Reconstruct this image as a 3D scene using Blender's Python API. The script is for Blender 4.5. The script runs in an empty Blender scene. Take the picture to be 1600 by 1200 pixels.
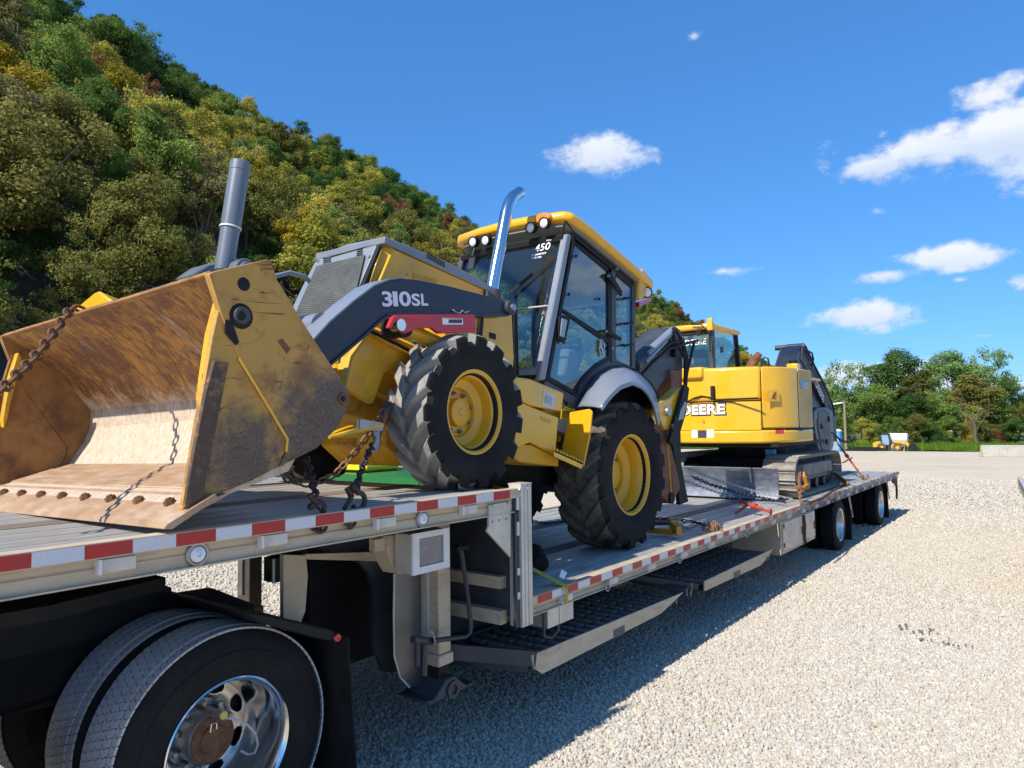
import bpy, bmesh, math, random
import numpy as np
from mathutils import Vector, Matrix
random.seed(7)
scn = bpy.context.scene
col = scn.collection
PI = math.pi

# ------------------------------------------------------------------ camera
F, YAW, PIT, ROL, CX, CZ = 1110.0, .6489, .0589, -.0126, 2.536, 1.897
fw = Vector((-math.sin(YAW)*math.cos(PIT), math.cos(YAW)*math.cos(PIT), math.sin(PIT)))
rt = fw.cross(Vector((0, 0, 1))).normalized()
upv = rt.cross(fw)
rt, upv = rt*math.cos(ROL)+upv*math.sin(ROL), upv*math.cos(ROL)-rt*math.sin(ROL)
CAM = Vector((CX, 0, CZ))
cd = bpy.data.cameras.new('camera'); cam = bpy.data.objects.new('camera', cd); col.objects.link(cam)
cam.matrix_world = Matrix(((rt.x, upv.x, -fw.x, CAM.x), (rt.y, upv.y, -fw.y, CAM.y), (rt.z, upv.z, -fw.z, CAM.z), (0, 0, 0, 1)))
cd.sensor_width = 36; cd.lens = F/1600*36; cd.clip_end = 5000; cd.clip_start = .05
scn.camera = cam

# ------------------------------------------------------------------ light
SUN_EL, SUN_AZ = math.radians(44), math.radians(4)      # sun stands behind the camera along the trailer, a touch to its far side
sdir = Vector((-math.sin(SUN_AZ)*math.cos(SUN_EL), -math.cos(SUN_AZ)*math.cos(SUN_EL), math.sin(SUN_EL)))   # towards the sun
sl = bpy.data.lights.new('sun', 'SUN'); sl.energy = 4.3; sl.angle = math.radians(.55); sl.color = (1, .945, .86)
so = bpy.data.objects.new('sun', sl); col.objects.link(so)
so.rotation_euler = sdir.to_track_quat('Z', 'Y').to_euler()
scn.view_settings.view_transform = 'Standard'; scn.view_settings.look = 'None'
scn.view_settings.exposure = .56; scn.view_settings.gamma = 1; scn.view_settings.use_curve_mapping = False

W = bpy.data.worlds.new('World'); scn.world = W; W.use_nodes = True
nt = W.node_tree; nt.nodes.clear()
def N(t, **k):
    n = nt.nodes.new(t)
    for a, b in k.items(): setattr(n, a, b)
    return n
def link(a, b): nt.links.new(a, b)
def math_(op, a, b=None, c=None, clamp=False):
    n = N('ShaderNodeMath', operation=op); n.use_clamp = clamp
    for i, v in enumerate((a, b, c)):
        if v is None: continue
        if isinstance(v, (int, float)): n.inputs[i].default_value = v
        else: link(v, n.inputs[i])
    return n.outputs[0]
SKY_GAMMA, SKY_TINT = .6, (.60, 1.0, 1.56)          # the phone's saturated blue
sky = N('ShaderNodeTexSky', sky_type='NISHITA', sun_disc=False)
sky.sun_elevation = SUN_EL
sky.sun_rotation = math.atan2(sdir.x, sdir.y)
sky.altitude = 200; sky.air_density = 1.0; sky.dust_density = .15; sky.ozone_density = 3.0
hsv = N('ShaderNodeHueSaturation'); hsv.inputs['Saturation'].default_value = 1.10; hsv.inputs['Value'].default_value = 1.12
gm = N('ShaderNodeGamma'); gm.inputs[1].default_value = SKY_GAMMA; link(sky.outputs[0], gm.inputs[0])
tn = N('ShaderNodeVectorMath', operation='MULTIPLY'); link(gm.outputs[0], tn.inputs[0]); tn.inputs[1].default_value = SKY_TINT; link(tn.outputs[0], hsv.inputs['Color'])
geo = N('ShaderNodeTexCoord'); sep = N('ShaderNodeSeparateXYZ'); link(geo.outputs['Generated'], sep.inputs[0])
az = math_('ARCTAN2', sep.outputs[0], sep.outputs[1]); el = math_('ARCSINE', sep.outputs[2])
def noise(scale, detail, rough, off=0):
    mp = N('ShaderNodeMapping'); link(geo.outputs['Generated'], mp.inputs[0]); mp.inputs['Location'].default_value = (off, off*.7, 0)
    mp.inputs['Scale'].default_value = (1, 1, 1.5)
    n = N('ShaderNodeTexNoise'); link(mp.outputs[0], n.inputs['Vector'])
    n.inputs['Scale'].default_value = scale; n.inputs['Detail'].default_value = detail; n.inputs['Roughness'].default_value = rough
    return n.outputs['Fac']
n1 = noise(13, 9, .6); n2 = noise(40, 6, .6, 3)
def px_dir(px, py):
    d = (fw + rt*((px-800)/F) - upv*((py-600)/F)).normalized()
    return math.atan2(d.x, d.y), math.asin(d.z)
CLOUDS = [(1570, 205, 80, 50, 1.05), (1440, 235, 150, 42, 1.0), (1375, 258, 85, 24, .95), (1545, 150, 70, 26, .85), (1660, 200, 110, 80, 1.1), (945, 240, 120, 40, .92),
          (1470, 405, 95, 26, .95), (1395, 430, 65, 18, .9), (1352, 490, 90, 30, 1.0), (1130, 424, 60, 15, .66), (1085, 56, 40, 14, .5),
          (1350, 582, 120, 30, 1.0), (1450, 590, 100, 26, .85), (1545, 524, 40, 10, .5), (1640, 440, 60, 20, .9), (1360, 330, 30, 8, .35), (1500, 437, 25, 8, .6), (1620, 600, 60, 20, .7)]
mask = None; shade = None
BL = [(px_dir(a, b)[0], px_dir(a, b)[1], c/F*.88, d/F*.95, s) for a, b, c, d, s in CLOUDS]
rr = random.Random(4)
for k in range(34):          # the same fair-weather clouds carry on round the rest of the sky
    a = rr.uniform(.45, 2*PI-1.35)
    if a > PI: a -= 2*PI
    BL.append((a, rr.uniform(.05, .6), rr.uniform(.04, .14), rr.uniform(.015, .05), rr.uniform(.7, 1.1)))
for a0, e0, ra, re, s in BL:
    dx = math_('DIVIDE', math_('SUBTRACT', az, a0), ra); dy = math_('DIVIDE', math_('SUBTRACT', el, e0), re)
    d = math_('SQRT', math_('ADD', math_('MULTIPLY', dx, dx), math_('MULTIPLY', dy, dy)))
    v = math_('MULTIPLY', math_('SUBTRACT', 1.0, math_('MULTIPLY', d, .8), clamp=True), s)
    sh = math_('MULTIPLY', dy, v)
    mask = v if mask is None else math_('MAXIMUM', mask, v)
    shade = sh if shade is None else math_('ADD', shade, sh)
nz = math_('ADD', math_('MULTIPLY', math_('SUBTRACT', n1, .5), 1.9), math_('MULTIPLY', math_('SUBTRACT', n2, .5), .8))
dens = math_('ADD', math_('MULTIPLY', mask, 1.25), math_('MULTIPLY', nz, .92))
mr = N('ShaderNodeMapRange', interpolation_type='SMOOTHSTEP'); link(dens, mr.inputs[0])
mr.inputs[1].default_value = .34; mr.inputs[2].default_value = .90
cov = math_('MULTIPLY', mr.outputs[0], math_('GREATER_THAN', mask, .01)); cov = math_('MULTIPLY', cov, .93)
br = N('ShaderNodeMapRange'); link(math_('ADD', math_('ADD', shade, math_('MULTIPLY', nz, .5)), math_('MULTIPLY', dens, -.12)), br.inputs[0])
br.inputs[1].default_value = -.55; br.inputs[2].default_value = .35
cm = N('ShaderNodeMix', data_type='RGBA'); link(br.outputs[0], cm.inputs['Factor'])
cm.inputs['A'].default_value = (3.5, 4.0, 4.9, 1); cm.inputs['B'].default_value = (4.9, 5.05, 5.4, 1)
mx = N('ShaderNodeMix', data_type='RGBA'); link(cov, mx.inputs['Factor']); link(hsv.outputs[0], mx.inputs['A']); link(cm.outputs['Result'], mx.inputs['B'])
bg = N('ShaderNodeBackground'); bg.inputs['Strength'].default_value = .135
link(mx.outputs['Result'], bg.inputs['Color'])
out = N('ShaderNodeOutputWorld'); link(bg.outputs[0], out.inputs[0])

# ------------------------------------------------------------------ helpers
def ray(px, py): return fw + rt*((px-800)/F) - upv*((py-600)/F)
def at_x(px, py, X):                                    # picture point -> place on the vertical plane x = X
    d = ray(px, py); return CAM + d*((X-CAM.x)/d.x)
def at_y(px, py, Y):
    d = ray(px, py); return CAM + d*((Y-CAM.y)/d.y)
def at_z(px, py, Z):
    d = ray(px, py); return CAM + d*((Z-CAM.z)/d.z)
def yz(X, pts): return [(v.y, v.z) for v in (at_x(a, b, X) for a, b in pts)]

class MB:
    def __init__(s): s.bm = bmesh.new()
    def v(s, *p): return s.bm.verts.new(p if len(p) == 3 else p[0])
    def f(s, vs):
        try: return s.bm.faces.new(vs)
        except ValueError: return None
    def prism(s, pts, vec):
        a = [s.bm.verts.new(p) for p in pts]; b = [s.bm.verts.new(Vector(p)+Vector(vec)) for p in pts]
        n = len(a); s.f(a[::-1]); s.f(b)
        for i in range(n): s.f([a[i], a[(i+1) % n], b[(i+1) % n], b[i]])
        return s
    def prism_x(s, pl, x0, x1): return s.prism([(x0, y, z) for y, z in pl], (x1-x0, 0, 0))
    def prism_y(s, pl, y0, y1): return s.prism([(x, y0, z) for x, z in pl], (0, y1-y0, 0))
    def prism_z(s, pl, z0, z1): return s.prism([(x, y, z0) for x, y in pl], (0, 0, z1-z0))
    def box(s, x0, x1, y0, y1, z0, z1): return s.prism([(x0, y0, z0), (x1, y0, z0), (x1, y1, z0), (x0, y1, z0)], (0, 0, z1-z0))
    def beam(s, p0, p1, w, h, up=(0, 0, 1)):
        p0, p1 = Vector(p0), Vector(p1); d = (p1-p0).normalized(); a = d.cross(Vector(up)).normalized(); b = a.cross(d)
        return s.prism([p0+a*w/2*i+b*h/2*j for i, j in ((-1, -1), (1, -1), (1, 1), (-1, 1))], p1-p0)
    def tube(s, pts, r, n=8, closed=False, cap=True):
        pts = [Vector(p) for p in pts]; m = len(pts); rings = []; prev = None
        rs = r if isinstance(r, (list, tuple)) else [r]*m
        for i, p in enumerate(pts):
            if closed: t = pts[(i+1) % m]-pts[i-1]
            else: t = pts[min(i+1, m-1)]-pts[max(i-1, 0)]
            t.normalize()
            if prev is None:
                a = t.cross(Vector((.31, .2, .93))); a = a.normalized() if a.length > .05 else t.cross(Vector((1, 0, 0))).normalized()
            else: a = (prev-t*prev.dot(t)).normalized()
            prev = a; b = t.cross(a)
            rings.append([s.bm.verts.new(p+(a*math.cos(2*PI*k/n)+b*math.sin(2*PI*k/n))*rs[i]) for k in range(n)])
        for i in range(m if closed else m-1):
            A, B = rings[i], rings[(i+1) % m]
            for k in range(n): s.f([A[k], A[(k+1) % n], B[(k+1) % n], B[k]])
        if cap and not closed: s.f(rings[0][::-1]); s.f(rings[-1])
        return s
    def lathe(s, prof, c, ax=(1, 0, 0), n=48, closed=False):  # prof: (along axis, radius)
        ax = Vector(ax).normalized(); c = Vector(c)
        a = ax.cross(Vector((0, 0, 1))); a = a.normalized() if a.length > .01 else Vector((1, 0, 0)); b = ax.cross(a)
        rings = []
        for h, r in prof:
            if r < 1e-5: rings.append([s.bm.verts.new(c+ax*h)])
            else: rings.append([s.bm.verts.new(c+ax*h+(a*math.cos(2*PI*k/n)+b*math.sin(2*PI*k/n))*r) for k in range(n)])
        m = len(rings)
        for i in range(m if closed else m-1):
            A, B = rings[i], rings[(i+1) % m]
            for k in range(n):
                if len(A) == 1 and len(B) == 1: continue
                if len(A) == 1: s.f([A[0], B[(k+1) % n], B[k]])
                elif len(B) == 1: s.f([A[k], A[(k+1) % n], B[0]])
                else: s.f([A[k], A[(k+1) % n], B[(k+1) % n], B[k]])
        return s
    def cyl(s, p0, p1, r, n=16, r1=None):
        p0, p1 = Vector(p0), Vector(p1); L = (p1-p0).length
        return s.lathe([(0, 0), (0, r), (L, r if r1 is None else r1), (L, 0)], p0, p1-p0, n)
    def build(s, name, mat, parent=None, bevel=0, ang=.6, seg=1, noise=0):
        bmesh.ops.recalc_face_normals(s.bm, faces=s.bm.faces[:])
        off = wloc(parent)
        for v in s.bm.verts: v.co -= off
        me = bpy.data.meshes.new(name); s.bm.to_mesh(me); s.bm.free()
        me.shade_smooth(); me.set_sharp_from_angle(angle=ang)
        me.materials.append(mat)
        o = bpy.data.objects.new(name, me); col.objects.link(o); o.parent = parent
        if bevel:
            b = o.modifiers.new('bevel', 'BEVEL'); b.width = bevel; b.segments = seg; b.limit_method = 'ANGLE'; b.angle_limit = .7
            b.harden_normals = False
        return o
def wloc(o):
    v = Vector((0, 0, 0))
    while o is not None: v += o.location; o = o.parent
    return v
def tag(o, label=None, cat=None, group=None, kind=None):
    if label: o['label'] = label
    if cat: o['category'] = cat
    if group: o['group'] = group
    if kind: o['kind'] = kind
    return o
def thing(name, loc, label, cat, group=None, parent=None):
    o = bpy.data.objects.new(name, None); col.objects.link(o); o.location = loc; o.empty_display_size = .2
    return tag(o, label, cat, group)
def children(o): return CH.get(o, [c for c in bpy.data.objects if c.parent == o])
CH = {}
def copy_tree(o, parent=None, kids=None):
    c = o.copy(); col.objects.link(c); c.parent = parent
    for ch in (kids if kids is not None else list(o.children)): copy_tree(ch, c)
    return c
def inst(src, parent, name=None):                        # a copy of one part sharing its mesh
    c = src.copy(); col.objects.link(c); c.parent = parent
    return c
def lerp(a, b, t): return a+(b-a)*t

# ------------------------------------------------------------------ materials
MATS = {}
def mat(name, base, rough=.5, metal=0, var=.12, vscale=6, bump=0, bscale=60, coat=0, dirt=None, dirt_amt=.5, dirt_scale=3, dirt_lo=.45, dirt_hi=.7, stretch=(1, 1, 1), rvar=.1, dirt_stretch=None, spec=.5, detail=6):
    m = bpy.data.materials.new(name); m.use_nodes = True; T = m.node_tree; b = T.nodes['Principled BSDF']
    L = T.links.new
    tc = T.nodes.new('ShaderNodeTexCoord'); mp = T.nodes.new('ShaderNodeMapping'); mp.inputs['Scale'].default_value = stretch
    L(tc.outputs['Object'], mp.inputs[0])
    n = T.nodes.new('ShaderNodeTexNoise'); n.inputs['Scale'].default_value = vscale; n.inputs['Detail'].default_value = detail; n.inputs['Roughness'].default_value = .6
    L(mp.outputs[0], n.inputs['Vector'])
    r = T.nodes.new('ShaderNodeMapRange'); L(n.outputs['Fac'], r.inputs[0]); r.inputs[1].default_value = .25; r.inputs[2].default_value = .75
    r.inputs[3].default_value = 1-var; r.inputs[4].default_value = 1+var
    mul = T.nodes.new('ShaderNodeVectorMath'); mul.operation = 'SCALE'; mul.inputs[0].default_value = base; L(r.outputs[0], mul.inputs['Scale'])
    c = mul.outputs[0]; fac = None
    if dirt:
        mp2 = T.nodes.new('ShaderNodeMapping'); mp2.inputs['Scale'].default_value = dirt_stretch or stretch; mp2.inputs['Location'].default_value = (3.1, 1.7, .4); L(tc.outputs['Object'], mp2.inputs[0])
        d = T.nodes.new('ShaderNodeTexNoise'); d.inputs['Scale'].default_value = dirt_scale; d.inputs['Detail'].default_value = 10; d.inputs['Roughness'].default_value = .68; L(mp2.outputs[0], d.inputs['Vector'])
        dr = T.nodes.new('ShaderNodeMapRange'); L(d.outputs['Fac'], dr.inputs[0]); dr.inputs[1].default_value = dirt_lo; dr.inputs[2].default_value = dirt_hi; dr.inputs[4].default_value = dirt_amt
        mxn = T.nodes.new('ShaderNodeMix'); mxn.data_type = 'RGBA'; L(dr.outputs[0], mxn.inputs['Factor']); L(c, mxn.inputs['A']); mxn.inputs['B'].default_value = (*dirt, 1)
        c = mxn.outputs['Result']; fac = dr.outputs[0]
    L(c, b.inputs['Base Color'])
    rr_ = T.nodes.new('ShaderNodeMapRange'); L(n.outputs['Fac'], rr_.inputs[0]); rr_.inputs[1].default_value = .2; rr_.inputs[2].default_value = .8
    rr_.inputs[3].default_value = max(.02, rough-rvar); rr_.inputs[4].default_value = min(1, rough+rvar)
    if fac is not None:
        ad = T.nodes.new('ShaderNodeMath'); ad.use_clamp = True; L(rr_.outputs[0], ad.inputs[0]); ml = T.nodes.new('ShaderNodeMath'); ml.operation = 'MULTIPLY'; L(fac, ml.inputs[0]); ml.inputs[1].default_value = .3; L(ml.outputs[0], ad.inputs[1]); L(ad.outputs[0], b.inputs['Roughness'])
    else: L(rr_.outputs[0], b.inputs['Roughness'])
    b.inputs['Metallic'].default_value = metal; b.inputs['Specular IOR Level'].default_value = spec
    if coat: b.inputs['Coat Weight'].default_value = coat; b.inputs['Coat Roughness'].default_value = .08
    if bump:
        bn = T.nodes.new('ShaderNodeTexNoise'); bn.inputs['Scale'].default_value = bscale; bn.inputs['Detail'].default_value = 5; L(mp.outputs[0], bn.inputs['Vector'])
        bp = T.nodes.new('ShaderNodeBump'); bp.inputs['Strength'].default_value = bump; bp.inputs['Distance'].default_value = .01; L(bn.outputs['Fac'], bp.inputs['Height']); L(bp.outputs[0], b.inputs['Normal'])
    MATS[name] = m
    return m
YEL = (.72, .385, .012); STEEL = (.075, .088, .112)
M_yel = mat('yellow_paint', YEL, .38, var=.07, coat=.35, dirt=(.40, .25, .085), dirt_amt=.6, dirt_lo=.48, dirt_hi=.75, dirt_scale=2.6)
M_yel2 = mat('yellow_paint_clean', (.78, .42, .010), .33, var=.05, coat=.5, dirt=(.46, .30, .10), dirt_amt=.5, dirt_lo=.5, dirt_hi=.78, dirt_scale=3.2, dirt_stretch=(1, 1, .6))
M_yeldirty = mat('yellow_paint_dirty', (.66, .35, .02), .5, var=.12, dirt=(.16, .085, .04), dirt_amt=.85, dirt_lo=.5, dirt_hi=.66, dirt_scale=3.5)
M_char = mat('charcoal_paint', (.012, .019, .036), .42, var=.1, coat=.1, dirt=(.04, .045, .05), dirt_amt=.35)
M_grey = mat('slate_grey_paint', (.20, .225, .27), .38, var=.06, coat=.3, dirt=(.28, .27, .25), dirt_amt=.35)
M_dgrey = mat('dark_slate_paint', (.034, .040, .052), .48, var=.1, dirt=(.13, .115, .095), dirt_amt=.4)
M_black = mat('black_paint', (.008, .008, .009), .6, var=.2, dirt=(.03, .028, .025), dirt_amt=.5, spec=.3)
M_rub = mat('rubber', (.014, .014, .015), .85, var=.2, bump=.15, bscale=50, dirt=(.05, .046, .04), dirt_amt=.5, dirt_lo=.45, dirt_hi=.72, dirt_scale=5, spec=.2)
M_rubdust = mat('dusty_rubber', (.25, .24, .215), .92, var=.2, bump=.35, bscale=70, dirt=(.38, .36, .315), dirt_amt=.8, dirt_lo=.38, dirt_hi=.66, dirt_scale=7, spec=.15)
M_rubmid = mat('worn_rubber', (.075, .066, .056), .85, var=.25, bump=.3, bscale=60, dirt=(.20, .175, .135), dirt_amt=.8, dirt_lo=.42, dirt_hi=.66, dirt_scale=9, spec=.15)
M_tread = mat('grey_tread_rubber', (.46, .455, .46), .8, var=.2, bump=.2, bscale=90, dirt=(.42, .42, .43), dirt_amt=.6, dirt_scale=12, spec=.2)
M_alu = mat('aluminium', (.60, .565, .50), .45, metal=.35, var=.1, bump=.05, bscale=40, dirt=(.30, .25, .18), dirt_amt=.55, dirt_lo=.45, dirt_hi=.75, dirt_scale=4)
M_aludirt = mat('dusty_aluminium', (.56, .455, .32), .65, metal=.15, var=.12, bump=.08, bscale=50, dirt=(.22, .16, .10), dirt_amt=.6, dirt_lo=.5, dirt_hi=.78, dirt_scale=5, dirt_stretch=(1, .6, 3))
M_aluworn = mat('scraped_aluminium', (.46, .42, .38), .6, metal=.3, var=.2, dirt=(.15, .08, .055), dirt_amt=.85, dirt_lo=.45, dirt_hi=.6, dirt_scale=9)
M_plank = mat('deck_aluminium', (.50, .475, .43), .5, metal=.3, var=.22, vscale=5, stretch=(6, .35, 1), bump=.1, bscale=30, dirt=(.15, .12, .09), dirt_amt=.7, dirt_lo=.45, dirt_hi=.68, dirt_scale=4, dirt_stretch=(6, .5, 1))
M_wood = mat('deck_wood', (.20, .165, .125), .8, var=.3, vscale=4, stretch=(9, .5, 1), bump=.3, bscale=20, dirt=(.08, .06, .045), dirt_amt=.7)
M_red = mat('red_reflector', (.42, .010, .012), .4, var=.18, vscale=25, coat=.15)
M_white = mat('white_reflector', (.58, .60, .64), .35, var=.1, vscale=120, coat=.4, dirt=(.3, .27, .22), dirt_amt=.5)
M_wpaint = mat('white_paint', (.72, .71, .67), .5, var=.06, dirt=(.4, .36, .3), dirt_amt=.4)
M_chrome = mat('chrome', (.70, .70, .70), .14, metal=1, var=.03, rvar=.03)
M_polish = mat('polished_aluminium', (.66, .64, .60), .24, metal=1, var=.05, rvar=.06, dirt=(.36, .28, .2), dirt_amt=.4, dirt_lo=.5)
M_steelshiny = mat('worn_steel', (.36, .36, .37), .38, metal=.8, var=.15, dirt=(.16, .1, .06), dirt_amt=.5)
M_rust = mat('rust', (.14, .062, .030), .85, var=.35, vscale=14, bump=.4, bscale=60, dirt=(.30, .16, .08), dirt_amt=.6, dirt_scale=16)
M_chain = mat('dark_chain_steel', (.055, .04, .032), .6, metal=.4, var=.3, vscale=20, dirt=(.16, .08, .04), dirt_amt=.6, dirt_scale=20)
M_chainb = mat('blued_chain_steel', (.03, .04, .07), .45, metal=.4, var=.3)
M_chainp = mat('galvanised_chain', (.42, .40, .37), .5, metal=.5, var=.2)
M_redp = mat('red_paint', (.50, .022, .032), .4, var=.1, coat=.3, dirt=(.3, .05, .03), dirt_amt=.4)
M_orange = mat('orange_paint', (.62, .25, .012), .5, var=.15, dirt=(.2, .1, .03), dirt_amt=.6)
M_track = mat('dry_mud_steel', (.34, .31, .26), .9, var=.22, vscale=9, bump=.4, bscale=40, dirt=(.17, .145, .115), dirt_amt=.8, dirt_lo=.42, dirt_hi=.65, dirt_scale=6)
M_blade = mat('bare_blade_steel', (.11, .125, .155), .42, metal=.5, var=.2, vscale=3, dirt=(.34, .36, .4), dirt_amt=.5, dirt_scale=5, dirt_stretch=(1, 1, 3))
M_brown = mat('worn_brown_paint', (.20, .075, .035), .7, var=.25, vscale=10, dirt=(.09, .045, .03), dirt_amt=.7, dirt_scale=6)
M_amber = mat('amber_lens', (.75, .22, .01), .2, var=.05, coat=.8)
M_lens = mat('clear_lens', (.72, .74, .76), .12, var=.1, vscale=60, coat=.9)
M_redlens = mat('red_lens', (.6, .01, .02), .2, var=.05, coat=.8)
M_ltr = mat('silver_white_print', (.68, .70, .78), .4, var=.03)
M_white2 = mat('white_print', (.8, .8, .8), .5, var=.02)
M_navy = mat('dark_print', (.015, .018, .04), .45, var=.02)
M_decal = mat('sticker_dark_print', (.05, .05, .07), .5, var=.8, vscale=80)
M_conc = mat('concrete', (.46, .43, .36), .9, var=.15, bump=.3, bscale=12, dirt=(.28, .26, .2), dirt_amt=.5, dirt_scale=1.5)
M_blue = mat('blue_plastic', (.015, .28, .6), .4, var=.05)
M_bluegrey = mat('blue_grey_paint', (.22, .32, .42), .5, var=.1)
M_green = mat('green_paint', (.015, .15, .035), .4, var=.1)
M_lime = mat('lime_yellow_paint', (.7, .62, .02), .4, var=.05)
M_redbind = mat('worn_red_paint', (.40, .045, .03), .6, var=.2, dirt=(.22, .09, .05), dirt_amt=.7, dirt_scale=12)
M_duct = mat('dull_sheet_aluminium', (.15, .155, .17), .36, metal=.85, var=.1, dirt=(.2, .17, .13), dirt_amt=.4)
M_rung = mat('worn_ramp_steel', (.22, .215, .205), .6, metal=.2, var=.3, vscale=20, dirt=(.2, .17, .13), dirt_amt=.6, dirt_scale=9)
M_cyl = mat('hydraulic_slate_paint', (.115, .135, .17), .38, var=.06, coat=.3, dirt=(.2, .2, .2), dirt_amt=.3)
M_rplate = mat('rust_worn_plate', (.33, .165, .05), .65, var=.2, vscale=8, dirt=(.115, .058, .03), dirt_amt=.9, dirt_lo=.42, dirt_hi=.62, dirt_scale=4)
M_strap = mat('yellow_webbing', (.5, .42, .06), .8, var=.2, vscale=40)
M_seat = mat('black_vinyl', (.02, .02, .024), .55, var=.1)
M_tan = mat('interior_grey', (.20, .19, .17), .7, var=.1)
M_wpole = mat('weathered_wood', (.26, .19, .12), .9, var=.25, stretch=(4, 4, .4))

def glass_mat(name, tint, gloss=.12):
    m = bpy.data.materials.new(name); m.use_nodes = True; T = m.node_tree; T.nodes.clear(); L = T.links.new
    tr = T.nodes.new('ShaderNodeBsdfTransparent'); tr.inputs[0].default_value = (*tint, 1)
    gl = T.nodes.new('ShaderNodeBsdfGlossy'); gl.inputs['Roughness'].default_value = .03; gl.inputs[0].default_value = (.9, .95, 1, 1)
    fr = T.nodes.new('ShaderNodeFresnel'); gg = T.nodes.new('ShaderNodeNewGeometry'); io = T.nodes.new('ShaderNodeMapRange'); L(gg.outputs['Backfacing'], io.inputs[0]); io.inputs[3].default_value = 1.5; io.inputs[4].default_value = 1/1.5; L(io.outputs[0], fr.inputs[0])
    tc = T.nodes.new('ShaderNodeTexCoord'); n = T.nodes.new('ShaderNodeTexNoise'); n.inputs['Scale'].default_value = 1.3; L(tc.outputs['Object'], n.inputs['Vector'])
    bp = T.nodes.new('ShaderNodeBump'); bp.inputs['Strength'].default_value = .03; L(n.outputs['Fac'], bp.inputs['Height']); L(bp.outputs[0], gl.inputs['Normal'])
    ad = T.nodes.new('ShaderNodeMath'); ad.inputs[1].default_value = gloss; ad.use_clamp = True; L(fr.outputs[0], ad.inputs[0])
    mx_ = T.nodes.new('ShaderNodeMixShader'); L(ad.outputs[0], mx_.inputs[0]); L(tr.outputs[0], mx_.inputs[1]); L(gl.outputs[0], mx_.inputs[2])
    o = T.nodes.new('ShaderNodeOutputMaterial'); L(mx_.outputs[0], o.inputs[0]); return m
M_glass = glass_mat('tinted_cab_glass', (.68, .81, .89), .05)
M_glass2 = glass_mat('green_cab_glass', (.80, .92, .92), .03)

def text(name, s, origin, xdir, ydir, size, m, parent, depth=.002, offset=0, space=1, shear=0, fit=None):
    cu = bpy.data.curves.new(name, 'FONT'); cu.body = s; cu.size = 1; cu.extrude = 0; cu.offset = offset; cu.space_character = space; cu.shear = shear; cu.resolution_u = 4
    t = bpy.data.objects.new(name, cu); col.objects.link(t)
    dg = bpy.context.evaluated_depsgraph_get(); me = bpy.data.meshes.new_from_object(t.evaluated_get(dg)); bpy.data.objects.remove(t)
    xd, yd = Vector(xdir), Vector(ydir); nrm = xd.cross(yd).normalized(); off = wloc(parent)
    if fit:      # stretch to a given width and height
        x0 = min(v.co.x for v in me.vertices); x1 = max(v.co.x for v in me.vertices); y0 = min(v.co.y for v in me.vertices); y1 = max(v.co.y for v in me.vertices)
        for v in me.vertices: v.co.x = (v.co.x-x0)/(x1-x0)*fit[0]/size; v.co.y = (v.co.y-y0)/(y1-y0)*fit[1]/size
    for v in me.vertices: v.co = Vector(origin)+xd*v.co.x*size+yd*v.co.y*size+nrm*(depth+v.co.z)-off
    me.materials.clear(); me.materials.append(m); me.name = name
    o = bpy.data.objects.new(name, me); col.objects.link(o); o.parent = parent
    return o
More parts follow.
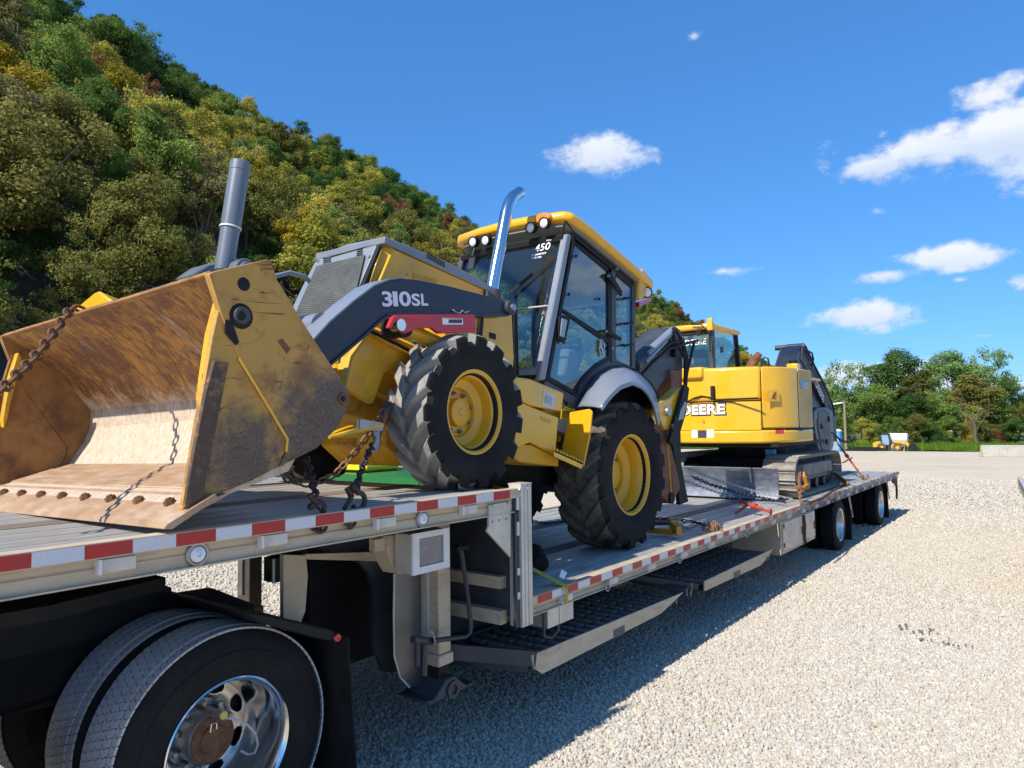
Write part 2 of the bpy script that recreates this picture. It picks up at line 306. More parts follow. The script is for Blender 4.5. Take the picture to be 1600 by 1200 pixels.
# ------------------------------------------------------------------ ground
def gz(x, y):
    t = max(0, min(y, 104)-18); return -(.010*t+.00015*t*t)
def spaced(a, b, n, c, p=2.2):
    out_ = []
    for i in range(n+1):
        t = i/n*2-1; out_.append(c+(abs(t)**p)*((b-c) if t > 0 else (a-c)))
    return out_
def sheet(name, xs, ys, zf, m, kind='structure'):
    vs = [(x, y, zf(x, y)) for y in ys for x in xs]; w = len(xs)
    fs = [(j*w+i, j*w+i+1, (j+1)*w+i+1, (j+1)*w+i) for j in range(len(ys)-1) for i in range(w-1)]
    me = bpy.data.meshes.new(name); me.from_pydata(vs, [], fs); me.shade_smooth(); me.materials.append(m)
    o = bpy.data.objects.new(name, me); col.objects.link(o); return tag(o, kind=kind)
def gravel_mat(name, obj_random=False):
    m = bpy.data.materials.new(name); m.use_nodes = True; T = m.node_tree; L = T.links.new; b = T.nodes['Principled BSDF']; b.inputs['Roughness'].default_value = .92; b.inputs['Specular IOR Level'].default_value = .2
    tc = T.nodes.new('ShaderNodeTexCoord')
    cr = T.nodes.new('ShaderNodeValToRGB'); e = cr.color_ramp.elements
    e[0].position = 0; e[0].color = (.38, .345, .285, 1); e[1].position = 1; e[1].color = (.60, .56, .485, 1)
    for p, c in ((.12, (.46, .42, .355, 1)), (.45, (.515, .475, .405, 1)), (.72, (.47, .41, .33, 1)), (.85, (.545, .515, .45, 1))):
        q = e.new(p); q.color = c
    big = T.nodes.new('ShaderNodeTexNoise'); big.inputs['Scale'].default_value = .22; big.inputs['Detail'].default_value = 5; L(tc.outputs['Object'], big.inputs['Vector'])
    bm_ = T.nodes.new('ShaderNodeMapRange'); L(big.outputs['Fac'], bm_.inputs[0]); bm_.inputs[1].default_value = .3; bm_.inputs[2].default_value = .7; bm_.inputs[3].default_value = .98; bm_.inputs[4].default_value = 1.16
    if obj_random:
        oi = T.nodes.new('ShaderNodeObjectInfo'); L(oi.outputs['Random'], cr.inputs[0])
        n = T.nodes.new('ShaderNodeTexNoise'); n.inputs['Scale'].default_value = 1.7; n.inputs['Detail'].default_value = 6; L(tc.outputs['Object'], n.inputs['Vector'])
        r = T.nodes.new('ShaderNodeMapRange'); L(n.outputs['Fac'], r.inputs[0]); r.inputs[1].default_value = .3; r.inputs[2].default_value = .7; r.inputs[3].default_value = .82; r.inputs[4].default_value = 1.12
        s = T.nodes.new('ShaderNodeVectorMath'); s.operation = 'SCALE'; L(cr.outputs[0], s.inputs[0]); L(r.outputs[0], s.inputs['Scale'])
        ge = T.nodes.new('ShaderNodeNewGeometry'); lo = T.nodes.new('ShaderNodeTexNoise'); lo.inputs['Scale'].default_value = .55; lo.inputs['Detail'].default_value = 5; L(ge.outputs['Position'], lo.inputs['Vector'])     # dusty and cleaner patches of the yard
        lr = T.nodes.new('ShaderNodeMapRange'); L(lo.outputs['Fac'], lr.inputs[0]); lr.inputs[1].default_value = .42; lr.inputs[2].default_value = .68; lr.inputs[4].default_value = .55
        dm = T.nodes.new('ShaderNodeMix'); dm.data_type = 'RGBA'; L(lr.outputs[0], dm.inputs['Factor']); L(s.outputs[0], dm.inputs['A']); dm.inputs['B'].default_value = (.50, .435, .335, 1)
        L(dm.outputs['Result'], b.inputs['Base Color'])
    else:
        hs = []
        for sc_, w_ in ((23, 1), (58, .45)):
            v = T.nodes.new('ShaderNodeTexVoronoi'); v.inputs['Scale'].default_value = sc_; L(tc.outputs['Object'], v.inputs['Vector']); hs.append((v, w_))
        sp = T.nodes.new('ShaderNodeSeparateColor'); L(hs[0][0].outputs['Color'], sp.inputs[0]); L(sp.outputs[0], cr.inputs[0])
        s = T.nodes.new('ShaderNodeVectorMath'); s.operation = 'SCALE'; L(cr.outputs[0], s.inputs[0]); L(bm_.outputs[0], s.inputs['Scale'])
        # faint brown run of traffic dust
        wv = T.nodes.new('ShaderNodeTexNoise'); wv.inputs['Scale'].default_value = .35; wv.inputs['Detail'].default_value = 8; mp = T.nodes.new('ShaderNodeMapping'); mp.inputs['Scale'].default_value = (.25, 1.6, 1); mp.inputs['Rotation'].default_value = (0, 0, .2); L(tc.outputs['Object'], mp.inputs[0]); L(mp.outputs[0], wv.inputs['Vector'])
        wr = T.nodes.new('ShaderNodeMapRange'); L(wv.outputs['Fac'], wr.inputs[0]); wr.inputs[1].default_value = .52; wr.inputs[2].default_value = .72; wr.inputs[4].default_value = .35
        mxn = T.nodes.new('ShaderNodeMix'); mxn.data_type = 'RGBA'; L(wr.outputs[0], mxn.inputs['Factor']); s2 = T.nodes.new('ShaderNodeVectorMath'); s2.operation = 'MULTIPLY'; L(s.outputs[0], s2.inputs[0]); s2.inputs[1].default_value = (1.08, 1.0, .86); L(s2.outputs[0], mxn.inputs['A']); mxn.inputs['B'].default_value = (.47, .42, .345, 1)
        L(mxn.outputs['Result'], b.inputs['Base Color'])
        ad = None
        for v, w_ in hs:
            q = T.nodes.new('ShaderNodeMath'); q.operation = 'MULTIPLY'; L(v.outputs['Distance'], q.inputs[0]); q.inputs[1].default_value = -w_
            if ad is None: ad = q
            else:
                z = T.nodes.new('ShaderNodeMath'); L(ad.outputs[0], z.inputs[0]); L(q.outputs[0], z.inputs[1]); ad = z
        bp = T.nodes.new('ShaderNodeBump'); bp.inputs['Strength'].default_value = .55; bp.inputs['Distance'].default_value = .02; L(ad.outputs[0], bp.inputs['Height']); L(bp.outputs[0], b.inputs['Normal'])
    return m
M_gravel = gravel_mat('gravel_ground'); M_stone = gravel_mat('gravel_stone', True)
ys = spaced(-60, 1600, 110, 12); xs = spaced(-900, 900, 90, 0)
ground = sheet('ground', xs, ys, gz, M_gravel)

# loose stones near the camera
stones = bpy.data.collections.new('stone_shapes')
for k in range(5):
    b_ = bmesh.new(); bmesh.ops.create_icosphere(b_, subdivisions=2, radius=.5)
    r2 = random.Random(k); planes = [(Vector((r2.gauss(0, 1), r2.gauss(0, 1), r2.gauss(0, 1))).normalized(), r2.uniform(.26, .4)) for _ in range(7)]
    for v in b_.verts:
        for n_, d_ in planes:
            e_ = v.co.dot(n_)-d_
            if e_ > 0: v.co -= n_*e_*.9
        v.co.x *= 1.15; v.co.z *= .8
    me = bpy.data.meshes.new('stone'); b_.to_mesh(me); b_.free(); me.shade_smooth(); me.set_sharp_from_angle(angle=.5); me.materials.append(M_stone)
    stones.objects.link(bpy.data.objects.new('stone', me))
def scatter(name, o, coll, density, smin, smax, seed=0, tilt=True, mdata=None):
    g = bpy.data.node_groups.new(name, 'GeometryNodeTree')
    g.interface.new_socket('Geometry', in_out='INPUT', socket_type='NodeSocketGeometry'); g.interface.new_socket('Geometry', in_out='OUTPUT', socket_type='NodeSocketGeometry')
    gi = g.nodes.new('NodeGroupInput'); go = g.nodes.new('NodeGroupOutput'); L = g.links.new
    ins = g.nodes.new('GeometryNodeInstanceOnPoints'); ci = g.nodes.new('GeometryNodeCollectionInfo'); ci.inputs['Collection'].default_value = coll
    ci.inputs['Separate Children'].default_value = True; ci.inputs['Reset Children'].default_value = True
    if density:
        dp = g.nodes.new('GeometryNodeDistributePointsOnFaces'); dp.inputs['Density'].default_value = density; dp.inputs['Seed'].default_value = seed
        L(gi.outputs[0], dp.inputs['Mesh']); L(dp.outputs['Points'], ins.inputs['Points'])
    else: L(gi.outputs[0], ins.inputs['Points'])
    L(ci.outputs[0], ins.inputs['Instance']); ins.inputs['Pick Instance'].default_value = True
    rv = g.nodes.new('FunctionNodeRandomValue'); rv.data_type = 'FLOAT_VECTOR'
    rv.inputs[0].default_value = (-3.2, -3.2, -3.2) if tilt else (0, 0, -3.2); rv.inputs[1].default_value = (3.2, 3.2, 3.2) if tilt else (0, 0, 3.2)
    rv.inputs['Seed'].default_value = seed
    L(rv.outputs[0], ins.inputs['Rotation'])
    sv = g.nodes.new('FunctionNodeRandomValue'); sv.inputs[2].default_value = smin; sv.inputs[3].default_value = smax; sv.inputs['Seed'].default_value = seed+9
    L(sv.outputs[1], ins.inputs['Scale'])
    if density: 
        jn = g.nodes.new('GeometryNodeJoinGeometry'); L(ins.outputs[0], jn.inputs[0]); L(jn.outputs[0], go.inputs[0])
    else: L(ins.outputs[0], go.inputs[0])
    md = o.modifiers.new('scatter', 'NODES'); md.node_group = g
def patch(poly, z): 
    me = bpy.data.meshes.new('gravel'); me.from_pydata([(x, y, z) for x, y in poly], [], [tuple(range(len(poly)))]); me.materials.append(M_gravel)
    o = bpy.data.objects.new('gravel', me); col.objects.link(o); return tag(o, 'loose crushed limestone covering the yard', 'gravel', kind='stuff')
g1 = patch([(-2.4, 1.2), (2.9, 1.2), (4.2, 7.5), (-2.4, 7.5)], .004); scatter('near_stones', g1, stones, 2700, .014, .038, 1)
g2 = patch([(-2.6, 7.5), (4.2, 7.5), (5.2, 14), (-2.6, 14)], .004); scatter('mid_stones', g2, stones, 1250, .016, .042, 2)
g4 = patch([(-2.6, 14), (5.2, 14), (9, 27), (-2.6, 27)], .004); scatter('distant_stones', g4, stones, 230, .022, .06, 4)
g3 = patch([(-9.5, 3.5), (-2.6, 3.5), (-2.6, 12), (-9.5, 12)], .004); scatter('far_side_stones', g3, stones, 350, .025, .055, 3)

# ------------------------------------------------------------------ trees
def leaf_mat(name, c1, c2, c3, scale=.45):
    m = bpy.data.materials.new(name); m.use_nodes = True; T = m.node_tree; T.nodes.clear(); L = T.links.new
    tc = T.nodes.new('ShaderNodeTexCoord'); n = T.nodes.new('ShaderNodeTexNoise'); n.inputs['Scale'].default_value = scale; n.inputs['Detail'].default_value = 7; n.inputs['Roughness'].default_value = .75
    oi = T.nodes.new('ShaderNodeObjectInfo'); ad = T.nodes.new('ShaderNodeVectorMath'); L(tc.outputs['Object'], ad.inputs[0])
    sc_ = T.nodes.new('ShaderNodeVectorMath'); sc_.operation = 'SCALE'; sc_.inputs[0].default_value = (60, 37, 51); L(oi.outputs['Random'], sc_.inputs['Scale']); L(sc_.outputs[0], ad.inputs[1]); L(ad.outputs[0], n.inputs['Vector'])
    cr = T.nodes.new('ShaderNodeValToRGB'); e = cr.color_ramp.elements; e[0].position = .36; e[0].color = (*c1, 1); e[1].position = .66; e[1].color = (*c3, 1); q = e.new(.52); q.color = (*c2, 1)
    L(n.outputs['Fac'], cr.inputs[0])
    hs = T.nodes.new('ShaderNodeHueSaturation'); L(cr.outputs[0], hs.inputs['Color'])
    r1 = T.nodes.new('ShaderNodeMapRange'); L(oi.outputs['Random'], r1.inputs[0]); r1.inputs[3].default_value = .485; r1.inputs[4].default_value = .515; L(r1.outputs[0], hs.inputs['Hue'])
    r2_ = T.nodes.new('ShaderNodeMapRange'); L(oi.outputs['Random'], r2_.inputs[0]); r2_.inputs[3].default_value = 1.25; r2_.inputs[4].default_value = .8; L(r2_.outputs[0], hs.inputs['Value'])
    df = T.nodes.new('ShaderNodeBsdfDiffuse'); tl = T.nodes.new('ShaderNodeBsdfTranslucent'); L(hs.outputs[0], df.inputs[0]); L(hs.outputs[0], tl.inputs[0])
    mx_ = T.nodes.new('ShaderNodeMixShader'); mx_.inputs[0].default_value = .42; L(df.outputs[0], mx_.inputs[1]); L(tl.outputs[0], mx_.inputs[2])
    o = T.nodes.new('ShaderNodeOutputMaterial'); L(mx_.outputs[0], o.inputs[0]); return m
LEAF = {
 'dark green': leaf_mat('dark_green_leaves', (0.052, 0.107, 0.029), (0.093, 0.169, 0.042), (0.162, 0.254, 0.063)),
 'mid green': leaf_mat('mid_green_leaves', (0.100, 0.156, 0.042), (0.183, 0.275, 0.063), (0.332, 0.397, 0.100)),
 'olive': leaf_mat('olive_leaves', (0.133, 0.145, 0.040), (0.232, 0.226, 0.059), (0.336, 0.299, 0.084)),
 'yellow green': leaf_mat('yellow_green_leaves', (0.206, 0.229, 0.045), (0.407, 0.390, 0.074), (0.670, 0.538, 0.101)),
 'golden': leaf_mat('golden_leaves', (0.232, 0.209, 0.032), (0.394, 0.328, 0.042), (0.534, 0.418, 0.053)),
 'russet': leaf_mat('russet_leaves', (0.153, 0.094, 0.057), (0.289, 0.138, 0.071), (0.396, 0.211, 0.101)),
 'greyish': leaf_mat('grey_brown_leaves', (0.157, 0.147, 0.063), (0.255, 0.232, 0.095), (0.348, 0.299, 0.126)),
 'bright green': leaf_mat('bright_green_leaves', (0.144, 0.240, 0.060), (0.282, 0.408, 0.120), (0.473, 0.591, 0.213)),
}
M_bark = mat('bark', (.13, .105, .08), .9, var=.3, stretch=(3, 3, .5))
def crown_mesh(seed, n, leaf, rx, h0, h1, nl, sparse=1.0, spread=.5):
    R = np.random.RandomState(seed); cz, rz = (h0+h1)/2, (h1-h0)/2
    nb = max(6, nl//4); d = R.normal(size=(nb, 3)); d /= np.linalg.norm(d, axis=1)[:, None]
    big = d*R.uniform(.25, .80, nb)[:, None]; big[:, 2] = np.minimum(big[:, 2]+R.uniform(-.05, .18, nb), .66)
    br_ = R.uniform(.26, .46, nb); cen = big*np.array([rx, rx, rz])+np.array([0, 0, cz])
    ns = nb*9; par = R.randint(0, nb, ns); e = R.normal(size=(ns, 3)); e /= np.linalg.norm(e, axis=1)[:, None]; e[:, 2] *= .8
    sc_ = cen[par]+e*(br_[par]*R.uniform(.45, 1.1, ns))[:, None]*np.array([rx, rx, rz*.8]); sr = R.uniform(.08, .24, ns)*rx
    w = sr**2.2; idx = R.choice(ns, n, p=w/w.sum())
    q = R.normal(size=(n, 3)); q /= np.linalg.norm(q, axis=1)[:, None]
    rr_ = sr[idx]*np.clip(R.normal(.82, .27*sparse, n), 0, 1.9)
    p = sc_[idx]+q*rr_[:, None]*np.array([1, 1, .72]); p[:, 2] -= .25*(rr_/rx)**2*rx
    k_ = p[:, 2] < h0*.4; p[k_, 2] = h0*.4+R.uniform(0, 1.5, k_.sum())
    nn = q+R.normal(size=(n, 3))*spread+np.array([0, 0, .25]); nn /= np.linalg.norm(nn, axis=1)[:, None]
    t = np.cross(nn, R.normal(size=(n, 3))); t /= np.linalg.norm(t, axis=1)[:, None]; b_ = np.cross(nn, t)
    s = leaf*R.uniform(.55, 1.25, n)[:, None]
    V = np.stack([p-t*s*.5, p+b_*s*.36+t*s*.05, p+t*s*.5, p-b_*s*.36+t*s*.05], 1).reshape(-1, 3)
    me = bpy.data.meshes.new('crown'); me.vertices.add(4*n); me.vertices.foreach_set('co', V.ravel().astype(np.float32))
    me.loops.add(4*n); me.loops.foreach_set('vertex_index', np.arange(4*n, dtype=np.int32)); me.polygons.add(n); me.polygons.foreach_set('loop_start', np.arange(0, 4*n, 4, dtype=np.int32)); 
    me.update(calc_edges=True); me.validate(); return me, cen
def trunk_mesh(seed, h, cen, r=.2, n=7):
    m = MB(); R = random.Random(seed); pts = [(R.uniform(-.15, .15)*i, R.uniform(-.15, .15)*i, h*i/4) for i in range(5)]
    m.tube([(0, 0, -2.5)]+pts, [r*1.3, r*1.15, r, r*.8, r*.55, r*.3], n)
    for k in range(min(7, len(cen))):
        c = cen[k]; i = R.choice((1, 2, 3)); a = Vector(pts[i]); b_ = Vector(c); mid = a.lerp(b_, .5)+Vector((0, 0, .3)); m.tube([a, mid, b_], [r*.45, r*.3, r*.1], 5)
    bmesh.ops.recalc_face_normals(m.bm, faces=m.bm.faces[:]); me = bpy.data.meshes.new('trunk'); m.bm.to_mesh(me); m.bm.free(); me.shade_smooth(); me.materials.append(M_bark); return me
SHAPES = []; HTS = (12.5, 11.5, 14, 11, 13, 12); RXS = (4.2, 4.6, 3.6, 5.0, 4.0, 3.4)
for k in range(6):
    rx = RXS[k]; h1 = HTS[k]; h0 = (1.2, .8, 1.6, .8, .6, 1.4)[k]
    cm_, cen = crown_mesh(20+k, 15000, (.25, .25, .23, .26, .25, .22)[k], rx, h0, h1, (44, 52, 40, 56, 48, 36)[k], 1.0 if k != 5 else 1.7)
    SHAPES.append((cm_, trunk_mesh(k, h1*.72, cen)))
CM = {}
def crown_of(k, kind, name='crown'):     # the crown shapes are shared, the leaf colour sits on the object
    me = SHAPES[k][0]
    if not me.materials: me.materials.append(None)
    c = bpy.data.objects.new(name, me); c.material_slots[0].link = 'OBJECT'; c.material_slots[0].material = LEAF[kind]
    return c
def tree(loc, k, kind, s, label, group, rz=0, sx=1, name='tree', cat='tree', trunk=True):
    t = thing(name, loc, label, cat, group); t.scale = (s*sx, s*sx, s); t.rotation_euler.z = rz
    c = crown_of(k, kind); col.objects.link(c); c.parent = t
    if trunk: q = bpy.data.objects.new('trunk', SHAPES[k][1]); col.objects.link(q); q.parent = t
    return t
HA = math.radians(8.8); ha = Vector((-math.sin(HA), math.cos(HA), 0)); hl = Vector((-math.cos(HA), -math.sin(HA), 0))
def hp(u, v): return Vector((CAM.x, 0, 0))+ha*u+hl*v
def hh(u, v):
    base = -.0 if u < 20 else max(-2.0, -.012*(u-20))
    if v < 36: return base-.3
    t = min(1, (v-36)/80); bumps = 1.6*math.sin(u*.06+v*.1)+1.2*math.sin(u*.13-1+v*.05)
    ridge = 59+4*math.sin(u*.021+.6)+2.5*math.sin(u*.055)
    z = base+ridge*(t**.95)+bumps*min(1, t*4)
    if v > 116: z -= (v-116)*.12
    if u > 560: z *= max(0, 1-(u-560)/420)
    return z
M_hill = mat('forest_floor', (.055, .05, .028), .95, var=.5, vscale=.4, bump=.3, bscale=3, dirt=(.09, .065, .04), dirt_scale=.3)
us = list(range(-60, 600, 12))+list(range(600, 1100, 40)); vs_ = [34, 36, 40, 46, 54, 62, 72, 84, 96, 106, 116, 128, 160, 220]
pts_ = [tuple(hp(u, v)+Vector((0, 0, hh(u, v)-.3))) for u in us for v in vs_]; w_ = len(vs_)
me = bpy.data.meshes.new('hillside'); me.from_pydata(pts_, [], [(i*w_+j, i*w_+j+1, (i+1)*w_+j+1, (i+1)*w_+j) for i in range(len(us)-1) for j in range(w_-1)]); me.shade_smooth(); me.materials.append(M_hill)
hill = bpy.data.objects.new('hillside', me); col.objects.link(hill); tag(hill, kind='structure')
KT = {'dark green': 'dark green leafy tree', 'mid green': 'mid green leafy tree', 'olive': 'olive brown autumn tree', 'yellow green': 'yellow green autumn tree', 'golden': 'golden yellow autumn tree', 'russet': 'russet brown autumn tree', 'greyish': 'grey brown thin leaved tree'}
cand = []; R_ = random.Random(11)
v = 39.0
while v < 124:
    u = -14.0
    while u < 640:
        uu, vv = u+R_.uniform(-2.6, 2.6), v+R_.uniform(-2.4, 2.4); p = hp(uu, vv); p.z = hh(uu, vv)-.4
        d = p-CAM; dep = d.dot(fw)
        if dep > 5:
            px = 800+F*d.dot(rt)/dep
            if -170 < px < 1420: cand.append((d.length, uu, vv, p, px))
        u += 5.6 if u < 220 else 7.5
    v += 5.5
cand.sort(key=lambda c: c[0])
def pick_kind(uu, vv, r):
    n = math.sin(uu*.09+vv*.05)+math.sin(vv*.11-uu*.03+2)+r.gauss(0, .8)
    if vv > 98: ks = ('dark green',)*5+('mid green',)*3+('olive', 'yellow green') if uu > 25 else ('russet',)*3+('dark green',)*2+('mid green',)
    elif vv > 75: ks = ('dark green', 'dark green', 'mid green', 'olive', 'russet', 'yellow green', 'olive') if uu > 22 else ('russet', 'greyish', 'olive', 'olive', 'dark green')
    else: ks = ('olive', 'yellow green', 'olive', 'mid green', 'golden', 'olive', 'greyish', 'yellow green')
    return ks[int(abs(n*97.3)) % len(ks)]
far_pts = {}
def where(kind, vv, px):
    a = 'low on the hillside' if vv < 56 else 'halfway up the hillside' if vv < 92 else 'near the hill crest'
    b = 'at far left' if px < 110 else 'over the bucket' if px < 230 else 'left of the grey cylinder' if px < 335 else 'behind the grey cylinder' if px < 430 else 'between grey cylinder and grille' if px < 520 else 'above the slanted grille' if px < 610 else 'above the engine hood' if px < 700 else 'left of the exhaust stack' if px < 790 else 'behind the backhoe cab' if px < 1000 else 'far along the ridge'
    return '%s %s, %s' % (KT[kind], a, b)
for i, (dl, uu, vv, p, px) in enumerate(cand):
    kind = pick_kind(uu, vv, R_); k = R_.choice((0, 1, 2, 3, 4)) if kind not in ('greyish', 'russet') else R_.choice((5, 5, 1))
    s = R_.uniform(.72, 1.12)*(1.0 if vv > 46 else .8); rz = R_.uniform(0, 6.28)
    if vv > 100: s *= R_.uniform(.8, 1.15)
    if i < 285:
        tree(p, k, kind, s, where(kind, vv, px), KT[kind]+'s on the hillside', rz, R_.uniform(.85, 1.15))
    else: far_pts.setdefault(kind, []).append(tuple(p))
for kind, ps in far_pts.items():
    cl = bpy.data.collections.new(kind.replace(' ', '_')+'_far_crowns')
    for k in (0, 1, 3, 4): cl.objects.link(crown_of(k, kind))
    me = bpy.data.meshes.new('far_forest'); me.from_pydata(ps, [], []); o = bpy.data.objects.new('far_forest', me); col.objects.link(o)
    tag(o, 'far %s trees running along the receding ridge' % kind, 'forest', kind='stuff'); scatter('far_forest_'+kind, o, cl, 0, .75, 1.2, 5, tilt=False)
# thin bare trunks standing among the leafy trees
mb_ = MB(); Rb = random.Random(9)
mb_.tube([(0, 0, -1), (.2, 0, 4), (-.1, .2, 8), (.3, 0, 12)], [.17, .14, .10, .03], 6)
for k in range(15):
    z = Rb.uniform(4, 11); a = Vector((.1, .1, z)); e = a+Vector((Rb.uniform(-2.6, 2.6), Rb.uniform(-2.6, 2.6), Rb.uniform(1.2, 3.6))); mb_.tube([a, a.lerp(e, .5)+Vector((0, 0, -.2)), e], [.06, .04, .012], 4)
bmesh.ops.recalc_face_normals(mb_.bm, faces=mb_.bm.faces[:]); bare_me = bpy.data.meshes.new('bare_trunk'); mb_.bm.to_mesh(bare_me); mb_.bm.free(); bare_me.materials.append(mat('pale_bark', (.30, .265, .22), .9, var=.2))
for j, (uu, vv, wl) in enumerate([(34, 40, 'left of the grey cylinder'), (24, 84, 'high up at far left'), (26, 88, 'beside the russet trees at far left'), (21, 70, 'halfway up at the left picture edge'), (52, 39, 'just right of the grey cylinder'), (62, 70, 'halfway up behind the grille')]):
    p = hp(uu, vv); p.z = hh(uu, vv); t = thing('bare_tree', p, 'pale leafless trunk '+wl, 'tree', 'bare trunks on the hillside'); o = bpy.data.objects.new('trunk', bare_me); col.objects.link(o); o.parent = t; t.rotation_euler.z = j*1.3; t.scale = (1, 1, .8+.07*j)
# undergrowth in the hill's foot
cl = bpy.data.collections.new('brush_shapes')
for kd, k in (('dark green', 1), ('olive', 3), ('mid green', 0)): cl.objects.link(crown_of(k, kd, 'bush'))
ps = []
for i in range(900):
    uu, vv = R_.uniform(-10, 330), R_.uniform(37, 100); p = hp(uu, vv); ps.append((p.x, p.y, hh(uu, vv)-1.6))
me = bpy.data.meshes.new('undergrowth'); me.from_pydata(ps, [], []); o = bpy.data.objects.new('undergrowth', me); col.objects.link(o); tag(o, 'dense brush filling the foot of the wooded hillside', 'undergrowth', kind='stuff'); scatter('brush', o, cl, 0, .28, .5, 8, tilt=False)

# tree line past the yard: (px, top, dist, width px, shape, kind, label)
def place(px, dist, z=None):
    d = ray(px, 657); d.z = 0; d.normalize(); f2 = Vector((fw.x, fw.y, 0)).normalized(); p = Vector((CAM.x, 0, 0))+d*(dist/d.dot(f2)); p.z = gz(p.x, p.y) if z is None else z; return p
LINE = [(1317, 566, 112, 100, 3, 'bright green', 'open pale green tree rising behind the white lamp pole'),
 (1400, 552, 116, 105, 1, 'dark green', 'tall dark tree behind the small yellow loader'),
 (1440, 572, 112, 95, 0, 'olive', 'olive tree right of the tall dark tree at the yard edge'),
 (1362, 604, 106, 95, 1, 'mid green', 'low bushy green tree left of the small yellow loader cab'),
 (1492, 552, 117, 115, 1, 'bright green', 'bright green tree with silvery top at centre of the tree line'),
 (1546, 545, 117, 95, 3, 'bright green', 'tallest pale green tree above the concrete barrier'),
 (1524, 580, 109, 105, 0, 'olive', 'olive brown tree in front of the two pale green trees'),
 (1472, 606, 105, 85, 3, 'mid green', 'round mid green tree in front of the bright green tree'),
 (1424, 618, 103, 75, 1, 'dark green', 'short dark tree just above the loader bucket'),
 (1572, 596, 114, 60, 1, 'dark green', 'dark tree at the right end of the yard tree line'),
 (1606, 632, 150, 90, 0, 'mid green', 'distant low tree at the right edge of the view'),
 (1650, 600, 150, 120, 3, 'mid green', 'distant broad tree beyond the second trailer'),
 (1292, 612, 118, 70, 1, 'mid green', 'green tree half hidden by the excavator arm'),
 (1270, 640, 125, 70, 3, 'dark green', 'dark tree behind the excavator counterweight')]
for px, top, dist, w, k, kind, lab in LINE:
    p = place(px, dist, -1.5); H = at_y(px, top, p.y).z-p.z; s = H/HTS[k]*1.05; sx = (w/F*dist/2)/RXS[k]/s
    tree(p, k, kind, s, lab, 'trees along the far edge of the yard', R_.uniform(0, 6), sx*1.08)
for j, (px, top, w, kind) in enumerate([(1350, 655, 50, 'yellow green'), (1392, 650, 45, 'mid green'), (1430, 648, 44, 'olive'), (1455, 655, 40, 'dark green'), (1483, 650, 46, 'mid green'), (1513, 648, 30, 'golden'), (1540, 658, 44, 'olive'), (1565, 662, 40, 'russet'), (1590, 655, 50, 'dark green'), (1310, 650, 50, 'dark green')]):
    p = place(px, 101+R_.uniform(-1, 2), -1.6); H = at_y(px, top, p.y).z-p.z; k = (1, 3)[j % 2]; s = H/HTS[k]*1.1; sx = (w/F*101/2)/RXS[k]/s
    p.z -= 2.2*s
    nb = ('left of the small yellow loader', 'behind the small yellow loader cab', 'above the small loader bucket', 'right of the small loader bucket', 'midway between loader and barrier', 'below the tree line', 'above the barrier end', 'behind the concrete barrier', 'beside the right end of the tree line', 'behind the lamp pole')[j]
    tree(p, k, kind, s*1.15, '%s shrub at the grass edge %s' % (kind, nb), 'shrubs at the yard edge', R_.uniform(0, 6), sx, name='shrub', cat='shrub', trunk=False)
for i in range(34):
    px = 1255+i*13; p = place(px, R_.uniform(122, 140), -1.6); kd = R_.choice(('dark green', 'mid green', 'olive', 'mid green')); sc_ = R_.uniform(.58, .80)
    tree(p, R_.choice((0, 1, 3, 4)), kd, sc_, KT[kd]+' in the second row behind the yard tree line', 'second row of trees behind the yard: '+kd, R_.uniform(0, 6), 1.15)
# bare dead tree
p = place(1522, 100, -1.5); t = thing('bare_tree', p, 'leafless grey tree standing in front of the green tree line', 'tree'); m = MB(); Rb = random.Random(5)
m.tube([p, p+Vector((.1, 0, 2.0)), p+Vector((-.1, 0, 4.2))], [.14, .11, .06], 7); m.build('trunk', M_bark, t)
m = MB()
for k in range(13):
    a = p+Vector((0, 0, Rb.uniform(1.2, 3.8))); e_ = a+Vector((Rb.uniform(-2.2, 2.2), Rb.uniform(-.8, .8), Rb.uniform(1.5, 3.8))); m.tube([a, a.lerp(e_, .5)+Vector((0, 0, -.25)), e_], [.05, .035, .012], 5)
m.build('branches', M_bark, t)

# grass bank
M_grassg = leaf_mat('grass_blades', (.09, .17, .02), (.15, .26, .03), (.24, .32, .05), .2)
def grz(x, y): return gz(x, y)+.05+.25*max(0, min(1, (y-97)/8))+.1*math.sin(x*.6)
M_gr = mat('grass_soil', (.075, .12, .02), .95, var=.4, vscale=.6, dirt=(.14, .12, .05), dirt_scale=.4, dirt_amt=.7)
grs = sheet('grass_bank', [-60+i*4 for i in range(60)], [93.5, 95, 97, 99, 102, 106, 112, 120, 135, 170, 260], grz, M_gr)
gb = bmesh.new()
for k in range(9):
    a = random.uniform(0, 6.28); x, y = random.uniform(-.18, .18), random.uniform(-.18, .18); w = .035; h = random.uniform(.35, .75); dx, dy = math.cos(a)*w, math.sin(a)*w
    q = [gb.verts.new(c) for c in ((x-dx, y-dy, 0), (x+dx, y+dy, 0), (x+random.uniform(-.2, .2), y+random.uniform(-.2, .2), h))]; gb.faces.new(q)
me = bpy.data.meshes.new('grass_tuft'); gb.to_mesh(me); gb.free(); me.materials.append(M_grassg)
gc = bpy.data.collections.new('grass_shapes'); gc.objects.link(bpy.data.objects.new('grass_tuft', me))
gp = sheet('grass', [-42+i*6 for i in range(14)], [94, 98, 104, 112], lambda x, y: grz(x, y)+.01, M_gr, kind='stuff'); tag(gp, 'strip of bright green grass below the tree line', 'grass'); scatter('grass_tufts', gp, gc, 7, .7, 1.5, 3, tilt=False)

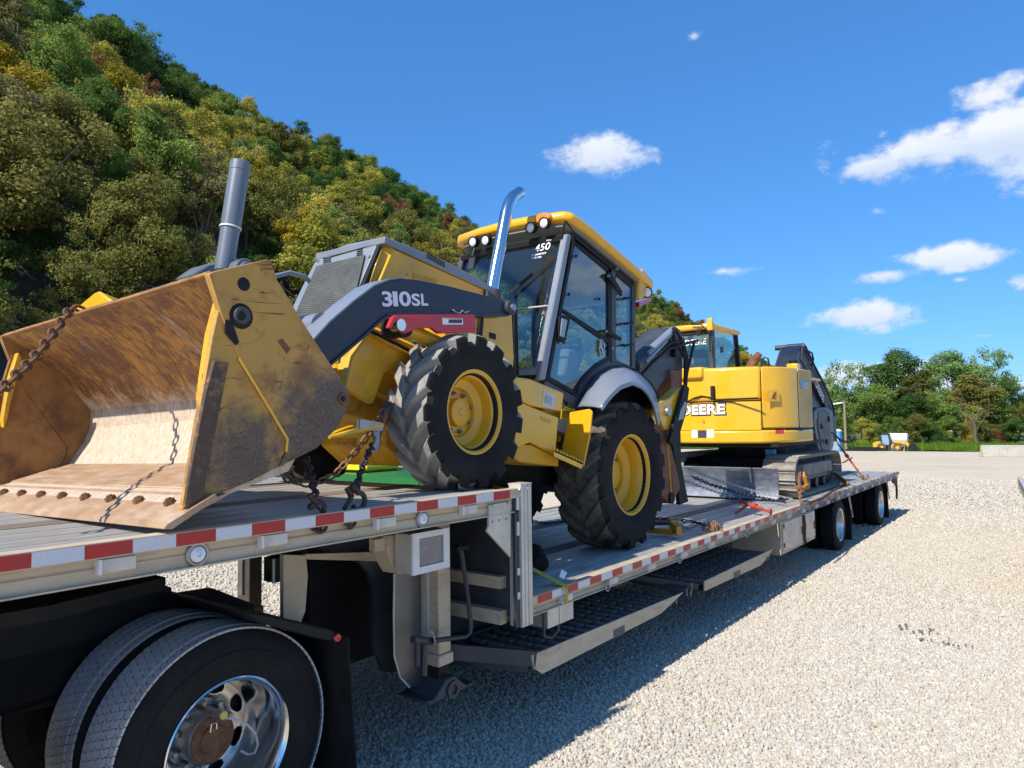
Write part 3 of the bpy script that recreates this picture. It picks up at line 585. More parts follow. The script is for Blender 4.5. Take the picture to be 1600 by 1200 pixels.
# dark clods dropped on the gravel
for j, (px, py, n, lab) in enumerate(((1432, 986, 18, 'scatter of dark mud crumbs on the open gravel'), (1471, 1006, 12, 'smaller clump of dark mud crumbs right of the other'))):
    c = at_z(px, py, .02); t = thing('mud_clods', c, lab, 'mud', None); q = MB(); Rm = random.Random(j+2); n0 = 0
    for k in range(n):
        r = Rm.uniform(.005, .014); p = c+Vector((Rm.gauss(0, .11), Rm.gauss(0, .05), Rm.uniform(.005, .02))); bmesh.ops.create_icosphere(q.bm, subdivisions=1, radius=r, matrix=Matrix.Translation(p))
    o = q.build('crumbs', mat('dark_mud_%d' % j, (.17, .135, .10), .95), t); o['kind'] = 'stuff'
# ------------------------------------------------------------------ far objects in the yard
def simple_wheel(parent, c, r, w, tyre_m, rim_m, rimr, n=28, name='wheel'):
    """a wheel with its axle along x: tyre + rim, centre c, outer side +x"""
    hub = MB(); hub.lathe([(-w/2, rimr*.95), (-w*.44, r*.93), (-w*.3, r), (w*.3, r), (w*.44, r*.93), (w/2, rimr*.98), (w*.42, rimr*.92), (-w*.4, rimr*.9)], c, (1, 0, 0), n, closed=True)
    t = hub.build(name, tyre_m, parent)
    m = MB(); m.lathe([(w*.46, rimr), (w*.48, rimr*.95), (w*.1, rimr*.82), (w*.12, rimr*.3), (w*.22, rimr*.28), (w*.22, 0)], c, (1, 0, 0), n); m.build('rim', rim_m, t)
    return t
# Jersey barrier
b0, b1 = place(1531, 50), place(1690, 50); t = thing('concrete_barrier', b0, 'pale concrete barrier lying at the far right of the yard', 'barrier')
dv = (b1-b0); nn = Vector((-dv.y, dv.x, 0)).normalized(); prof = [(-.3, 0), (-.3, .08), (-.16, .33), (-.1, .82), (.1, .82), (.16, .33), (.3, .08), (.3, 0)]
m = MB(); m.prism([b0+nn*a+Vector((0, 0, z)) for a, z in prof], dv); m.build('body', M_conc, t, bevel=.02)
m = MB(); e0 = b0-dv.normalized()*.02; m.beam(e0+Vector((0, 0, .1)), e0+Vector((0, 0, .6)), .05, .05); m.build('end_bar', M_steelshiny, t)
# compact loader, seen from its side
lc = place(1390, 82); lc.z = gz(lc.x, lc.y); t = thing('compact_loader', lc, 'small yellow wheel loader parked far off below the trees', 'loader'); t.scale = (.74, .74, .74)
ex = Vector((1, 0, 0))*1.0
def Lp(x, z, y=0): return lc+Vector((x, y, z))
def lprism(name, pts, y0, y1, m_): q = MB(); q.prism([Lp(x, z, y0) for x, z in pts], (0, y1-y0, 0)); return q.build(name, m_, t, bevel=.02)
lprism('engine_hood', [(-2.4, .7), (-2.4, 1.25), (-1.9, 1.5), (-1.3, 1.5), (-1.2, .55), (-2.2, .5)], -.6, .6, M_yel)
cb = lprism('cab', [(-1.25, .75), (-1.35, 2.55), (-1.2, 2.7), (-.1, 2.7), (.15, 1.6), (.1, .75)], -.55, .55, M_char)
q = MB(); q.prism([Lp(x, z, -.57) for x, z in [(-1.05, 1.0), (-1.15, 2.5), (-.25, 2.5), (-.1, 1.6), (-.15, 1.0)]], (0, .02, 0)); q.build('window', M_bluegrey, cb)
lprism('front_frame', [(.1, .5), (.1, 1.0), (.9, 1.3), (1.5, 1.2), (1.7, .7), (1.4, .45)], -.35, .35, M_yel)
for y in (-.55, .45):
    lprism('lift_arm', [(.45, 1.35), (.5, 1.55), (.9, 1.62), (2.3, 1.4), (2.75, .5), (2.55, .45), (2.1, 1.1), (.9, 1.3)], y, y+.1, M_yel)
lprism('bucket', [(2.6, .1), (2.5, .8), (2.9, 1.25), (3.3, 1.1), (3.75, .06)], -1.0, 1.0, M_black)
for x in (-1.15, 1.05):
    for y in (-.8, .8):
        s = -1 if y < 0 else 1
        q = MB(); q.lathe([(-.2, .3), (-.19, .58), (-.1, .64), (.1, .64), (.19, .58), (.2, .3)], Lp(x, .64, y), (0, s, 0), 20); w = q.build('wheel', M_rubmid, t)
        q = MB(); q.lathe([(.2, .36), (.08, .32), (.1, .12), (.1, 0)], Lp(x, .64, y), (0, s, 0), 16); q.build('rim', M_yel, w)
p = lc+Vector((.35, 3, -.35)); t = thing('white_tank', p, 'white tank standing behind the small yellow loader', 'tank'); m = MB(); m.lathe([(-1, 0), (-1, .55), (-.9, .62), (.9, .62), (1, .55), (1, 0)], p+Vector((0, 0, 1.75)), (1, 0, 0), 18); m.build('barrel', M_wpaint, t)
m = MB(); m.box(p.x-.7, p.x-.5, p.y-.4, p.y+.4, p.z, p.z+1.3); m.box(p.x+.5, p.x+.7, p.y-.4, p.y+.4, p.z, p.z+1.3); m.build('stand', M_grey, t)
p = place(1345, 80); t = thing('steel_beam_pile', p, 'dark steel beams lying left of the small yellow loader', 'beams')
for i in range(5): m = MB(); m.box(p.x-1.6+i*.35, p.x+1.3+i*.3, p.y-.8+i*.35, p.y-.6+i*.35, p.z+.02*i, p.z+.22+(i % 3)*.12); m.build('beam', M_black, t)
p = place(1305, 74); t = thing('portable_toilet', p, 'blue plastic cabin behind the excavator arm', 'cabin'); m = MB(); m.box(p.x-.5, p.x+.5, p.y-.5, p.y+.5, p.z, p.z+2.1); m.build('walls', M_blue, t, bevel=.04); m = MB(); m.prism([(p.x-.55, p.y-.55, p.z+2.1), (p.x+.55, p.y-.55, p.z+2.1), (p.x+.3, p.y-.3, p.z+2.3), (p.x-.3, p.y-.3, p.z+2.3)], (0, 1, 0)); m.build('roof', M_wpaint, t)
m = MB(); m.box(p.x-.35, p.x+.35, p.y-.53, p.y-.5, p.z+.1, p.z+1.95); m.build('door', M_bluegrey, t)
p = place(1320, 86); t = thing('lamp_pole', p, 'wooden pole with a white lamp arm before the trees', 'pole'); m = MB(); m.tube([p, p+Vector((0, 0, 6.0))], [.16, .12], 8); m.build('pole', M_wpole, t)
m = MB(); q = p+Vector((0, 0, 5.7)); m.tube([q, q+Vector((-.6, -.1, .1)), q+Vector((-1.4, -.2, -.05))], .05, 6); m.beam(q+Vector((-.2, -.1, .1)), q+Vector((-1.9, -.25, -.15)), .35, .16); m.build('lamp_head', M_wpaint, t)

# second trailer whose corner shows at the right edge
A = at_z(1590, 745, .98); B = at_z(1640, 836, .98); dv = (B-A).normalized(); nv = Vector((-dv.y, dv.x, 0)); nv = nv if nv.x > 0 else -nv
t = thing('parked_flatbed_trailer', Vector((A.x, A.y, 0)), 'silver flatbed trailer corner cut off by the right picture edge', 'trailer')
m = MB(); m.prism([A+Vector((0, 0, -.02)), A+dv*6-Vector((0, 0, .02)), A+dv*6+nv*2.5-Vector((0, 0, .02)), A+nv*2.5-Vector((0, 0, .02))], (0, 0, -.05)); m.build('deck', M_plank, t)
m = MB(); m.prism([A, A+dv*6, A+dv*6+nv*.05, A+nv*.05], (0, 0, -.16)); m.build('side_rail', M_alu, t)
m = MB(); m.prism([A+dv*.05-nv*.01, A+nv*2.5+dv*.05, A+nv*2.5-dv*.01, A-nv*.01-dv*.01], (0, 0, -.2)); m.build('end_rail', M_aludirt, t)
m = MB()
for k in (.5, 1.9): m.prism([A+nv*k+dv*.1-Vector((0, 0, .2)), A+nv*k+dv*5.8-Vector((0, 0, .2)), A+nv*(k+.12)+dv*5.8-Vector((0, 0, .2)), A+nv*(k+.12)+dv*.1-Vector((0, 0, .2))], (0, 0, -.22))
m.build('chassis_beam', M_black, t)
for k in (.25, 2.2):
    for s_ in (1.1, 4.2):
        c = A+nv*k+dv*s_; c.z = .4; q = MB(); q.lathe([(-.11, .22), (-.11, .37), (-.08, .4), (.08, .4), (.11, .37), (.11, .22)], c, nv, 24); w = q.build('wheel', M_rub, t); q = MB(); q.lathe([(-.1, .24), (-.02, .2), (-.02, 0)], c, nv, 20); q.build('rim', M_steelshiny, w)

# green flatbed with a yellow machine, beyond the trailer on its far side
YB = at_x(560, 745, -6.5).y; a = at_y(500, 748, YB); b = at_y(660, 748, YB)
t = thing('green_flat_trailer', Vector((a.x, YB, 0)), 'low green flat trailer seen under the backhoe front axle', 'trailer')
m = MB(); m.box(a.x-.6, b.x+.8, YB, YB+1.9, a.z-.12, a.z+.10); m.build('deck', M_green, t)
for x in (a.x+.2, a.x+1.3): q = MB(); q.lathe([(-.1, .18), (-.1, .36), (.1, .36), (.1, .18)], (x, YB+.1, .36), (0, 1, 0), 20); q.build('wheel', M_rub, t)
m = MB(); m.box(a.x-.3, b.x+.5, YB+.4, YB+.5, .5, a.z-.12); m.box(a.x-.3, b.x+.5, YB+1.5, YB+1.6, .5, a.z-.12); m.build('chassis_beam', M_black, t)
m = MB(); q0 = at_y(632, 741, YB-.02); m.box(q0.x-.55, q0.x+.3, YB-.02, YB, a.z-.1, a.z+.09); m.build('side_panel', M_green, t)
c0 = at_y(508, 735, YB+.5); c1 = at_y(578, 706, YB+.5)
t = thing('yellow_machine', Vector((c0.x, YB+.5, a.z+.1)), 'small yellow and grey machine standing on the green trailer', 'machine')
m = MB(); m.prism([(x, YB+.4, z) for x, z in ((c0.x, c0.z), (c0.x+.03, c1.z), (c1.x-.1, c1.z), (c1.x, c0.z+.1), (c1.x, c0.z))], (0, .8, 0)); m.build('body', M_lime, t, bevel=.04)
m = MB(); m.box(c0.x-.25, c1.x+.1, YB+.3, YB+1.2, a.z+.1, c0.z-.01); m.build('skid', M_bluegrey, t, bevel=.02)
d0 = at_y(517, 700, YB+.6); d1 = at_y(545, 664, YB+.6); m = MB(); m.box(d0.x, d1.x, YB+.6, YB+.9, c1.z, d1.z+.1); m.build('post', M_green, t, bevel=.03)
m = MB(); m.box(d0.x+.05, d1.x, YB+.59, YB+.91, d1.z+.1, d1.z+.2); m.build('cap', M_wpaint, t)

# ------------------------------------------------------------------ the step-deck trailer
TR = thing('step_deck_trailer', (-1.295, 9, 0), 'long aluminium step deck trailer carrying the backhoe and excavator', 'trailer')
UZ, DZ, WT = 1.527, .868, -2.59
Y0, YS, YE = .10, 3.45, 16.37
def railp(x0, s, top, bot):       # side rail section, outward direction s
    L = [(0, top), (0, top-.054), (-.012, top-.054), (-.012, top-.02), (-.03, top-.02), (-.03, top-.078), (-.036, top-.084), (-.030, top-.09), (-.03, bot+.006), (-.012, bot+.006), (-.012, bot), (-.05, bot), (-.05, top-.004), (-.07, top-.004), (-.07, top)]
    return [(x0+s*a, z) for a, z in L]
for x0, s in ((0, 1), (WT, -1)):
    m = MB(); m.prism_y(railp(x0, s, UZ, 1.387), Y0, 3.42); m.build('side_rail', M_aludirt, TR)
    m = MB(); m.prism_y(railp(x0, s, DZ, .747), 3.525, 9.2); m.build('side_rail', M_aludirt, TR)
    m = MB(); m.prism_y(railp(x0, s, DZ, .747), 9.2, YE); m.build('side_rail', M_aluworn, TR)
# deck planks: ribbed extrusions, two wood nailers
plank_me = {}
def plank(x0, w, y0, y1, z, wood, key):
    if key in plank_me:
        o = bpy.data.objects.new('deck_plank', plank_me[key]); col.objects.link(o); o.parent = TR; o.location = (x0-plank_me[key]['x0'], 0, 0); return
    if wood: pl = [(x0+.003, z-.035), (x0+w-.003, z-.035), (x0+w-.003, z), (x0+.003, z)]
    else:
        pl = [(x0+.0015, z-.04), (x0+w-.0015, z-.04)]; nr = 7; st = w/nr
        for i in range(nr-1, -1, -1): pl += [(x0+(i+1)*st-.002, z-.001), (x0+i*st+.008, z-.001), (x0+i*st+.006, z-.004), (x0+i*st+.0015, z-.004)]
    q = MB(); q.prism_y(pl, y0, y1); o = q.build('deck_plank', M_wood if wood else M_plank, TR); o.data['x0'] = x0; plank_me[key] = o.data
WOOD = (4, 9)
for z, y0, y1, kk in ((UZ-.012, Y0+.02, YS-.06, 'u'), (DZ-.012, YS+.09, YE-.03, 'l')):
    x = -.075; n = 14; w = (2.59-.15)/n
    for i in range(n): plank(x-w*(i+1)+.001, w-.002, y0, y1, z, i in WOOD, kk+('w' if i in WOOD else 'a'))
q = MB(); q.box(-2.5, -.08, Y0+.03, YS-.08, 1.4715, 1.4735); q.build('light_stop_sheet', M_dgrey, TR)  # unseen sheets added under both decks to stop sun leaking through plank gaps
q = MB(); q.box(-2.5, -.08, YS+.1, YE-.1, .8155, .8165); q.build('light_stop_sheet', M_dgrey, TR)
# reflective tape
seg = .1524
tape_me = {}
def tape(y, z, red):
    m_ = M_red if red else M_white
    if red not in tape_me:
        q = MB(); q.box(.0005, .0025, y, y+seg-.001, z-.049, z-.004); o = q.build('reflector_strip', m_, TR); o.data['y'] = y; o.data['z'] = z; tape_me[red] = o.data; return
    o = bpy.data.objects.new('reflector_strip', tape_me[red]); col.objects.link(o); o.parent = TR; o.location = (0, y-tape_me[red]['y'], z-tape_me[red]['z'])
yu, yl = .7177, 3.5761
k = -4
while yu+k*seg < 3.26:
    tape(yu+k*seg, UZ, k % 2 == 0); k += 1
tape(yl-seg+.11, DZ, False) if False else None
for k in range(0, 34):
    if k % 2 == 0 or k < 27: tape(yl+k*seg, DZ, k % 2 == 0)
for y in (8.9, 9.85, 10.75): tape(y, DZ, True)
# stake pockets
q = MB(); q.box(-.03, .0, 1.078, 1.19, 1.422, 1.470); sp = q.build('stake_pocket', M_alu, TR, bevel=.003)
q = MB(); q.box(-.03, .002, 1.066, 1.078, 1.42, 1.470); q.build('pocket_edge', M_wpaint, sp)
for k in range(-1, 4):
    if k == 0: continue
    c = inst(sp, TR); c.location = (0, .6096*k, 0); e = inst(sp.children[0], c)
for k in range(0, 21):
    c = inst(sp, TR); c.location = (0, 3.86-1.078+.6096*k, -.659); e = inst(sp.children[0], c)
# marker lights
for y in (1.422, 2.614):
    q = MB(); q.lathe([(-.03, .046), (.008, .046), (.012, .042), (.012, .034), (.004, .032)], (-.03, y, 1.434), (1, 0, 0), 28); h = q.build('marker_light', M_steelshiny, TR)
    q = MB(); q.lathe([(.0, .032), (.012, .029), (.018, .018), (.020, .010), (.014, .008), (.016, 0)], (-.03, y, 1.434), (1, 0, 0), 24); q.build('lens', M_lens, h)
# rear post of the upper deck
for x0, s in ((0, 1), (WT, -1)):
    q = MB(); pl = [(0, 3.412), (0, 3.440), (-.006, 3.442), (-.006, 3.446), (0, 3.448), (0, 3.474), (-.006, 3.476), (-.006, 3.482), (0, 3.484), (0, 3.518), (-.008, 3.525), (-.09, 3.525), (-.09, 3.412)]
    q.prism_z([(x0+s*(a+.004), y) for a, y in pl], .713, 1.545); q.build('corner_post', M_alu, TR)
    q = MB(); q.box(x0+s*-.092, x0+s*.003, 3.411, 3.526, 1.545, 1.553); q.build('post_cap', M_alu, TR)
q = MB(); q.box(-.03, -.012, 3.37, 3.41, .72, 1.50); q.build('post_backing', M_dgrey, TR)
for z0, z1 in ((1.40, 1.48), (1.25, 1.33), (1.02, 1.06), (.88, .92)):
    q = MB(); q.box(-.012, -.004, 3.385, 3.405, z0, z1); q.build('reflector_strip', M_wpaint, TR)
# gusset
q = MB(); q.prism_x(yz(-.014, [(764, 789), (798, 783), (798, 871), (761, 830), (764, 822)]), -.03, -.014); g = q.build('gusset', M_alu, TR, bevel=.002)
for a in ((769, 790), (793, 786), (769, 815), (780, 813), (791, 811)):
    p = at_x(*a, -.014); q = MB(); q.lathe([(-.003, .007), (.004, .006), (.004, 0)], p, (1, 0, 0), 8); q.build('bolt', M_steelshiny, g)
for a in ((812, 765), (825, 763)):
    p = at_x(*a, .004); q = MB(); q.lathe([(-.003, .008), (.004, .006), (.004, 0)], p, (1, 0, 0), 8); q.build('bolt', M_steelshiny, TR)
# main beams, cross members, front bulkhead of the lower deck
for x in (-.80, -1.79):
    q = MB(); q.prism_x([(.2, 1.39), (.2, 1.26), (2.5, 1.25), (3.2, .95), (3.45, .45), (4.2, .38), (12, .45), (16.2, .5), (16.2, .745), (3.9, .745), (3.5, 1.39)], x-.07, x+.07); q.build('main_beam', M_dgrey, TR)
cross = None
for i, y in enumerate(np.arange(.4, 3.3, .41)):
    q = MB(); q.box(-2.53, -.06, y, y+.08, 1.40, 1.47); q.build('cross_member', M_aludirt if i % 2 else M_dgrey, TR)
for y in np.arange(3.9, 16.2, .61):
    q = MB(); q.box(-2.53, -.06, y, y+.08, .748, .815); q.build('cross_member', M_aludirt, TR)
q = MB(); q.box(-2.5, -.10, 3.425, 3.445, .76, 1.50); q.build('bulkhead', M_dgrey, TR)
q = MB(); q.box(-2.5, -.12, 3.36, 3.42, .93, 1.0); q.box(-2.5, -.12, 3.36, 3.42, .72, .80); q.build('cross_brace', M_aludirt, TR)
# arch brace and small box behind it
q = MB(); X = -.60
q.prism_x(yz(X, [(443, 867), (478, 868), (481, 900), (477, 955), (465, 985), (443, 985)]), X-.03, X)
q.prism_x(yz(X, [(478, 866), (600, 862), (617, 868), (617, 878), (560, 876), (478, 874)]), X-.03, X)
q.build('arch_brace', M_aludirt, TR); q = MB()
q.prism_x(yz(X, [(560, 876), (617, 878), (640, 900), (640, 1050), (600, 1050), (584, 1010), (584, 920), (576, 895)]), X-.03, X)
q.build('arch_brace', M_dgrey, TR)
q = MB(); q.box(-1.25, -.95, 2.62, 3.3, .45, 1.24); q.build('dark_backing_box', M_black, TR, bevel=.02)  # plain black box added behind the arch to keep its opening dark
q = MB(); a = at_x(429, 873, -.9); b = at_x(443, 908, -.9); q.box(-1.0, -.9, a.y, b.y+.15, b.z, a.z); q.build('air_box', M_black, TR)
q = MB(); q.box(-.905, -.895, a.y-.012, a.y, b.z, a.z); q.build('box_edge', M_wpaint, TR)
# hanger between rail and leg
X = -.25; q = MB(); q.prism_x(yz(X, [(598, 838), (640, 832), (640, 895), (622, 897), (612, 880)]), X-.12, X); q.build('leg_hanger', M_aludirt, TR, bevel=.004)
q = MB(); a = at_x(581, 843, X); q.box(X-.02, X+.02, a.y, a.y+.07, a.z-.06, a.z); q.build('hanger_tab', M_aludirt, TR)
# curved side plate
X = -.42; q = MB(); q.prism_x(yz(X, [(616, 897), (654, 885), (660, 1072), (640, 1073), (625, 1058), (616, 1025)]), X-.012, X); q.build('side_plate', M_duct, TR)
q = MB(); q.tube([at_x(a, b, X+.005) for a, b in ((616, 897), (615, 960), (616, 1025), (625, 1058), (640, 1074))], .006, 6); q.build('plate_edge', M_alu, TR)
# landing leg
def legpart(name, y0, y1, z0, z1, x0, x1, m_, bv=.006): q = MB(); q.box(x0, x1, y0, y1, z0, z1); return q.build(name, m_, TR, bevel=bv)
for xs in (0, -1.88):
    legpart('landing_leg', 3.02, 3.125, .60, 1.36, -.46+xs, -.30+xs, M_aludirt)
    legpart('leg_flange', 3.005, 3.02, .68, 1.36, -.43+xs, -.37+xs, M_alu, .002)
    legpart('leg_collar', 3.01, 3.135, .535, .598, -.47+xs, -.29+xs, M_aludirt)
    legpart('inner_leg', 3.03, 3.115, .40, .53, -.45+xs, -.31+xs, M_black)
    q = MB(); q.prism_x([(2.88, .39), (2.94, .39), (3.04, .47), (3.11, .47), (3.21, .39), (3.28, .39), (3.26, .37), (2.90, .37)], -.5+xs, -.26+xs); f = q.build('leg_foot', M_dgrey, TR, bevel=.006)
    q = MB(); q.lathe([(0, .05), (.012, .05), (.012, .028), (0, .028)], (-.26+xs, 3.09, .40), (1, 0, 0), 16); q.build('foot_eye', M_dgrey, f)
X = -.22; q = MB(); q.tube([at_x(a, b, X) for a, b in ((718, 850), (722, 868), (728, 910), (733, 951), (736, 978), (734, 988), (728, 994), (700, 998), (676, 1001))], .014, 8); ck = q.build('crank_handle', M_char, TR)
q = MB(); p = at_x(718, 856, X); q.lathe([(-.03, .02), (.03, .02)], p, (0, 1, 0), 10); q.box(p.x-.03, p.x+.03, p.y-.05, p.y+.05, p.z-.012, p.z+.012); q.build('crank_bracket', M_black, ck)
q = MB(); q.tube([at_x(a, b, -.27) for a, b in ((652, 998), (652, 1040))], .015, 8); q.tube([at_x(a, b, -.26) for a, b in ((664, 1000), (662, 1055))], .02, 8); q.tube([at_x(a, b, -.25) for a, b in ((645, 999), (676, 1002))], .022, 8); q.build('crank_gearbox', M_dgrey, TR)
q = MB(); q.tube([at_x(a, b, -.2) for a, b in ((672, 990), (674, 986), (677, 990), (680, 1004), (676, 1007))], .004, 5); q.build('crank_clip', M_chainp, TR)
# document box with a window
X = -.10; q = MB(); yo, zo = yz(X, [(644, 830), (703, 890)])[0], yz(X, [(644, 830), (703, 890)])[1]
y0, y1, z0, z1 = 2.618, 2.897, 1.138, 1.35
q.box(-.24, -.115, y0+.005, y1-.005, z0+.005, z1-.005); bx = q.build('document_box', M_alu, TR, bevel=.004)
q = MB()
for a in ((y0, y1, z1-.03, z1), (y0, y1, z0, z0+.035), (y0, y0+.048, z0+.035, z1-.03), (y1-.045, y1, z0+.035, z1-.03)): q.box(-.115, -.1, *a)
q.build('frame', M_wpaint, bx)
q = MB(); q.box(-.1145, -.109, y0+.049, y1-.046, z0+.036, z1-.031); q.build('pane', mat('grey_acrylic', (.17, .17, .18), .25, coat=.4, var=.2), bx)
q = MB(); c = Vector((-.108, y0+.085, z0+.115)); q.tube([c+Vector((0, .016*math.cos(a), .016*math.sin(a))) for a in np.linspace(0, 2*PI, 17)[:-1]], .0025, 5, closed=True); q.build('latch_ring', M_alu, bx)
# rings and ratchets under the lower rail
for y in (4.44, 5.66, 7.3):
    q = MB(); c = Vector((-.02, y, .775)); q.tube([c+Vector((.012, .036*math.cos(a), -.01+.034*math.sin(a))) for a in np.linspace(0, 2*PI, 15)[:-1]], .005, 5, closed=True); q.build('tie_ring', M_chainp, TR)
# tool box
q = MB(); q.box(-.62, -.03, 8.50, 9.97, .36, .745); tb = q.build('tool_box', M_aludirt, TR, bevel=.006)
for y0, y1 in ((8.56, 9.36), (9.44, 9.94)):
    q = MB(); q.box(-.03, -.018, y0, y1, .40, .73); d = q.build('door', M_alu, tb, bevel=.004)
    q = MB(); q.box(-.018, -.008, y1-.05, y1-.02, .50, .6); q.build('latch', M_rust, d)
    for z in (.44, .66): q = MB(); q.box(-.018, -.01, y0+.005, y0+.035, z, z+.05); q.build('hinge', M_rust, d)
q = MB(); q.tube([(-.015, 9.40, .73), (-.005, 9.41, .6), (-.01, 9.40, .45), (-.005, 9.41, .38)], .02, 6); q.build('dirty_hose', M_rust, TR)
q = MB(); q.box(-.6, -.05, 3.75, 4.05, .62, .745); q.build('bracket_box', M_alu, TR)
for x in (-.06,): q = MB(); q.tube([(x, 3.72, .74), (x, 3.72, .58), (x, 3.80, .55), (x, 3.88, .58), (x, 3.88, .74)], .012, 6); q.build('ramp_hook', M_dgrey, TR)
# running gear
def trailer_wheel(c, s, outer=True):
    R, w = .385, .205
    q = MB(); pr = [(-.5*w, .235), (-.52*w, .30), (-.47*w, .362), (-.40*w, .382)]
    for i in range(5):
        a = -.38*w+i*.152*w; pr += [(a, .385), (a+.122*w, .386), (a+.126*w, .377), (a+.148*w, .377)]
    pr += [(.40*w, .382), (.47*w, .362), (.52*w, .30), (.5*w, .235), (.42*w, .222), (-.42*w, .222)]
    q.lathe([(s*h, r) for h, r in pr], c, (1, 0, 0), 48, closed=True); t_ = q.build('wheel', M_rub, TR)
    q = MB()
    pr = [(.47*w, .245), (.52*w, .238), (.48*w, .225), (.10*w, .20), (-.35*w, .19), (-.30*w, .10), (.1*w, .085), (.15*w, .06), (.15*w, 0)] if outer else [(.4*w, .235), (.35*w, .2), (.3*w, .1), (.3*w, 0)]
    q.lathe([(s*h, r) for h, r in pr], c, (1, 0, 0), 36); q.build('rim', M_polish, t_)
for y in (11.38, 14.52):
    for x, s, o_ in ((-.135, 1, True), (-.385, 1, False), (WT+.135, -1, True), (WT+.385, -1, False)): trailer_wheel((x, y, .378), s, o_)
    q = MB(); q.cyl((-.3, y, .378), (WT+.3, y, .378), .065, 12); q.box(-.75, -.65, y-.5, y+.5, .42, .5); q.box(WT+.65, WT+.75, y-.5, y+.5, .42, .5); q.build('axle', M_black, TR)
for y in (12.08, 15.25):
    for x0 in (-.56, WT+.04):
        q = MB(); q.prism([(x0, y, .74), (x0+.52, y, .74), (x0+.52, y+.06, .05), (x0, y+.06, .05)], (0, .008, 0)); q.build('mud_flap', M_rub, TR)
    q = MB(); q.prism_x([(y-.16, .75), (y-.06, .75), (y+.12, .40), (y+.06, .40)], -.03, -.02); q.build('flap_bracket', M_aluworn, TR)
q = MB(); q.box(WT+.03, -.03, YE-.03, YE, .74, DZ-.006); q.box(WT+.3, -.3, YE-.1, YE-.02, .42, .50); q.build('rear_bumper', M_aluworn, TR)
for x in (-.45, WT+.4): q = MB(); q.box(x, x+.06, YE-.09, YE-.03, .5, .74); q.build('bumper_post', M_black, TR)
q = MB(); q.prism_x([(YE-.62, .745), (YE-.02, .745), (YE-.02, .45), (YE-.06, .32), (YE-.12, .32), (YE-.14, .6), (YE-.5, .68)], -.06, -.035); q.build('rear_flap', M_black, TR)
# scraps of worn wood along the rear edge
q = MB(); Rw = random.Random(3)
for k in range(22): y = 9.3+k*.32; q.box(-.09, -.004+Rw.uniform(-.01, .006), y, y+Rw.uniform(.15, .3), DZ-.002, DZ+Rw.uniform(.004, .012))
q.build('edge_debris', M_aluworn, TR)

# ------------------------------------------------------------------ stowed ramps
def ramp(name, label, top0, top1, bot0, bot1, nose, X, depth):
    y0, zt0 = yz(X, [top0])[0]; y1, zt1 = yz(X, [top1])[0]
    t_ = thing(name, (X, y0, .3), label, 'ramp', 'loading ramps stowed under the lower deck')
    pl = yz(X, [top0, top1, bot1, bot0, nose])
    q = MB(); q.prism_x(pl, X-.012, X); q.build('side_rail', M_aludirt, t_, bevel=.002)
    q = MB(); q.prism_x(pl, X-depth, X-depth+.012); q.build('side_rail', M_dgrey, t_)
    n = int((y1-y0)/.13); src = None
    for i in range(n):
        y = y0+.10+i*(y1-y0-.15)/n; z = lerp(zt0, zt1, i/n)-.02
        q = MB()
        for j in range(4):
            xa = X-.014-(depth-.03)*j/4-.012*(i % 2); q.box(xa-(depth-.03)/4+.03, xa-.012, y, y+.05, z-.018, z)
        q.box(X-depth+.013, X-.013, y+.052, y+.06, z-.06, z-.004); q.build('rung', M_rung, t_)
    q = MB(); q.box(X-depth+.02, X-.02, y0+.02, y1-.1, zt0-.10, zt0-.085); q.build('base_pan', M_dgrey, t_)
    return t_, y0, y1, zt0
r1, ya, yb, zr = ramp('loading_ramp', 'front beige edged loading ramp stowed under the step of the lower deck', (831, 1024), (1069, 925), (848, 1053), (1033, 959), (834, 1044), -.02, .62)
r2, yc, yd, zr2 = ramp('loading_ramp', 'rear beige edged loading ramp stowed next to the tool box', (1101, 908), (1209, 857), (1103, 923), (1190, 883), (1101, 922), -.02, .62)
for rp, px, wd in ((r1, (959, 985, 981, 1000), 0), (r2, (1147, 895, 1160, 902), 0)):
    a = at_x(px[0], px[1], -.018); b = at_x(px[2], px[3], -.018)
    q = MB(); q.box(-.019, -.0165, a.y, a.y+(.16 if rp is r1 else .17), a.z-.055, a.z); q.build('maker_plate', M_decal, rp)
q = MB(); q.beam((-.02, ya+.04, zr-.03), (-.66, ya-.62, zr+.1), .03, .09); q.beam((-.06, ya+.02, zr-.06), (-.9, ya-.4, zr-.02), .03, .10); q.build('carrier_arm', M_dgrey, TR)
p = at_x(1080, 926, -.02); q = MB(); q.beam(p+Vector((0, 0, 0)), p+Vector((-1.1, -.15, .16)), .06, .06); q.beam(p+Vector((0, .14, .03)), p+Vector((-.9, -.5, .2)), .07, .05); q.build('carrier_arm', M_dgrey, TR)

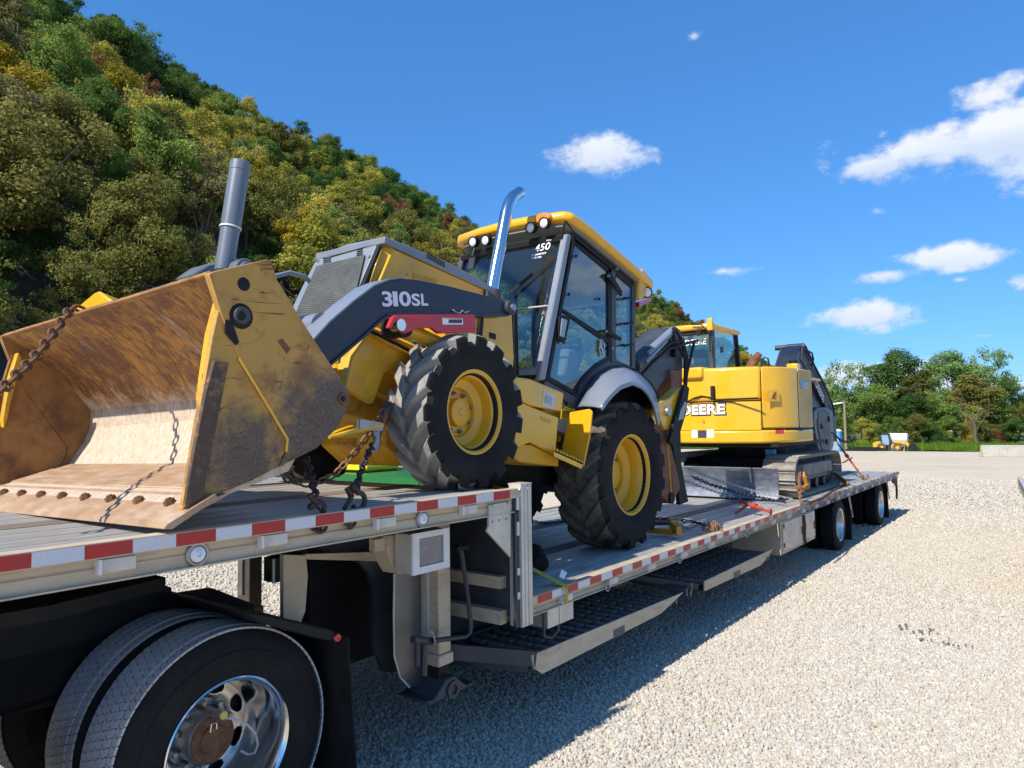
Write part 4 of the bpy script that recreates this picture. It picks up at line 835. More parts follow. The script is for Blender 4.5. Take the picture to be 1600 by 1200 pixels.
# ------------------------------------------------------------------ tractor drive axle
TK = thing('semi_truck', (-1.3, 1.8, 0), 'black semi truck rear end with polished dual wheels under the trailer nose', 'truck')
WY, WZ, WX = 1.80, .50, -.545
def truck_tyre(xc, s, name='wheel'):
    w = .27; q = MB()
    pr = [(-.5*w, .295), (-.525*w, .318), (-.54*w, .322), (-.54*w, .328), (-.53*w, .332), (-.545*w, .36), (-.545*w, .40), (-.56*w, .403), (-.56*w, .412), (-.54*w, .416), (-.53*w, .44), (-.47*w, .487), (-.40*w, .503), (.40*w, .503), (.47*w, .487), (.53*w, .44), (.54*w, .416), (.56*w, .412), (.56*w, .403), (.545*w, .40), (.545*w, .36), (.53*w, .332), (.54*w, .328), (.54*w, .322), (.525*w, .318), (.5*w, .295), (.44*w, .285), (-.44*w, .285)]
    q.lathe([(s*h, r) for h, r in pr], (xc, WY, WZ), (1, 0, 0), 72, closed=True); t_ = q.build(name, M_rub, TK)
    q = MB(); NB = 92; ribs = [(-.47, -.31), (-.275, -.115), (-.08, .08), (.115, .275), (.31, .47)]
    for j, (a0, a1) in enumerate(ribs):
        for i in range(NB):
            z = .18 if j in (0, 4) else .55
            th0 = (i+.5*(j % 2))*2*PI/NB; dth = 2*PI/NB*.86; sk = .35*2*PI/NB
            rt_ = .515-(.006 if j in (0, 4) else 0); rb = .5
            P = []
            for (a, off) in ((a0, 0), ((a0+a1)/2, sk), (a1, 0)):
                for r_ in (rb, rt_):
                    for e in (0, dth): P.append(Vector((xc+a*w, WY+r_*math.cos(th0+e+off), WZ+r_*math.sin(th0+e+off))))
            V = [q.bm.verts.new(p) for p in P]
            for b in (0, 4):
                q.f([V[b+2], V[b+3], V[b+7], V[b+6]]); q.f([V[b], V[b+2], V[b+6], V[b+4]]); q.f([V[b+1], V[b+5], V[b+7], V[b+3]])
            q.f([V[0], V[1], V[3], V[2]]); q.f([V[8], V[10], V[11], V[9]])
    q.build('tread', M_tread, t_); return t_
wo = truck_tyre(WX, 1); wi = truck_tyre(WX-.345, 1)
wfar = truck_tyre(WT-WX, -1); truck_tyre(WT-WX+.345, -1)
# deep dish aluminium wheel with hand holes
def dish(xc, s, par):
    q = MB(); c = (xc, WY, WZ)
    q.lathe([(s*.132, .292), (s*.142, .300), (s*.146, .294), (s*.138, .286), (s*.10, .272), (s*.02, .266), (s*-.06, .260), (s*-.10, .252), (s*-.125, .238)], c, (1, 0, 0), 72)
    q.build('rim', M_chrome, par)
    q = MB(); n = 288; nh = 8; ri = list(np.linspace(.238, .150, 24)); xs_ = [-.115-.013*((r-.20)/.046)**2 for r in ri]
    ring = [[q.bm.verts.new((xc+s*xs_[j], WY+r*math.cos(2*PI*k/n), WZ+r*math.sin(2*PI*k/n))) for k in range(n)] for j, r in enumerate(ri)]
    for j in range(len(ri)-1):
        for k in range(n):
            ph = (k+.5)/n*nh % 1-.5; rm = (ri[j]+ri[j+1])/2
            if (ph/.29)**2+((rm-.202)/.033)**2 < 1: continue
            q.f([ring[j][k], ring[j][(k+1) % n], ring[j+1][(k+1) % n], ring[j+1][k]])
    d = q.build('disc', M_polish, par)
    sm = d.modifiers.new('thick', 'SOLIDIFY'); sm.thickness = .014
    q = MB(); q.lathe([(s*-.132, .150), (s*-.13, .124), (s*-.07, .118), (s*-.02, .112), (s*-.012, .106)], c, (1, 0, 0), 40); q.build('hub_rim', M_steelshiny, par)
    q = MB(); q.lathe([(s*-.012, .106), (s*-.006, .10), (s*-.006, .065), (s*.004, .06), (s*.004, 0)], c, (1, 0, 0), 32); hb = q.build('hub', M_rust, par)
    for k in range(10):
        a = 2*PI*(k+.5)/10; q = MB(); q.lathe([(s*-.13, .019), (s*-.09, .018), (s*-.08, .012), (s*-.08, 0)], (xc, WY+.138*math.cos(a), WZ+.138*math.sin(a)), (1, 0, 0), 6); q.build('lug_nut', M_steelshiny, par)
    q = MB(); q.lathe([(s*-.135, .15), (s*-.17, .25), (s*-.17, 0)], c, (1, 0, 0), 24); q.build('brake_drum', M_black, par)
for o_ in [c for c in TK.children]:          # the forward drive axle carries the same wheels
    c_ = inst(o_, TK); c_.location.y -= 1.32
    for ch in o_.children: inst(ch, c_)
dish(WX, 1, wo); dish(WT-WX, -1, wfar)
# tyre inflation hose and valve
X = WX+.05; vp = at_x(348, 1117, X); q = MB(); q.cyl(vp+Vector((-.05, -.01, -.01)), vp, .02, 14); q.cyl(vp+Vector((-.08, .03, -.05)), vp+Vector((-.03, 0, 0)), .012, 8); hs = q.build('inflator_valve', M_steelshiny, TK)
q = MB(); q.cyl(vp, vp+Vector((.012, 0, 0)), .018, 14); q.build('valve_cap', mat('yellow_cap', (.6, .5, .08), .4), hs)
q = MB(); q.tube([vp+Vector((-.004, 0, -.012)), at_x(365, 1123, X), at_x(385, 1131, X), at_x(399, 1146, X), at_x(403, 1163, X), at_x(398, 1176, X-.02), at_x(388, 1179, X-.05), at_x(376, 1173, X-.08)], .0055, 7); q.build('inflator_hose', mat('grey_hose', (.5, .5, .5), .4), hs)
q = MB(); bx_ = at_x(334, 1136, X+.01); q.tube([bx_+Vector((0, -.012, .016)), bx_+Vector((0, .014, .012)), bx_+Vector((0, .014, -.014)), bx_+Vector((0, -.016, -.016))], .004, 5, closed=True); q.build('valve_bracket', M_chrome, hs)
# frame, axle, fifth wheel, flaps
for x in (-1.10, -1.49): q = MB(); q.prism_x([(-2.5, .70), (-2.5, .93), (2.0, .93), (2.2, .86), (2.2, .70)], x-.04, x+.04); q.build('frame_rail', M_black, TK)
q = MB(); q.cyl((-.6, WY, WZ), (WT+.6, WY, WZ), .09, 14); q.lathe([(-.2, 0), (-.16, .18), (.16, .18), (.2, 0)], (-1.295, WY, WZ), (1, 0, 0), 20); q.build('axle', M_black, TK)
X = -1.06; q = MB(); q.prism_x(yz(X, [(-60, 955), (230, 905), (268, 918), (268, 931), (335, 920), (397, 944), (398, 962), (420, 980), (420, 1040), (-60, 1130)]), X-.06, X); q.build('suspension_hanger', M_black, TK)
q = MB(); q.prism_z([(-1.8, .6), (-.8, .6), (-.75, 1.2), (-.9, 1.75), (-1.1, 1.75), (-1.295, 1.3), (-1.5, 1.75), (-1.7, 1.75), (-1.85, 1.2)], 1.13, 1.19); q.build('fifth_wheel', M_black, TK)
fy = 2.36
for xs in ((-.95, -.30), (WT+.30, WT+.95)):
    q = MB(); q.prism([(xs[0], fy, .86), (xs[1], fy, .86), (xs[1], fy+.06, .12), (xs[0], fy+.05, .12)], (0, .01, 0)); q.build('mud_flap', M_rub, TK)
X = -.31; q = MB(); q.prism_x(yz(X, [(385, 958), (420, 962), (523, 985), (523, 1001), (505, 1000), (410, 975)]), X-.7, X); q.build('quarter_fender', M_black, TK, bevel=.006)
p = at_x(526, 996, X); q = MB(); q.cyl(p+Vector((-.03, 0, 0)), p+Vector((.004, 0, 0)), .022, 18); l = q.build('marker_light', M_black, TK); q = MB(); q.lathe([(0, .021), (.008, .017), (.008, .008), (.004, .006), (.006, 0)], p+Vector((.004, 0, 0)), (1, 0, 0), 18); q.build('lens', M_redlens, l)
# ------------------------------------------------------------------ backhoe loader
def at_pl(px, py, p0, n):
    d = ray(px, py); n = Vector(n); return CAM+d*((Vector(p0)-CAM).dot(n)/d.dot(n))
BH = thing('backhoe_loader', (-1.12, 4.4, 1.5), 'yellow backhoe loader with charcoal arms straddling the trailer step', 'backhoe loader')
def bh(name, X0, X1, pts, m_, par=None, bevel=.004, seg=1):
    q = MB(); q.prism_x(yz(X0, pts), X1, X0); return q.build(name, m_, par or BH, bevel=bevel, seg=seg)
# --- bucket
def rust_mat():
    m = bpy.data.materials.new('rusted_bucket_paint'); m.use_nodes = True; T = m.node_tree; L = T.links.new; b = T.nodes['Principled BSDF']
    tc = T.nodes.new('ShaderNodeTexCoord')
    def nz(scale, st, rot=(0, 0, 0), det=8, ro=.65):
        mp = T.nodes.new('ShaderNodeMapping'); mp.inputs['Scale'].default_value = st; mp.inputs['Rotation'].default_value = rot; L(tc.outputs['Object'], mp.inputs[0])
        n = T.nodes.new('ShaderNodeTexNoise'); n.inputs['Scale'].default_value = scale; n.inputs['Detail'].default_value = det; n.inputs['Roughness'].default_value = ro; L(mp.outputs[0], n.inputs['Vector']); return n.outputs['Fac']
    def rng(s, a, b_, c=0, d=1):
        r = T.nodes.new('ShaderNodeMapRange'); L(s, r.inputs[0]); r.inputs[1].default_value = a; r.inputs[2].default_value = b_; r.inputs[3].default_value = c; r.inputs[4].default_value = d; return r.outputs[0]
    def mixc(f, a, b_):
        x = T.nodes.new('ShaderNodeMix'); x.data_type = 'RGBA'; L(f, x.inputs['Factor'])
        for v, s in ((a, 'A'), (b_, 'B')):
            if isinstance(v, tuple): x.inputs[s].default_value = (*v, 1)
            else: L(v, x.inputs[s])
        return x.outputs['Result']
    sc = nz(9, (1.7, .75, .75), (0, .7, .2), 12, .75); sc2 = nz(34, (2.0, .5, .5), (0, .75, .1), 8, .7); blot = nz(3.2, (1, 1, 1), det=12, ro=.72); fine = nz(70, (1, 1, 1), det=3)
    ad = T.nodes.new('ShaderNodeMath'); L(sc, ad.inputs[0]); L(sc2, ad.inputs[1]); a2 = T.nodes.new('ShaderNodeMath'); L(ad.outputs[0], a2.inputs[0]); L(blot, a2.inputs[1])
    rust = mixc(rng(fine, .35, .65), (.095, .042, .022), (.215, .09, .038))
    c = mixc(rng(a2.outputs[0], 1.30, 1.55), (.46, .225, .04), rust)
    grey = mixc(rng(nz(4, (1.6, .6, .6), (0, .7, .2)), .62, .70), c, (.30, .27, .23))
    sp = T.nodes.new('ShaderNodeSeparateXYZ'); L(tc.outputs['Object'], sp.inputs[0])
    # floor scoured pale; its sunlit tone under the lip's shadow line painted in too
    zz = T.nodes.new('ShaderNodeMath'); L(sp.outputs[2], zz.inputs[0]); q = T.nodes.new('ShaderNodeMath'); q.operation = 'MULTIPLY_ADD'; L(blot, q.inputs[0]); q.inputs[1].default_value = .5; q.inputs[2].default_value = -.25; L(q.outputs[0], zz.inputs[1])
    pale = mixc(rng(sc2, .40, .62), (.56, .47, .36), (.42, .30, .19))
    pale = mixc(rng(fine, .5, .75), pale, (.60, .54, .45))
    c = mixc(rng(zz.outputs[0], .62, .50), grey, pale)
    L(c, b.inputs['Base Color']); b.inputs['Roughness'].default_value = .62
    bp = T.nodes.new('ShaderNodeBump'); bp.inputs['Strength'].default_value = .25; bp.inputs['Distance'].default_value = .006; L(a2.outputs[0], bp.inputs['Height']); L(bp.outputs[0], b.inputs['Normal'])
    return m
def side_mat(name, zc, dark=(.085, .056, .04)):
    """scuffed yellow plate: rusty scratches, ground bare and brown towards its lower corner"""
    m = mat(name, (.50, .275, .055), .58, var=.08, dirt=(.24, .105, .045), dirt_amt=.85, dirt_lo=.47, dirt_hi=.66, dirt_scale=5.5, dirt_stretch=(1, 1, 1), rvar=.12)
    T = m.node_tree; L = T.links.new; b = T.nodes['Principled BSDF']; src = b.inputs['Base Color'].links[0].from_socket
    tc = T.nodes.new('ShaderNodeTexCoord'); n = T.nodes.new('ShaderNodeTexNoise'); n.inputs['Scale'].default_value = 6; n.inputs['Detail'].default_value = 12; n.inputs['Roughness'].default_value = .75; L(tc.outputs['Object'], n.inputs['Vector'])
    dv = T.nodes.new('ShaderNodeVectorMath'); dv.operation = 'DISTANCE'; L(tc.outputs['Object'], dv.inputs[0]); dv.inputs[1].default_value = zc[0]
    mm = T.nodes.new('ShaderNodeMath'); mm.operation = 'MULTIPLY_ADD'; L(n.outputs['Fac'], mm.inputs[0]); mm.inputs[1].default_value = .7; L(dv.outputs['Value'], mm.inputs[2])
    r = T.nodes.new('ShaderNodeMapRange'); L(mm.outputs[0], r.inputs[0]); r.inputs[1].default_value = zc[1]+.44; r.inputs[2].default_value = zc[1]+.26
    fi = T.nodes.new('ShaderNodeTexNoise'); fi.inputs['Scale'].default_value = 120; L(tc.outputs['Object'], fi.inputs['Vector']); fr = T.nodes.new('ShaderNodeMapRange'); L(fi.outputs['Fac'], fr.inputs[0]); fr.inputs[1].default_value = .35; fr.inputs[2].default_value = .7
    dk = T.nodes.new('ShaderNodeMix'); dk.data_type = 'RGBA'; L(fr.outputs[0], dk.inputs['Factor']); dk.inputs['A'].default_value = (*dark, 1); dk.inputs['B'].default_value = (.165, .118, .085, 1)
    x = T.nodes.new('ShaderNodeMix'); x.data_type = 'RGBA'; L(r.outputs[0], x.inputs['Factor']); L(src, x.inputs['A']); L(dk.outputs['Result'], x.inputs['B']); 
    # thin dark scrapes
    w = T.nodes.new('ShaderNodeTexNoise'); w.inputs['Scale'].default_value = 3.2; w.inputs['Detail'].default_value = 3; w.inputs['Distortion'].default_value = .6; mp = T.nodes.new('ShaderNodeMapping'); mp.inputs['Rotation'].default_value = (.6, 0, 0); mp.inputs['Scale'].default_value = (1, .5, 2.4); L(tc.outputs['Object'], mp.inputs[0]); L(mp.outputs[0], w.inputs['Vector'])
    ab = T.nodes.new('ShaderNodeMath'); ab.operation = 'SUBTRACT'; L(w.outputs['Fac'], ab.inputs[0]); ab.inputs[1].default_value = .53; a2 = T.nodes.new('ShaderNodeMath'); a2.operation = 'ABSOLUTE'; L(ab.outputs[0], a2.inputs[0])
    rr_ = T.nodes.new('ShaderNodeMapRange'); L(a2.outputs[0], rr_.inputs[0]); rr_.inputs[1].default_value = .007; rr_.inputs[2].default_value = .002
    g = T.nodes.new('ShaderNodeMath'); g.operation = 'MULTIPLY'; L(rr_.outputs[0], g.inputs[0]); gn = T.nodes.new('ShaderNodeMapRange'); L(n.outputs['Fac'], gn.inputs[0]); gn.inputs[1].default_value = .45; gn.inputs[2].default_value = .55; L(gn.outputs[0], g.inputs[1])
    y = T.nodes.new('ShaderNodeMix'); y.data_type = 'RGBA'; L(g.outputs[0], y.inputs['Factor']); L(x.outputs['Result'], y.inputs['A']); y.inputs['B'].default_value = (.10, .045, .022, 1); L(y.outputs['Result'], b.inputs['Base Color'])
    return m
BKR = Vector((-1.1, 1.6, 1.55))
def rolled(q, k=.024):
    for v in q.bm.verts: v.co.z += k*v.co.x
    return q
M_bin = rust_mat()
BW = -2.21; inner = [(1.45, 2.493), (1.60, 2.40), (1.78, 2.25), (1.92, 2.076), (1.918, 1.97), (1.885, 1.885), (1.795, 1.745), (1.43, 1.645), (1.30, 1.572)]
outer = [(1.285, 1.556), (1.43, 1.615), (1.82, 1.72), (1.915, 1.87), (1.95, 1.98), (1.945, 2.10), (1.80, 2.28), (1.62, 2.42), (1.462, 2.512)]
q = MB(); q.prism_x(inner+outer, BW, -.028); rolled(q); off = BKR
bk = q.build('loader_bucket', M_bin, BH, ang=.35)
wc = wloc(BH)
def rel(v): return Vector(v)-wc
M_sideb = side_mat('bucket_back_plate_paint', (rel((0, 1.98, 1.84)), .30)); M_sidef = side_mat('bucket_side_plate_paint', (rel((0, 1.62, 1.78)), .20))
bp_px = [(325, 428), (334, 424), (417, 405), (424, 409), (433, 437), (466, 492), (500, 545), (546, 612), (547, 628), (528, 668), (495, 700), (437, 729), (447, 706), (449, 685), (425, 645), (372, 558), (345, 490)]
cl_px = [(346, 471), (353, 488), (373, 559), (425, 646), (448, 686), (446, 705), (436, 729), (392, 752), (346, 771), (287, 796), (300, 715), (320, 600), (333, 525)]
for s in (0, 1):
    q = MB(); a = yz(0, bp_px); x0 = -.03 if s == 0 else BW-.004
    q.prism_x(a, x0, x0+.032); rolled(q); p1 = q.build('back_side_plate', M_rplate if s else M_sideb, bk, bevel=.003)
    q = MB(); a = yz(0, cl_px); x0 = -.034 if s == 0 else BW+.002; q.prism_x(a, x0, x0+.03); rolled(q); p2 = q.build('front_side_plate', M_rplate if s else M_sidef, bk, bevel=.002)
    q = MB(); x0 = -.004 if s == 0 else BW-.02; q.prism_x(yz(0, [(331, 563), (354, 567), (313, 778), (285, 793), (297, 715), (318, 610)]), x0, x0+.022); rolled(q); q.build('side_cutter', mat('scraped_brown_steel', (.085, .05, .035), .7, var=.3, vscale=14, dirt=(.26, .15, .08), dirt_amt=.8, dirt_lo=.5, dirt_hi=.62, dirt_scale=22), bk, bevel=.003)
    # bright front flange of the side
    q = MB(); x0 = -.09 if s == 0 else BW+.03; q.prism_x(yz(-.04, [(343, 470), (350, 484), (335, 560), (325, 615), (319, 640), (316, 620), (322, 575), (330, 520)]), x0, x0+.055); rolled(q); q.build('side_flange', M_yeldirty, bk, bevel=.003)
# lip reinforcement, floor joints, edge
q = MB(); q.prism_x([(1.438, 2.490), (1.450, 2.505), (1.50, 2.492), (1.492, 2.475)], BW, -.03); rolled(q); q.build('top_lip', M_rplate, bk, bevel=.004)
q = MB(); q.prism_x([(1.268, 1.548), (1.278, 1.566), (1.46, 1.658), (1.475, 1.640), (1.30, 1.545)], BW-.03, .028); rolled(q)
M_edge = mat('scoured_cutting_edge', (.40, .25, .145), .55, metal=.2, var=.18, vscale=5, stretch=(1.5, .6, 1), dirt=(.50, .40, .30), dirt_amt=.6, dirt_lo=.45, dirt_hi=.65, dirt_scale=7, dirt_stretch=(.6, 2.5, 1))
q.build('cutting_edge', M_edge, bk, bevel=.003)
q = MB(); q.prism_x([(1.50, 1.672), (1.79, 1.757), (1.80, 1.745), (1.50, 1.655)], BW+.04, -.06); rolled(q); q.build('floor_plate', M_edge, bk, bevel=.004)
q = MB(); q.prism_x(yz(.0, [(262, 822), (350, 774), (350, 770), (285, 798)]), -.04, .022); rolled(q); q.build('edge_corner', M_edge, bk)
bolt = None
for k in range(9):
    q = MB(); c = Vector((-.16-.247*k, 1.385, 1.622)); n = Vector((0, -.42, .9)).normalized(); q.lathe([(-.005, .024), (.016, .021), (.016, .012), (.022, .012), (.022, 0)], c, n, 6); rolled(q); q.build('bolt', M_rust, bk)
# holes and pivot on the back plate
def disc(px, py, X, r, depth, m_, par, name, n=16, ecc=1):
    p = at_x(px, py, X); q = MB(); q.lathe([(0, r), (depth, r*.92), (depth, 0)], p, (1, 0, 0), n); rolled(q, 0); return q.build(name, m_, par)
z_ = .003
disc(381, 444, z_, .028, .0008, M_black, bk, 'hole', 12)
disc(377, 494, z_, .052, .0008, M_black, bk, 'grease_ring'); disc(377, 493, z_+.001, .036, .014, M_dgrey, bk, 'pivot_pin'); disc(377, 493, z_+.015, .02, .004, M_black, bk, 'pivot_pin')
q = MB(); q.prism_x(yz(z_, [(434, 533), (441, 529), (454, 545), (448, 553)]), z_-.001, z_+.001); q.build('slot', M_brown, bk)
disc(536, 623, z_, .03, .012, M_brown, bk, 'boss'); disc(536, 623, z_+.012, .014, .002, M_black, bk, 'boss_hole', 10)
q = MB(); q.prism_x(yz(.004, [(352, 500), (362, 500), (374, 535), (368, 540), (352, 520)]), .001, .004); q.build('grease_smear', M_black, bk)
q = MB(); q.tube([at_x(a, b, .004) for a, b in ((374, 560), (425, 645), (449, 686), (447, 706))], .006, 6); q.build('seam_edge', M_yel2, bk)
# ear on the far side of the lip, linkage cylinder
a = at_x(128, 486, -1.62); q = MB(); Y = 1.52
P = [at_y(x_, y_, Y) for x_, y_ in ((112, 492), (118, 480), (148, 455), (153, 454), (176, 470), (174, 480), (150, 488))]
q.prism(P, (0, .10, -.03)); q.build('lip_ear', M_yel2, bk, bevel=.01)
cx_ = -.62; A_ = at_x(352, 408, cx_); B_ = at_x(376, 254, cx_); ax_ = (B_-A_).normalized(); Ln = (B_-A_).length; r0 = .048
lk = MB(); lk.lathe([(-.05, 0), (-.05, r0*.9), (Ln*.32, r0*.94), (Ln*.325, r0), (Ln*.9, r0), (Ln*.905, r0*1.05), (Ln*.99, r0*1.05), (Ln, r0*.97), (Ln, r0*.86), (Ln-.012, r0*.84), (Ln-.012, 0)], A_, ax_, 36); ck_ = lk.build('tilt_cylinder', M_cyl, BH)
q = MB(); c = A_+ax_*Ln*.33; q.lathe([(-.004, r0), (-.004, r0+.003), (.004, r0+.003), (.004, r0)], c, ax_, 30); q.build('cylinder_band', M_wpaint, ck_)
e = at_x(374, 424, cx_+.05); q = MB(); q.lathe([(-.09, .02), (-.09, .055), (.06, .055), (.06, .036), (.075, .036), (.075, 0)], e, (1, 0, 0), 30); q.build('cylinder_eye', M_cyl, ck_, bevel=.004)
e = at_x(330, 418, -1.0); q = MB(); q.prism_x(yz(-.8, [(300, 430), (325, 412), (360, 405), (372, 418), (330, 432)]), -.98, -.8); q.build('link_bracket', M_cyl, ck_, bevel=.01)
q = MB(); q.tube([at_x(a, b, -.75) for a, b in ((420, 434), (440, 429), (452, 426), (476, 432), (484, 440))], .014, 8); q.build('hydraulic_pipe', M_grey, BH)

# --- loader arms
arm_px = [(799, 475), (760, 461.5), (700, 446.5), (655, 437.5), (628, 435), (607, 437.5), (583, 447), (550, 472), (514, 503), (485, 535), (462, 566), (470, 600), (490, 600), (513, 571), (563, 529), (592, 502), (606, 492), (622, 489), (793, 492), (803, 484)]
arm = bh('loader_arm', -.33, -.46, arm_px, M_char, None, .006, 2)
# arm's lit top edge, its sky sheen put into a paler grey strip
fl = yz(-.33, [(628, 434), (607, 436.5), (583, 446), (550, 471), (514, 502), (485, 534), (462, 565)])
q = MB(); q.prism_x([(a, b+.004) for a, b in fl]+[(a+.004, b-.004) for a, b in fl[::-1]], -.475, -.322); q.build('lit_top_strip', M_grey, arm)
lo_ = yz(-.33, [(513, 571), (563, 529), (592, 502), (606, 492), (622, 489), (793, 492)]); q = MB(); q.prism_x([(a, b+.006) for a, b in lo_]+[(a, b-.01) for a, b in lo_[::-1]], -.465, -.318); q.build('bottom_flange', M_char, arm)
p = at_x(797, 481, -.32); q = MB(); q.cyl(p+Vector((-.08, 0, 0)), p+Vector((.02, 0, 0)), .05, 20); q.build('pivot_pin', M_dgrey, arm); q = MB(); q.cyl(p+Vector((.02, 0, 0)), p+Vector((.035, 0, 0)), .024, 14); q.build('pivot_bolt', M_steelshiny, arm)
def dpl(px, py): v = at_x(px, py, -.33); return v
t0 = dpl(598, 476); t1 = dpl(668, 478); xd = (t1-t0).normalized(); yd = Vector((1, 0, 0)).cross(xd)
h1 = (dpl(600, 455)-dpl(601, 478)).length
def fitpx(x0, x1, y0, y1): return ((dpl(x1, (y0+y1)/2)-dpl(x0, (y0+y1)/2)).length, (dpl(x0, y0)-dpl(x0, y1)).length)
for str_, x0, x1, ytop, ybot in (('3', 597.5, 613.5, 455, 479), ('1', 614.5, 622, 455.5, 478.5), ('0', 624, 642.5, 455, 478.5), ('S', 643.5, 657, 458.5, 478), ('L', 658.5, 669, 459, 477.5)):
    o_ = dpl(x0, ybot); w_f, h_f = fitpx(x0, x1, ytop, ybot); sk_o = xd*.0; g_ = .010
    text('lettering_outline', str_, o_-xd*g_-yd*g_, xd, yd, 1, M_navy, arm, .0012, .018, fit=(w_f+2*g_, h_f+2*g_))
    text('lettering', str_, o_, xd, yd, 1, M_ltr, arm, .002, .028 if str_ != '1' else .03, fit=(w_f, h_f))
q = MB(); q.tube([at_x(a, b, -.315) for a, b in ((708, 484), (713, 488), (718, 490), (723, 485), (726, 489), (733, 486), (728, 492))], .004, 5); q.build('tied_wire', M_chainp, arm)
arm2 = bh('loader_arm', -1.80, -1.93, [(a, b) for a, b in zip([0]*len(arm_px), arm_px)][0:0] or arm_px, M_char) if False else None
q = MB(); q.prism_x(yz(-.33, arm_px), -1.93, -1.80); q.build('loader_arm', M_char, BH, bevel=.006)
c = at_x(497, 512, -.5); q = MB(); q.cyl((-.46, c.y, c.z), (-1.8, c.y, c.z), .075, 20); q.build('cross_tube', M_grey, BH)
# red service strut
st = bh('service_strut', -.285, -.315, [(607.5, 512), (614, 496), (618.7, 492), (741, 491), (744.6, 514), (743, 518), (687, 521), (675, 512), (654, 513), (633, 521), (629, 519), (630, 503), (622, 500), (616, 505), (612, 513)], M_redp, None, .003)
p = at_x(625, 508, -.29); q = MB(); q.cyl(p+Vector((-.05, 0, 0)), p+Vector((.012, 0, 0)), .034, 20); q.build('strut_pin', M_chrome, st)
q = MB(); q.tube([at_x(a, b, -.283) for a, b in ((630, 496), (638, 496.5), (648, 498.5), (660, 497), (669, 495))], .0045, 5); q.tube([at_x(a, b, -.283) for a, b in ((688, 519), (715, 518), (742, 516))], .008, 5); q.build('strut_edge', M_redp, st)
q = MB(); q.prism_x(yz(-.284, [(691, 496), (723, 497), (723.5, 507), (692, 507)]), -.285, -.284); sk = q.build('sticker', M_white2, st); q = MB(); q.prism_x(yz(-.2835, [(701, 499), (722, 499), (722, 505), (701, 505)]), -.2842, -.2835); q.build('sticker_text', M_decal, sk)
q = MB(); q.prism_x(yz(-.2835, [(692, 496.2), (722, 497), (722, 498.3), (692, 497.6)]), -.2842, -.2835); q.build('sticker_text', M_orange, sk)
p0 = at_x(618, 507, -.42); p1 = at_x(735, 560, -.42); q = MB(); q.tube([p0, p0.lerp(p1, .55)], .045, 14); q.tube([p0.lerp(p1, .55), p1], .025, 10); q.build('lift_cylinder', M_yel, BH)
q = MB(); p = at_x(622, 512, -.40); q.cyl(p+Vector((-.08, 0, 0)), p+Vector((.06, 0, 0)), .06, 14); q.build('cylinder_mount', M_black, BH)

# --- hood and grille
TR_ = at_x(597, 371, -.82); GBR = at_x(565, 450, -.82); gd = (GBR-TR_).normalized(); gn = Vector((1, 0, 0)).cross(gd); gn = gn if gn.y < 0 else -gn
def gp_(px, py, o=0): return at_pl(px, py, TR_+gn*o, gn)
hood_side = yz(-.80, [(597, 381), (765, 456), (790, 470), (790, 520), (560, 520), (566, 445)])
q = MB(); pts = yz(-.78, [(614, 388), (765, 456), (785, 466), (785, 520), (560, 520), (590, 445)]); q.prism_x(pts, -1.46, -.78); q.build('hood_panel', M_yel, BH, bevel=.008, seg=2)
A1 = at_x(596, 381, -.835); A2 = at_x(577, 446, -.835); B1 = at_x(615, 388, -.779); B2 = at_x(606, 440, -.779)
q = MB(); f_ = [A1, B1, B2, A2]; q.prism(f_, (-.1, .03, 0)); q.build('hood_corner', M_yel, BH, bevel=.003)
tp = yz(-.79, [(597, 370), (700, 412), (772, 452), (772, 459), (765, 458), (597, 381)])
q = MB(); q.prism_x(tp, -1.46, -.765); ht = q.build('hood_top', M_grey, BH, bevel=.006, seg=2)
for i in range(9):
    for j in range(3):
        a = lerp(668, 694, i/8); b = lerp(396, 410, i/8)+j*3.2; p = at_x(a, b, -.764); q = MB(); q.box(p.x-.001, p.x+.001, p.y-.011, p.y+.008, p.z-.004, p.z+.004); q.build('vent_slot', M_black, ht)
gf = [(597, 370), (540, 382), (512, 394), (499, 401), (491, 411), (470, 452), (449, 497), (452, 520), (545, 500), (556, 462), (588, 383)]
q = MB(); q.prism([gp_(*p) for p in gf], -gn*.05); gr = q.build('grille_frame', M_grey, BH, bevel=.006, seg=2)
mesh_px = [(494, 416), (570, 398), (560, 442), (548, 500), (462, 508), (459, 496)]
q = MB(); q.prism([gp_(*p, .004) for p in mesh_px], -gn*.003); q.build('grille_backing', M_black, gr)
q = MB(); L0, L1, R0, R1 = (494, 416), (459, 500), (570, 398), (546, 500)
for i in range(34):
    t = (i+.5)/34; q.beam(gp_(lerp(L0[0], R0[0], t), lerp(L0[1], R0[1], t), .012), gp_(lerp(L1[0], R1[0], t), lerp(L1[1], R1[1], t), .012), .011, .004, gn)
for i in range(30):
    t = (i+.5)/30; a = gp_(lerp(L0[0], L1[0], t), lerp(L0[1], L1[1], t), .014); b = gp_(lerp(R0[0], R1[0], t), lerp(R0[1], R1[1], t), .014); q.beam(a, b, .007, .003, gn)
q.build('grille_mesh', mat('grille_mesh_steel', (.15, .15, .125), .45, metal=.4, var=.2, vscale=8), gr)
q = MB(); q.prism([gp_(*p, .006) for p in ((590, 382), (594, 383), (567, 450), (560, 450))], -gn*.02); q.build('grille_gasket', M_black, gr)
for cx0, cy0, n_, w_ in ((511, 407, 4, 12), (562, 393, 4, 9)):
    for k in range(n_): q = MB(); a = (cx0-w_/2, cy0-4+k*3.0+1); q.beam(gp_(*a, .004), gp_(a[0]+w_, a[1]-1.5, .004), .004, .007, gn); q.build('grille_slot', M_black, gr)
q = MB(); q.beam(gp_(515, 402, .003), gp_(585, 382, .003), .004, .006, gn); q.build('grille_line', M_black, gr)
